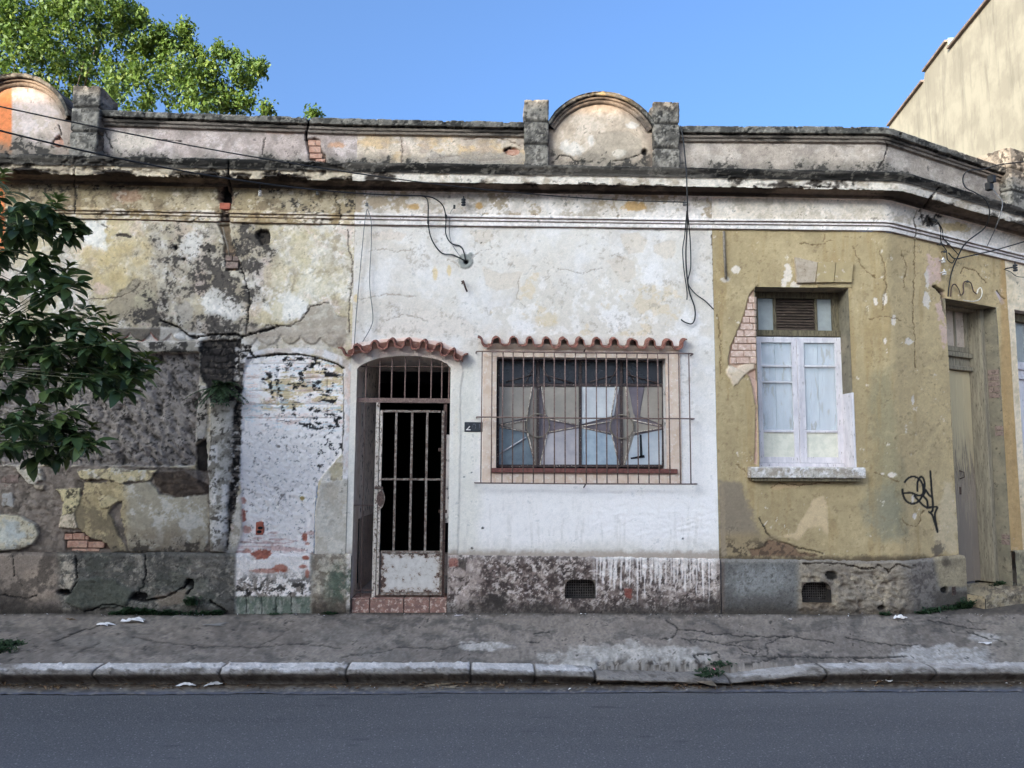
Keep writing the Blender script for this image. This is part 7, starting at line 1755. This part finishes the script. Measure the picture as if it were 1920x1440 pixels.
mat_leaf('young_leaf', (.07, .12, .026, 1), (.10, .14, .032, 1), (.14, .15, .04, 1), .25, .42)
mat_leaf('weed_leaf', (.020, .042, .016, 1), (.030, .058, .018, 1), (.055, .075, .028, 1), .2, .6)
mat_mix('bark', alb(96, 88, 78), alb(72, 65, 58), 14, rough=.95, bump=.8, bdist=.01)
mat_mix('twig', alb(84, 86, 60), alb(64, 68, 48), 14, rough=.8)

def leaf_mesh(name, L_, w, fold, droop, n=5):
    m = MB(); rows = []
    for k in range(n + 1):
        t = k / n; hw = w * math.sin(math.pi * min(1, t * .96 + .03)) ** .75 * (1 - .25 * t) * .5
        if k in (0, n): hw = .001
        x = L_ * t * (1 - .12 * droop * t); z = -droop * L_ * t * t * .55
        i = len(m.v); m.v += [(x, -hw, z + fold * hw), (x, 0, z), (x, hw, z + fold * hw)]; rows.append(i)
    for a, b in zip(rows[:-1], rows[1:]): m.f += [(a, b, b + 1, a + 1), (a + 1, b + 1, b + 2, a + 2)]
    return m.mesh(name, True)
def basis(d, roll):
    x = Vector(d).normalized(); up = Vector((0, 0, 1)); y = up.cross(x); y = y.normalized() if y.length > 1e-3 else Vector((0, 1, 0)); z = x.cross(y)
    M = Matrix((x, y, z)).transposed(); return M @ Matrix.Rotation(roll, 3, 'X')

# street tree, its branches reaching in from the left
T0 = Vector((-6.1, -1.65, -.04))
tree = empty('street_tree', tuple(T0)); tag(tree, 'dark green broad-leaved street tree reaching in from the left edge', 'tree')
lm = [leaf_mesh('leaf', .140, .070, .35, .35), leaf_mesh('leaf', .125, .066, .25, .6), leaf_mesh('leaf', .145, .072, .2, .85), leaf_mesh('leaf', .110, .058, .45, .25)]
ym = [leaf_mesh('leaf', .095, .034, .6, .35), leaf_mesh('leaf', .11, .040, .5, .55)]
for k in lm: k.materials.append(MATS['street_leaf'])
for k in ym: k.materials.append(MATS['young_leaf'])
TIPS = [(108, 380, -1.6, 1), (128, 405, -1.7, 0), (80, 412, -1.5, 0), (50, 440, -1.4, 0), (22, 358, -1.3, 0), (5, 330, -1.2, 1), (5, 400, -1.8, 0), (30, 470, -1.7, 0), (130, 505, -1.5, 1), (150, 525, -1.7, 0), (110, 535, -1.6, 0), (70, 520, -1.4, 0), (30, 530, -1.3, 0),
        (60, 590, -1.7, 1), (85, 598, -1.6, 0), (20, 605, -1.5, 0), (178, 590, -1.6, 1), (205, 605, -1.5, 1), (170, 630, -1.5, 0), (130, 640, -1.7, 0), (215, 640, -1.6, 1), (240, 650, -1.5, 0), (90, 650, -1.5, 0), (45, 660, -1.6, 0), (150, 675, -1.5, 0), (195, 672, -1.4, 0), (228, 690, -1.6, 0), (262, 688, -1.6, 0), (288, 692, -1.5, 1),
        (10, 690, -1.3, 0), (110, 700, -1.7, 0), (60, 715, -1.5, 0), (175, 710, -1.7, 0), (215, 725, -1.5, 0), (20, 740, -1.7, 0), (130, 735, -1.6, 0), (85, 755, -1.4, 0), (15, 790, -1.5, 0), (55, 790, -1.7, 0), (100, 800, -1.5, 0), (140, 800, -1.6, 0), (172, 805, -1.6, 1), (155, 830, -1.5, 0), (180, 830, -1.6, 0), (115, 835, -1.5, 0), (70, 830, -1.6, 0), (30, 835, -1.4, 0), (140, 780, -1.7, 0),
        (0, 460, -1.5, 0), (0, 560, -1.6, 0), (0, 640, -1.4, 0), (0, 840, -1.7, 0), (-30, 700, -1.5, 0), (-40, 620, -1.6, 0), (-50, 500, -1.5, 0), (-60, 420, -1.6, 0), (-50, 800, -1.5, 0), (-90, 560, -1.4, 0), (-100, 680, -1.7, 0), (-110, 400, -1.5, 0), (-60, 330, -1.6, 0), (-130, 300, -1.7, 0), (-180, 480, -1.4, 0), (-190, 640, -1.6, 0), (-160, 780, -1.5, 0)]
rt = random.Random(11)
leaves = []; tw = MB()
LIMB = [Vector((-6.0, -1.62, 2.1)), Vector((-5.6, -1.60, 2.35)), Vector((-5.2, -1.58, 2.45)), Vector((-4.75, -1.56, 2.45))]
LIMB2 = [Vector((-6.0, -1.62, 2.3)), Vector((-5.7, -1.6, 2.9)), Vector((-5.3, -1.6, 3.3)), Vector((-4.95, -1.58, 3.6))]
LIMB3 = [Vector((-6.05, -1.64, 1.75)), Vector((-5.6, -1.62, 1.85)), Vector((-5.2, -1.6, 1.88)), Vector((-4.8, -1.58, 1.86))]
LPTS = [Vector(tuple(v)) for L3 in (LIMB, LIMB2, LIMB3) for v in catmull([tuple(q) for q in L3], 6)]
TIPS += [(268, 705, -1.5, 0), (276, 672, -1.6, 1), (252, 668, -1.4, 0), (236, 712, -1.7, 0), (200, 690, -1.3, 0), (185, 655, -1.4, 0), (160, 610, -1.5, 0), (120, 585, -1.5, 0), (95, 480, -1.5, 0), (145, 440, -1.6, 0), (100, 430, -1.4, 0), (60, 380, -1.7, 0)]
TIPS = TIPS + [(a + rt.uniform(-26, 20), b + rt.uniform(-18, 24), c + rt.uniform(-.3, .4), 0) for (a, b, c, d) in TIPS if b > 360 and a < 250 for k in range(1)]
for (px, py, y, young) in TIPS:
    c = Vector(tuple(at_y(px, py, y + rt.uniform(-.25, .25))))
    b = min(LPTS, key=lambda v: (v - c).length + max(0, (v.x - c.x) + .1) * 1.5)
    mid = (b + c) / 2 + Vector((0, rt.uniform(-.05, .05), -.04))
    tw.tube([Vector(tuple(v)) for v in catmull([tuple(b), tuple(mid), tuple(c)], 4)], .0055, 5, .0028)
    dr = (c - mid).normalized(); dr = (dr + Vector((.2, 0, .25))).normalized()
    nl = rt.randint(12, 16)
    for k in range(nl):
        t = k / nl; az = k * 2.399 + rt.uniform(-.3, .3)
        pos = c - dr * (.16 * (1 - t)) + Vector((rt.uniform(-.01, .01),) * 3)
        el = -.75 + 1.0 * t + rt.uniform(-.3, .3)
        dv = Vector((math.cos(az) * math.cos(el), math.sin(az) * math.cos(el), math.sin(el))) + dr * (.3 + .3 * t)
        yg = young and t > .5
        leaves.append((pos, basis(dv, rt.uniform(-.5, .5)), (ym if yg else lm)[rt.randrange(2 if yg else 4)], rt.uniform(1.0, 1.45)))
    if young:
        for k in range(7):
            az = k * 2.399; dv = Vector((math.cos(az) * .8, math.sin(az) * .8, .75)); leaves.append((c + Vector((0, 0, .02)), basis(dv, rt.uniform(-.3, .3)), ym[k % 2], rt.uniform(.8, 1.1)))
def seen(v):
    x, y = project(np.array(v)); return -10 < x < 330 and 300 < y < 880
order = sorted(range(len(leaves)), key=lambda i: (not seen(leaves[i][0]), leaves[i][0].y))
single = set(order[:300])
fm = MB(); tone = []; fmy = MB()
for i, (pos, M, me, sc_) in enumerate(leaves):
    if i in single:
        o = bpy.data.objects.new('leaf', me); COL.objects.link(o)
        o.matrix_world = Matrix.Translation(pos) @ M.to_4x4() @ Matrix.Scale(sc_, 4); mw = o.matrix_world.copy(); o.parent = tree; o.matrix_parent_inverse = Matrix.Translation(-T0); o.matrix_basis = mw
    else:
        f = fmy if me in ym else fm; i0 = len(f.v)
        f.v += [tuple(pos + M @ (v.co * sc_)) for v in me.vertices]; f.f += [tuple(i0 + q for q in p.vertices) for p in me.polygons]
        if f is fm: tone += [rt.random()] * len(me.vertices)
def tone_attr(me, t):
    a = me.attributes.new('tone', 'FLOAT', 'POINT'); a.data.foreach_set('value', np.array(t, np.float32))
o = fm.build('foliage', MATS['street_leaf'], tree, True); tone_attr(o.data, tone); o['kind'] = 'stuff'
if fmy.v: o = fmy.build('young_foliage', MATS['young_leaf'], tree, True); o['kind'] = 'stuff'
tw.build('twigs', MATS['twig'], tree, True)['kind'] = 'stuff'
bm_ = MB()
for L3, r0 in ((LIMB, .04), (LIMB2, .045), (LIMB3, .035)): bm_.tube([Vector(tuple(v)) for v in catmull([tuple(q) for q in L3], 6)], r0, 7, .010)
bm_.build('limbs', MATS['bark'], tree, True)
MB().tube([Vector(tuple(v)) for v in catmull([tuple(T0), (-6.12, -1.64, .8), (-6.05, -1.63, 1.6), (-6.0, -1.62, 2.3), (-6.15, -1.6, 3.4), (-6.1, -1.6, 4.4)], 6)], .085, 10, .03).build('trunk', MATS['bark'], tree, True)

# the big sunlit tree behind the houses
DY = 12.0
bt = empty('background_tree', (float(at_y(40, 100, DY)[0]), DY, 0)); tag(bt, 'tall sunlit bright green tree rising behind the derelict house', 'tree')
CL = [(0, 60, 85), (60, 120, 80), (120, 55, 85), (30, 0, 80), (180, 35, 62), (225, 90, 62), (115, 150, 70), (195, 150, 58), (245, 170, 55), (285, 118, 48), (335, 112, 42), (346, 74, 20), (318, 170, 48), (378, 152, 42), (398, 122, 20), (368, 190, 36), (425, 172, 32), (452, 132, 22), (474, 122, 12), (466, 152, 17), (440, 108, 14), (415, 200, 22), (458, 190, 13), (262, 62, 34), (205, 5, 44), (262, 38, 20), (232, 25, 26), (-80, 60, 90), (-60, 150, 80), (100, -50, 80), (-30, -80, 90), (180, -50, 50), (310, 82, 16), (486, 128, 8), (140, 5, 60), (60, 60, 70), (370, 100, 14), (300, 60, 12), (346, 50, 9), (409, 96, 10), (499, 204, 7), (588, 213, 5), (-160, 90, 90), (-150, 0, 90), (350, 150, 40), (440, 195, 22)]
rb = np.random.RandomState(3)
SCL = (DY - CAM[1]) / FPX
V = []; tn = []; crown_pts = []
for (px, py, r_) in CL:
    c = at_y(px, py, DY + rb.uniform(-.6, .6)); R_ = r_ * SCL
    crown_pts.append((Vector(tuple(c)), R_))
    nsp = int(12 + 62 * R_ * R_)
    for k in range(nsp):
        d = rb.normal(size=3); d /= np.linalg.norm(d); rr = R_ * rb.uniform(.35, 1.02) ** .6
        sp = c + d * rr * np.array([1, 1.1, .95]); 
        nlf = rb.randint(16, 34); ax = rb.normal(size=3) * .4 + d * .7 + np.array([0, -.1, .35]); ax /= np.linalg.norm(ax)
        q = sp + ax * rb.uniform(-.16, .16, (nlf, 1)) + rb.normal(size=(nlf, 3)) * .08
        n = rb.normal(size=(nlf, 3)) * .75 + d * .35 + np.array([-.2, -.35, .5]); n /= np.linalg.norm(n, axis=1, keepdims=True)
        t = np.cross(n, rb.normal(size=(nlf, 3))); t /= np.linalg.norm(t, axis=1, keepdims=True); t[:, 2] -= .3; b_ = np.cross(n, t)
        l = rb.uniform(.075, .155, (nlf, 1)); w_ = l * .5
        quad = np.stack([q - t * l * .5, q + b_ * w_ * .5 + n * .006, q + t * l * .5 - n * .01, q - b_ * w_ * .5 + n * .006], 1)
        V.append(quad.reshape(-1, 3)); tn.append(np.full(nlf * 4, rb.rand() * .6) + np.repeat(rb.rand(nlf) * .4, 4))
V = np.concatenate(V); tn = np.concatenate(tn)
me = bpy.data.meshes.new('crown'); nq = len(V) // 4
me.vertices.add(len(V)); me.vertices.foreach_set('co', V.astype(np.float32).ravel()); me.loops.add(nq * 4); me.loops.foreach_set('vertex_index', np.arange(nq * 4, dtype=np.int32)); me.polygons.add(nq); me.polygons.foreach_set('loop_start', np.arange(0, nq * 4, 4, dtype=np.int32)); me.update(calc_edges=True)
tone_attr(me, tn)
o = link('crown', me, MATS['sunny_leaf'], bt); o['kind'] = 'stuff'
base = Vector((float(at_y(40, 100, DY)[0]), DY, -.1)); fork = Vector((base.x + .2, DY, 5.0))
tm = MB().tube([base, base + Vector((.1, 0, 2.5)), fork], .32, 10, .2); tm.build('trunk', MATS['bark'], bt, True)
lmz = MB()
for c, R_ in crown_pts:
    if R_ > .5: c = fork + (c - fork) * .86; m_ = (fork + c) / 2 + Vector((0, 0, -.3)); lmz.tube([Vector(tuple(v)) for v in catmull([tuple(fork), tuple(m_), tuple(c)], 5)], .06, 6, .010)
lmz.build('limbs', MATS['bark'], bt, True)

# fern growing out of the broken pier
fc = Vector(tuple(W(414, 728, .06))); fern = MB(); rf = random.Random(8)
for k in range(30):
    az = rf.uniform(-math.pi, 0) if k % 4 else rf.uniform(0, math.pi) ; el = rf.uniform(-.2, 1.2); L_ = rf.uniform(.16, .34)
    d = Vector((math.cos(az) * math.cos(el), -abs(math.sin(az)) * math.cos(el) * .8, math.sin(el))); 
    P_ = [fc + d * L_ * t + Vector((0, 0, -.16 * t * t)) for t in np.linspace(0, 1, 8)]
    fern.tube(P_, .002, 3)
    for i in range(2, 8):
        tdir = (P_[i] - P_[i - 1]).normalized(); sd_ = tdir.cross(Vector((0, 0, 1)))
        if sd_.length < 1e-3: sd_ = Vector((1, 0, 0))
        sd_.normalize()
        for sg in (-1, 1):
            e = (sd_ * sg * .8 + tdir * .6 + Vector((0, 0, -.25))).normalized(); l = .085 * (1.1 - i / 10); wv = tdir * .022
            fern.quad(P_[i], P_[i] + e * l * .5 + wv, P_[i] + e * l, P_[i] + e * l * .5 - wv)
ff = fern.build('wall_fern', MATS['weed_leaf']); tag(ff, 'green fern sprouting from the dark broken brick pier', 'fern')

# weeds along the foot of the walls
wd = MB(); rw = random.Random(4); wt = []
def tuft(x, y, z, n, h, spread):
    for k in range(n):
        az = rw.uniform(0, 6.28); b = Vector((x + rw.gauss(0, spread), y + rw.gauss(0, spread * .35), z)); L_ = h * rw.uniform(.5, 1.2); ln = rw.uniform(.25, .9)
        d = Vector((math.cos(az) * ln, math.sin(az) * ln * .7 - .15, 1)).normalized(); s_ = Vector((-math.sin(az), math.cos(az), 0)) * rw.uniform(.004, .011)
        if rw.random() < .45:
            wd.quad(b - s_ * .4, b + s_ * .4, b + d * L_ * .6 + s_, b + d * L_ * .6 - s_); wd.quad(b + d * L_ * .6 - s_, b + d * L_ * .6 + s_, b + d * L_ + Vector((0, 0, -L_ * .25)) + s_ * .1, b + d * L_ + Vector((0, 0, -L_ * .25)) - s_ * .1)
        else:
            c = b + d * L_ * .7; u = Vector((math.cos(az), math.sin(az), .3)) * rw.uniform(.014, .03); v_ = s_ * 2.0
            wd.quad(c - u, c + v_, c + u, c - v_)
def weeds(px0, px1, o, n, h, sp, z=.0):
    for k in range(n):
        s = sz(rw.uniform(px0, px1), 1140, o)[0]; p = pt(s, z, o + rw.uniform(.0, .05)); tuft(p.x, p.y, z - .005, 16, h * rw.uniform(.5, 1.2), sp)
weeds(215, 330, .06, 26, .075, .035); weeds(300, 360, .06, 14, .05, .03); weeds(375, 412, .06, 10, .06, .03); weeds(352, 366, .07, 12, .10, .02, .10); weeds(608, 640, .05, 7, .04, .02); weeds(510, 550, .05, 4, .025, .02)
weeds(1655, 1668, .08, 5, .05, .02); weeds(1720, 1800, .09, 26, .07, .035); weeds(1798, 1812, .12, 12, .14, .02); weeds(1858, 1880, -.12, 5, .06, .03, .14); weeds(240, 300, .05, 10, .12, .02)
for px, py, n, h, sp in ((8, 1212, 16, .07, .07), (-10, 1222, 16, .07, .08), (22, 1206, 8, .05, .05), (1330, 1262, 9, .05, .035), (1310, 1266, 4, .03, .03), (1350, 1246, 5, .03, .05), (-60, 1215, 20, .08, .12)):
    for k in range(n):
        p = at_z(px + rw.uniform(-14, 14), py + rw.uniform(-5, 5), -.04); tuft(p[0], p[1], -.05, 14, h, sp)
o = wd.build('weeds', MATS['weed_leaf']); tag(o, 'small green weeds along the foot of the walls and the broken kerb', 'weeds', kind='stuff')

# ------------------------------------------------------------------ litter
mat_mix('white_paper', alb(226, 228, 232), alb(206, 208, 214), 20, rough=.75)
mat_mix('cardboard', alb(158, 146, 128), alb(136, 124, 108), 20, rough=.9)
mat_mix('pink_wrapper', alb(214, 92, 92), alb(196, 150, 190), 30, rough=.4); mat_mix('grey_sheet', alb(146, 146, 146), alb(128, 128, 128), 20, rough=.8); mat_mix('dead_leaf', alb(108, 86, 66), alb(74, 58, 46), 30, rough=.9, c3=alb(156, 136, 104), scale3=60); mat_mix('yellow_leaf', alb(168, 160, 60), alb(140, 136, 56), 20, rough=.7); mat_mix('blue_bag', alb(188, 206, 220), alb(160, 180, 200), 20, rough=.4)
rl = random.Random(21)
def scrap(name, label, px, py, w, d, h, mat, z, cat, n=7):
    c = at_z(px, py, z); ww = w / (FPX / (c[1] - CAM[1])); m = MB(); rot = rl.uniform(-.6, .6); seed = rl.randrange(12)
    ij = np.linspace(-1, 1, n)
    for i in ij:
        for j in ij:
            r_ = 1 + .3 * math.sin(3 * math.atan2(j, i) + seed) * (i * i + j * j)
            x = i * ww / 2 * r_; y = j * d / 2 * r_; zz = h * (float(fbm(np.array([i * 2.2 + seed]), np.array([j * 2.2]), 1.0, 3, seed)[0])) * (1.15 - .5 * (i * i + j * j) / 2)
            m.v.append((c[0] + x * math.cos(rot) - y * math.sin(rot), c[1] + x * math.sin(rot) + y * math.cos(rot), z + .004 + zz))
    for i in range(n - 1):
        for j in range(n - 1): a = i * n + j; m.f.append((a, a + n, a + n + 1, a + 1))
    o = m.build(name, MATS[mat]); tag(o, label, cat); return o
scrap('paper_scrap', 'white paper scrap on the sidewalk left of the larger folded one', 195, 1175, 27, .07, .05, 'white_paper', -.02, 'litter')
scrap('paper_scrap', 'larger white folded paper on the sidewalk below the derelict plinth', 250, 1168, 34, .10, .06, 'white_paper', -.01, 'litter')
scrap('paper_scrap', 'white crumpled paper on the sidewalk below the olive plinth', 1685, 1163, 18, .07, .07, 'white_paper', -.01, 'litter')
scrap('paper_scrap', 'tiny white paper bit on the sidewalk left of the crumpled one below the olive plinth', 1482, 1163, 8, .03, .02, 'white_paper', -.01, 'litter')
scrap('paper_scrap', 'white paper lying flat on the sidewalk at the far right', 1850, 1207, 18, .06, .012, 'white_paper', -.02, 'litter')
scrap('plastic_bag', 'white flattened bag in the gutter before the right kerb', 1655, 1280, 27, .07, .05, 'white_paper', ZR, 'litter')
scrap('plastic_bag', 'small pale blue bag in the gutter at the left', 62, 1281, 17, .06, .09, 'blue_bag', ZR, 'litter')
scrap('plastic_bag', 'silvery crumpled bag in the gutter beside the olive green wrapper', 968, 1281, 21, .07, .08, 'blue_bag', ZR, 'litter')
scrap('paper_scrap', 'dirty white carton piece in the gutter under the derelict house', 352, 1288, 24, .05, .04, 'white_paper', ZR, 'litter')
scrap('paper_scrap', 'dirty white carton piece right of its twin in the gutter', 400, 1287, 22, .05, .04, 'white_paper', ZR, 'litter')
scrap('cardboard_piece', 'flat cardboard in the gutter left of the silvery bag', 822, 1285, 44, .07, .015, 'cardboard', ZR, 'cardboard')
scrap('cardboard_piece', 'flat cardboard in the gutter left of the pink wrapper', 1316, 1276, 52, .20, .02, 'cardboard', ZR + .035, 'cardboard')
scrap('cardboard_piece', 'small flat cardboard in the gutter below the gate', 845, 1290, 22, .05, .012, 'cardboard', ZR, 'cardboard')
scrap('wrapper', 'pink and red wrapper by the weeds at the broken kerb', 1340, 1268, 13, .06, .08, 'pink_wrapper', ZR + .06, 'wrapper')
scrap('wrapper', 'olive green wrapper in the gutter left of the silvery bag', 950, 1282, 17, .05, .06, 'cardboard', ZR, 'wrapper')
scrap('fallen_leaf', 'yellow green leaf in the gutter below the pink wrapper', 1346, 1283, 14, .05, .03, 'yellow_leaf', ZR + .01, 'leaf')
scrap('flat_sheet', 'thin grey sheet lying on the sidewalk before the bricked-up doorway', 401, 1172, 32, .10, .006, 'grey_sheet', -.012, 'sheet')
scrap('dark_scrap', 'dark scrap on the sidewalk at the left', 130, 1163, 17, .04, .02, 'dead_leaf', -.008, 'litter')
scrap('paper_scrap', 'white chip on the sidewalk just right of the gate', 858, 1155, 18, .04, .006, 'white_paper', -.004, 'litter')
# leaves, grit and crumbs: too many to count
for nm, mat, n, cols, lab in (('gutter_debris', 'dead_leaf', 620, None, 'brown leaves and dirt crumbs lying along the gutter'), ('white_crumbs', 'white_paper', 150, None, 'white crumbs of paint scattered along the foot of the walls and the gutter')):
    m = MB()
    for k in range(n):
        if nm == 'gutter_debris':
            cx = rl.choice([60, 120, 350, 640, 820, 960, 1240, 1320, 1420, 1480]) if rl.random() < .55 else rl.uniform(-100, 2000); px = cx + rl.gauss(0, 45)
            p = at_z(px, rl.uniform(1281, 1296) - (5 if px > 1400 else 0), ZR); z = ZR + .008; l = rl.uniform(.005, .020) if rl.random() < .93 else rl.uniform(.02, .045)
        elif k % 3: p = at_z(rl.uniform(0, 1900), 1152 + abs(rl.gauss(0, 4)), 0); z = .004; l = rl.uniform(.004, .014); p[1] = min(p[1], -.03)
        else: p = at_z(rl.uniform(-50, 1950), rl.uniform(1278, 1298), ZR); z = ZR + .01; l = rl.uniform(.004, .016)
        az = rl.uniform(0, 3.14); u = Vector((math.cos(az), math.sin(az), rl.uniform(-.4, .4))) * l; v_ = Vector((-math.sin(az), math.cos(az), rl.uniform(-.5, .5))) * l * rl.uniform(.25, .6); c = Vector((p[0], p[1], z + l * .35)); up = Vector((0, 0, l * .35))
        m.quad(c - u, c + v_ + up, c + u, c - v_ + up)
    o = m.build(nm, MATS[mat]); tag(o, lab, 'debris', kind='stuff')
# ------------------------------------------------------------------ the other side of the street: the blocks whose shade lies on the facades
def opposite(name, label, x0, x1, y0, y1, h, c, floors, bays):
    r = empty(name, ((x0 + x1) / 2, y0, 0)); tag(r, label, 'building')
    mat = mat_mix(name + '_render', alb(*c), alb(*[v * .9 for v in c]), 1.2, .35, .65, rough=.9)
    MB().box((x0, y1, -.19), (x1, y0, h)).build('wall', mat, r)
    MB().box((x0 - .05, y0 + .002, h - .5), (x1 + .05, y0 + .25, h - .2)).build('cornice', mat, r)
    fh = (h - 1.2) / floors; bw = (x1 - x0) / bays
    for i in range(floors):
        for j in range(bays):
            cx = x0 + (j + .5) * bw; z = .6 + i * fh
            f = MB().box((cx - .62, y0 - .02, z + .4), (cx + .62, y0 + .03, z + fh - .7)).build('window', MATS['plain_paving'], r)
            MB().box((cx - .54, y0 + .031, z + .48), (cx + .54, y0 + .04, z + fh - .78)).build('pane', MATS['far_pane'], f)
    return r
mat_mix('far_pane', (.05, .06, .07, 1), (.08, .09, .10, 1), 2, rough=.12, spec=.6)
opposite('apartment_block', 'four storey rendered block across the street, behind the viewer', -37, -6.0, -20.0, -33.0, 11.60, (214, 206, 194), 4, 9)
opposite('low_house', 'low rendered house across the street, behind the viewer', -5.4, 22.0, -20.0, -30.0, 4.6, (206, 198, 184), 1, 7)

# ------------------------------------------------------------------ the tall sunlit gable wall behind the corner
def mat_gable():
    m, nt, b, N, L = nodes('gable_render')
    tc = N('ShaderNodeTexCoord'); mp = N('ShaderNodeMapping'); mp.inputs['Scale'].default_value = (2.2, 2.2, .34); L(tc.outputs['Object'], mp.inputs[0])
    n1 = N('ShaderNodeTexNoise'); n1.inputs['Scale'].default_value = 1.1; n1.inputs['Detail'].default_value = 8; n1.inputs['Roughness'].default_value = .7; L(mp.outputs[0], n1.inputs['Vector'])
    n2 = N('ShaderNodeTexNoise'); n2.inputs['Scale'].default_value = .9; n2.inputs['Detail'].default_value = 7; n2.inputs['Roughness'].default_value = .65; L(tc.outputs['Object'], n2.inputs['Vector'])
    r1 = N('ShaderNodeMapRange'); r1.inputs[1].default_value = .50; r1.inputs[2].default_value = .78; L(n1.outputs['Fac'], r1.inputs[0])
    r2 = N('ShaderNodeMapRange'); r2.inputs[1].default_value = .42; r2.inputs[2].default_value = .58; L(n2.outputs['Fac'], r2.inputs[0])
    a = N('ShaderNodeMix'); a.data_type = 'RGBA'; a.inputs[6].default_value = (.30, .266, .200, 1); a.inputs[7].default_value = (.235, .206, .155, 1); L(r2.outputs[0], a.inputs[0])
    c = N('ShaderNodeMix'); c.data_type = 'RGBA'; c.inputs[7].default_value = (.12, .104, .08, 1); L(a.outputs[2], c.inputs[6]); L(r1.outputs[0], c.inputs[0])
    L(c.outputs[2], b.inputs['Base Color']); b.inputs['Roughness'].default_value = .95
    MATS['gable_render'] = m
mat_gable()
GF = Vector(tuple(at_y(1667, 237, 20.0)))
dv = ray(1156, 800); gd = Vector((dv[0], dv[1], 0)).normalized(); gn = Vector((gd.y, -gd.x, 0))     # along the wall, and away from the street view
def on_gable(px, py):
    d = Vector(tuple(ray(px, py))); c0 = Vector(tuple(CAM)); t = (GF - c0).dot(gn) / d.dot(gn); return c0 + d * t
tb = empty('tall_building', (GF.x, GF.y, 0)); tag(tb, 'tall sunlit cream gable wall behind the corner house', 'building')
top = [on_gable(*q) for q in ((1667, 237), (1732, 153), (1734, 135), (1777, 78), (1781, 92), (1856, 0), (1930, -92), (1990, -165))]
m = MB(); n = len(top); dp = gn * 7.0
fr = [Vector((top[0].x, top[0].y, -.1))] + top + [Vector((top[-1].x, top[-1].y, -.1))]
m.ngon(fr[::-1]); m.ngon([v + dp for v in fr])
for a, b in zip(fr[:-1], fr[1:]): m.quad(a, b, b + dp, a + dp)
m.quad(fr[-1], fr[0], fr[0] + dp, fr[-1] + dp)
m.build('wall', MATS['gable_render'], tb)
cp = MB()
for i in (0, 2, 4, 5, 6):
    a, b = top[i], top[i + 1]; o = -gn * .10
    cp.hexa([a + o, b + o, b + gn * .3, a + gn * .3] + [v + Vector((0, 0, .07)) for v in (a + o, b + o, b + gn * .3, a + gn * .3)])
cp.build('coping', mat_mix('gable_coping', alb(120, 112, 108), alb(96, 90, 88), 4, rough=.9), tb)
q = [on_gable(*v) for v in ((1778, 71), (1792, 71), (1782, 90), (1779, 91))]
m = MB(); m.ngon([v - gn * .02 for v in q]); m.ngon([v + gn * .3 for v in q[::-1]])
for a, b in zip(q, q[1:] + q[:1]): m.quad(a - gn * .02, b - gn * .02, b + gn * .3, a + gn * .3)
m.build('roof_flashing', mat_mix('green_flashing', alb(170, 206, 196), alb(150, 186, 178), 5, rough=.5), tb)
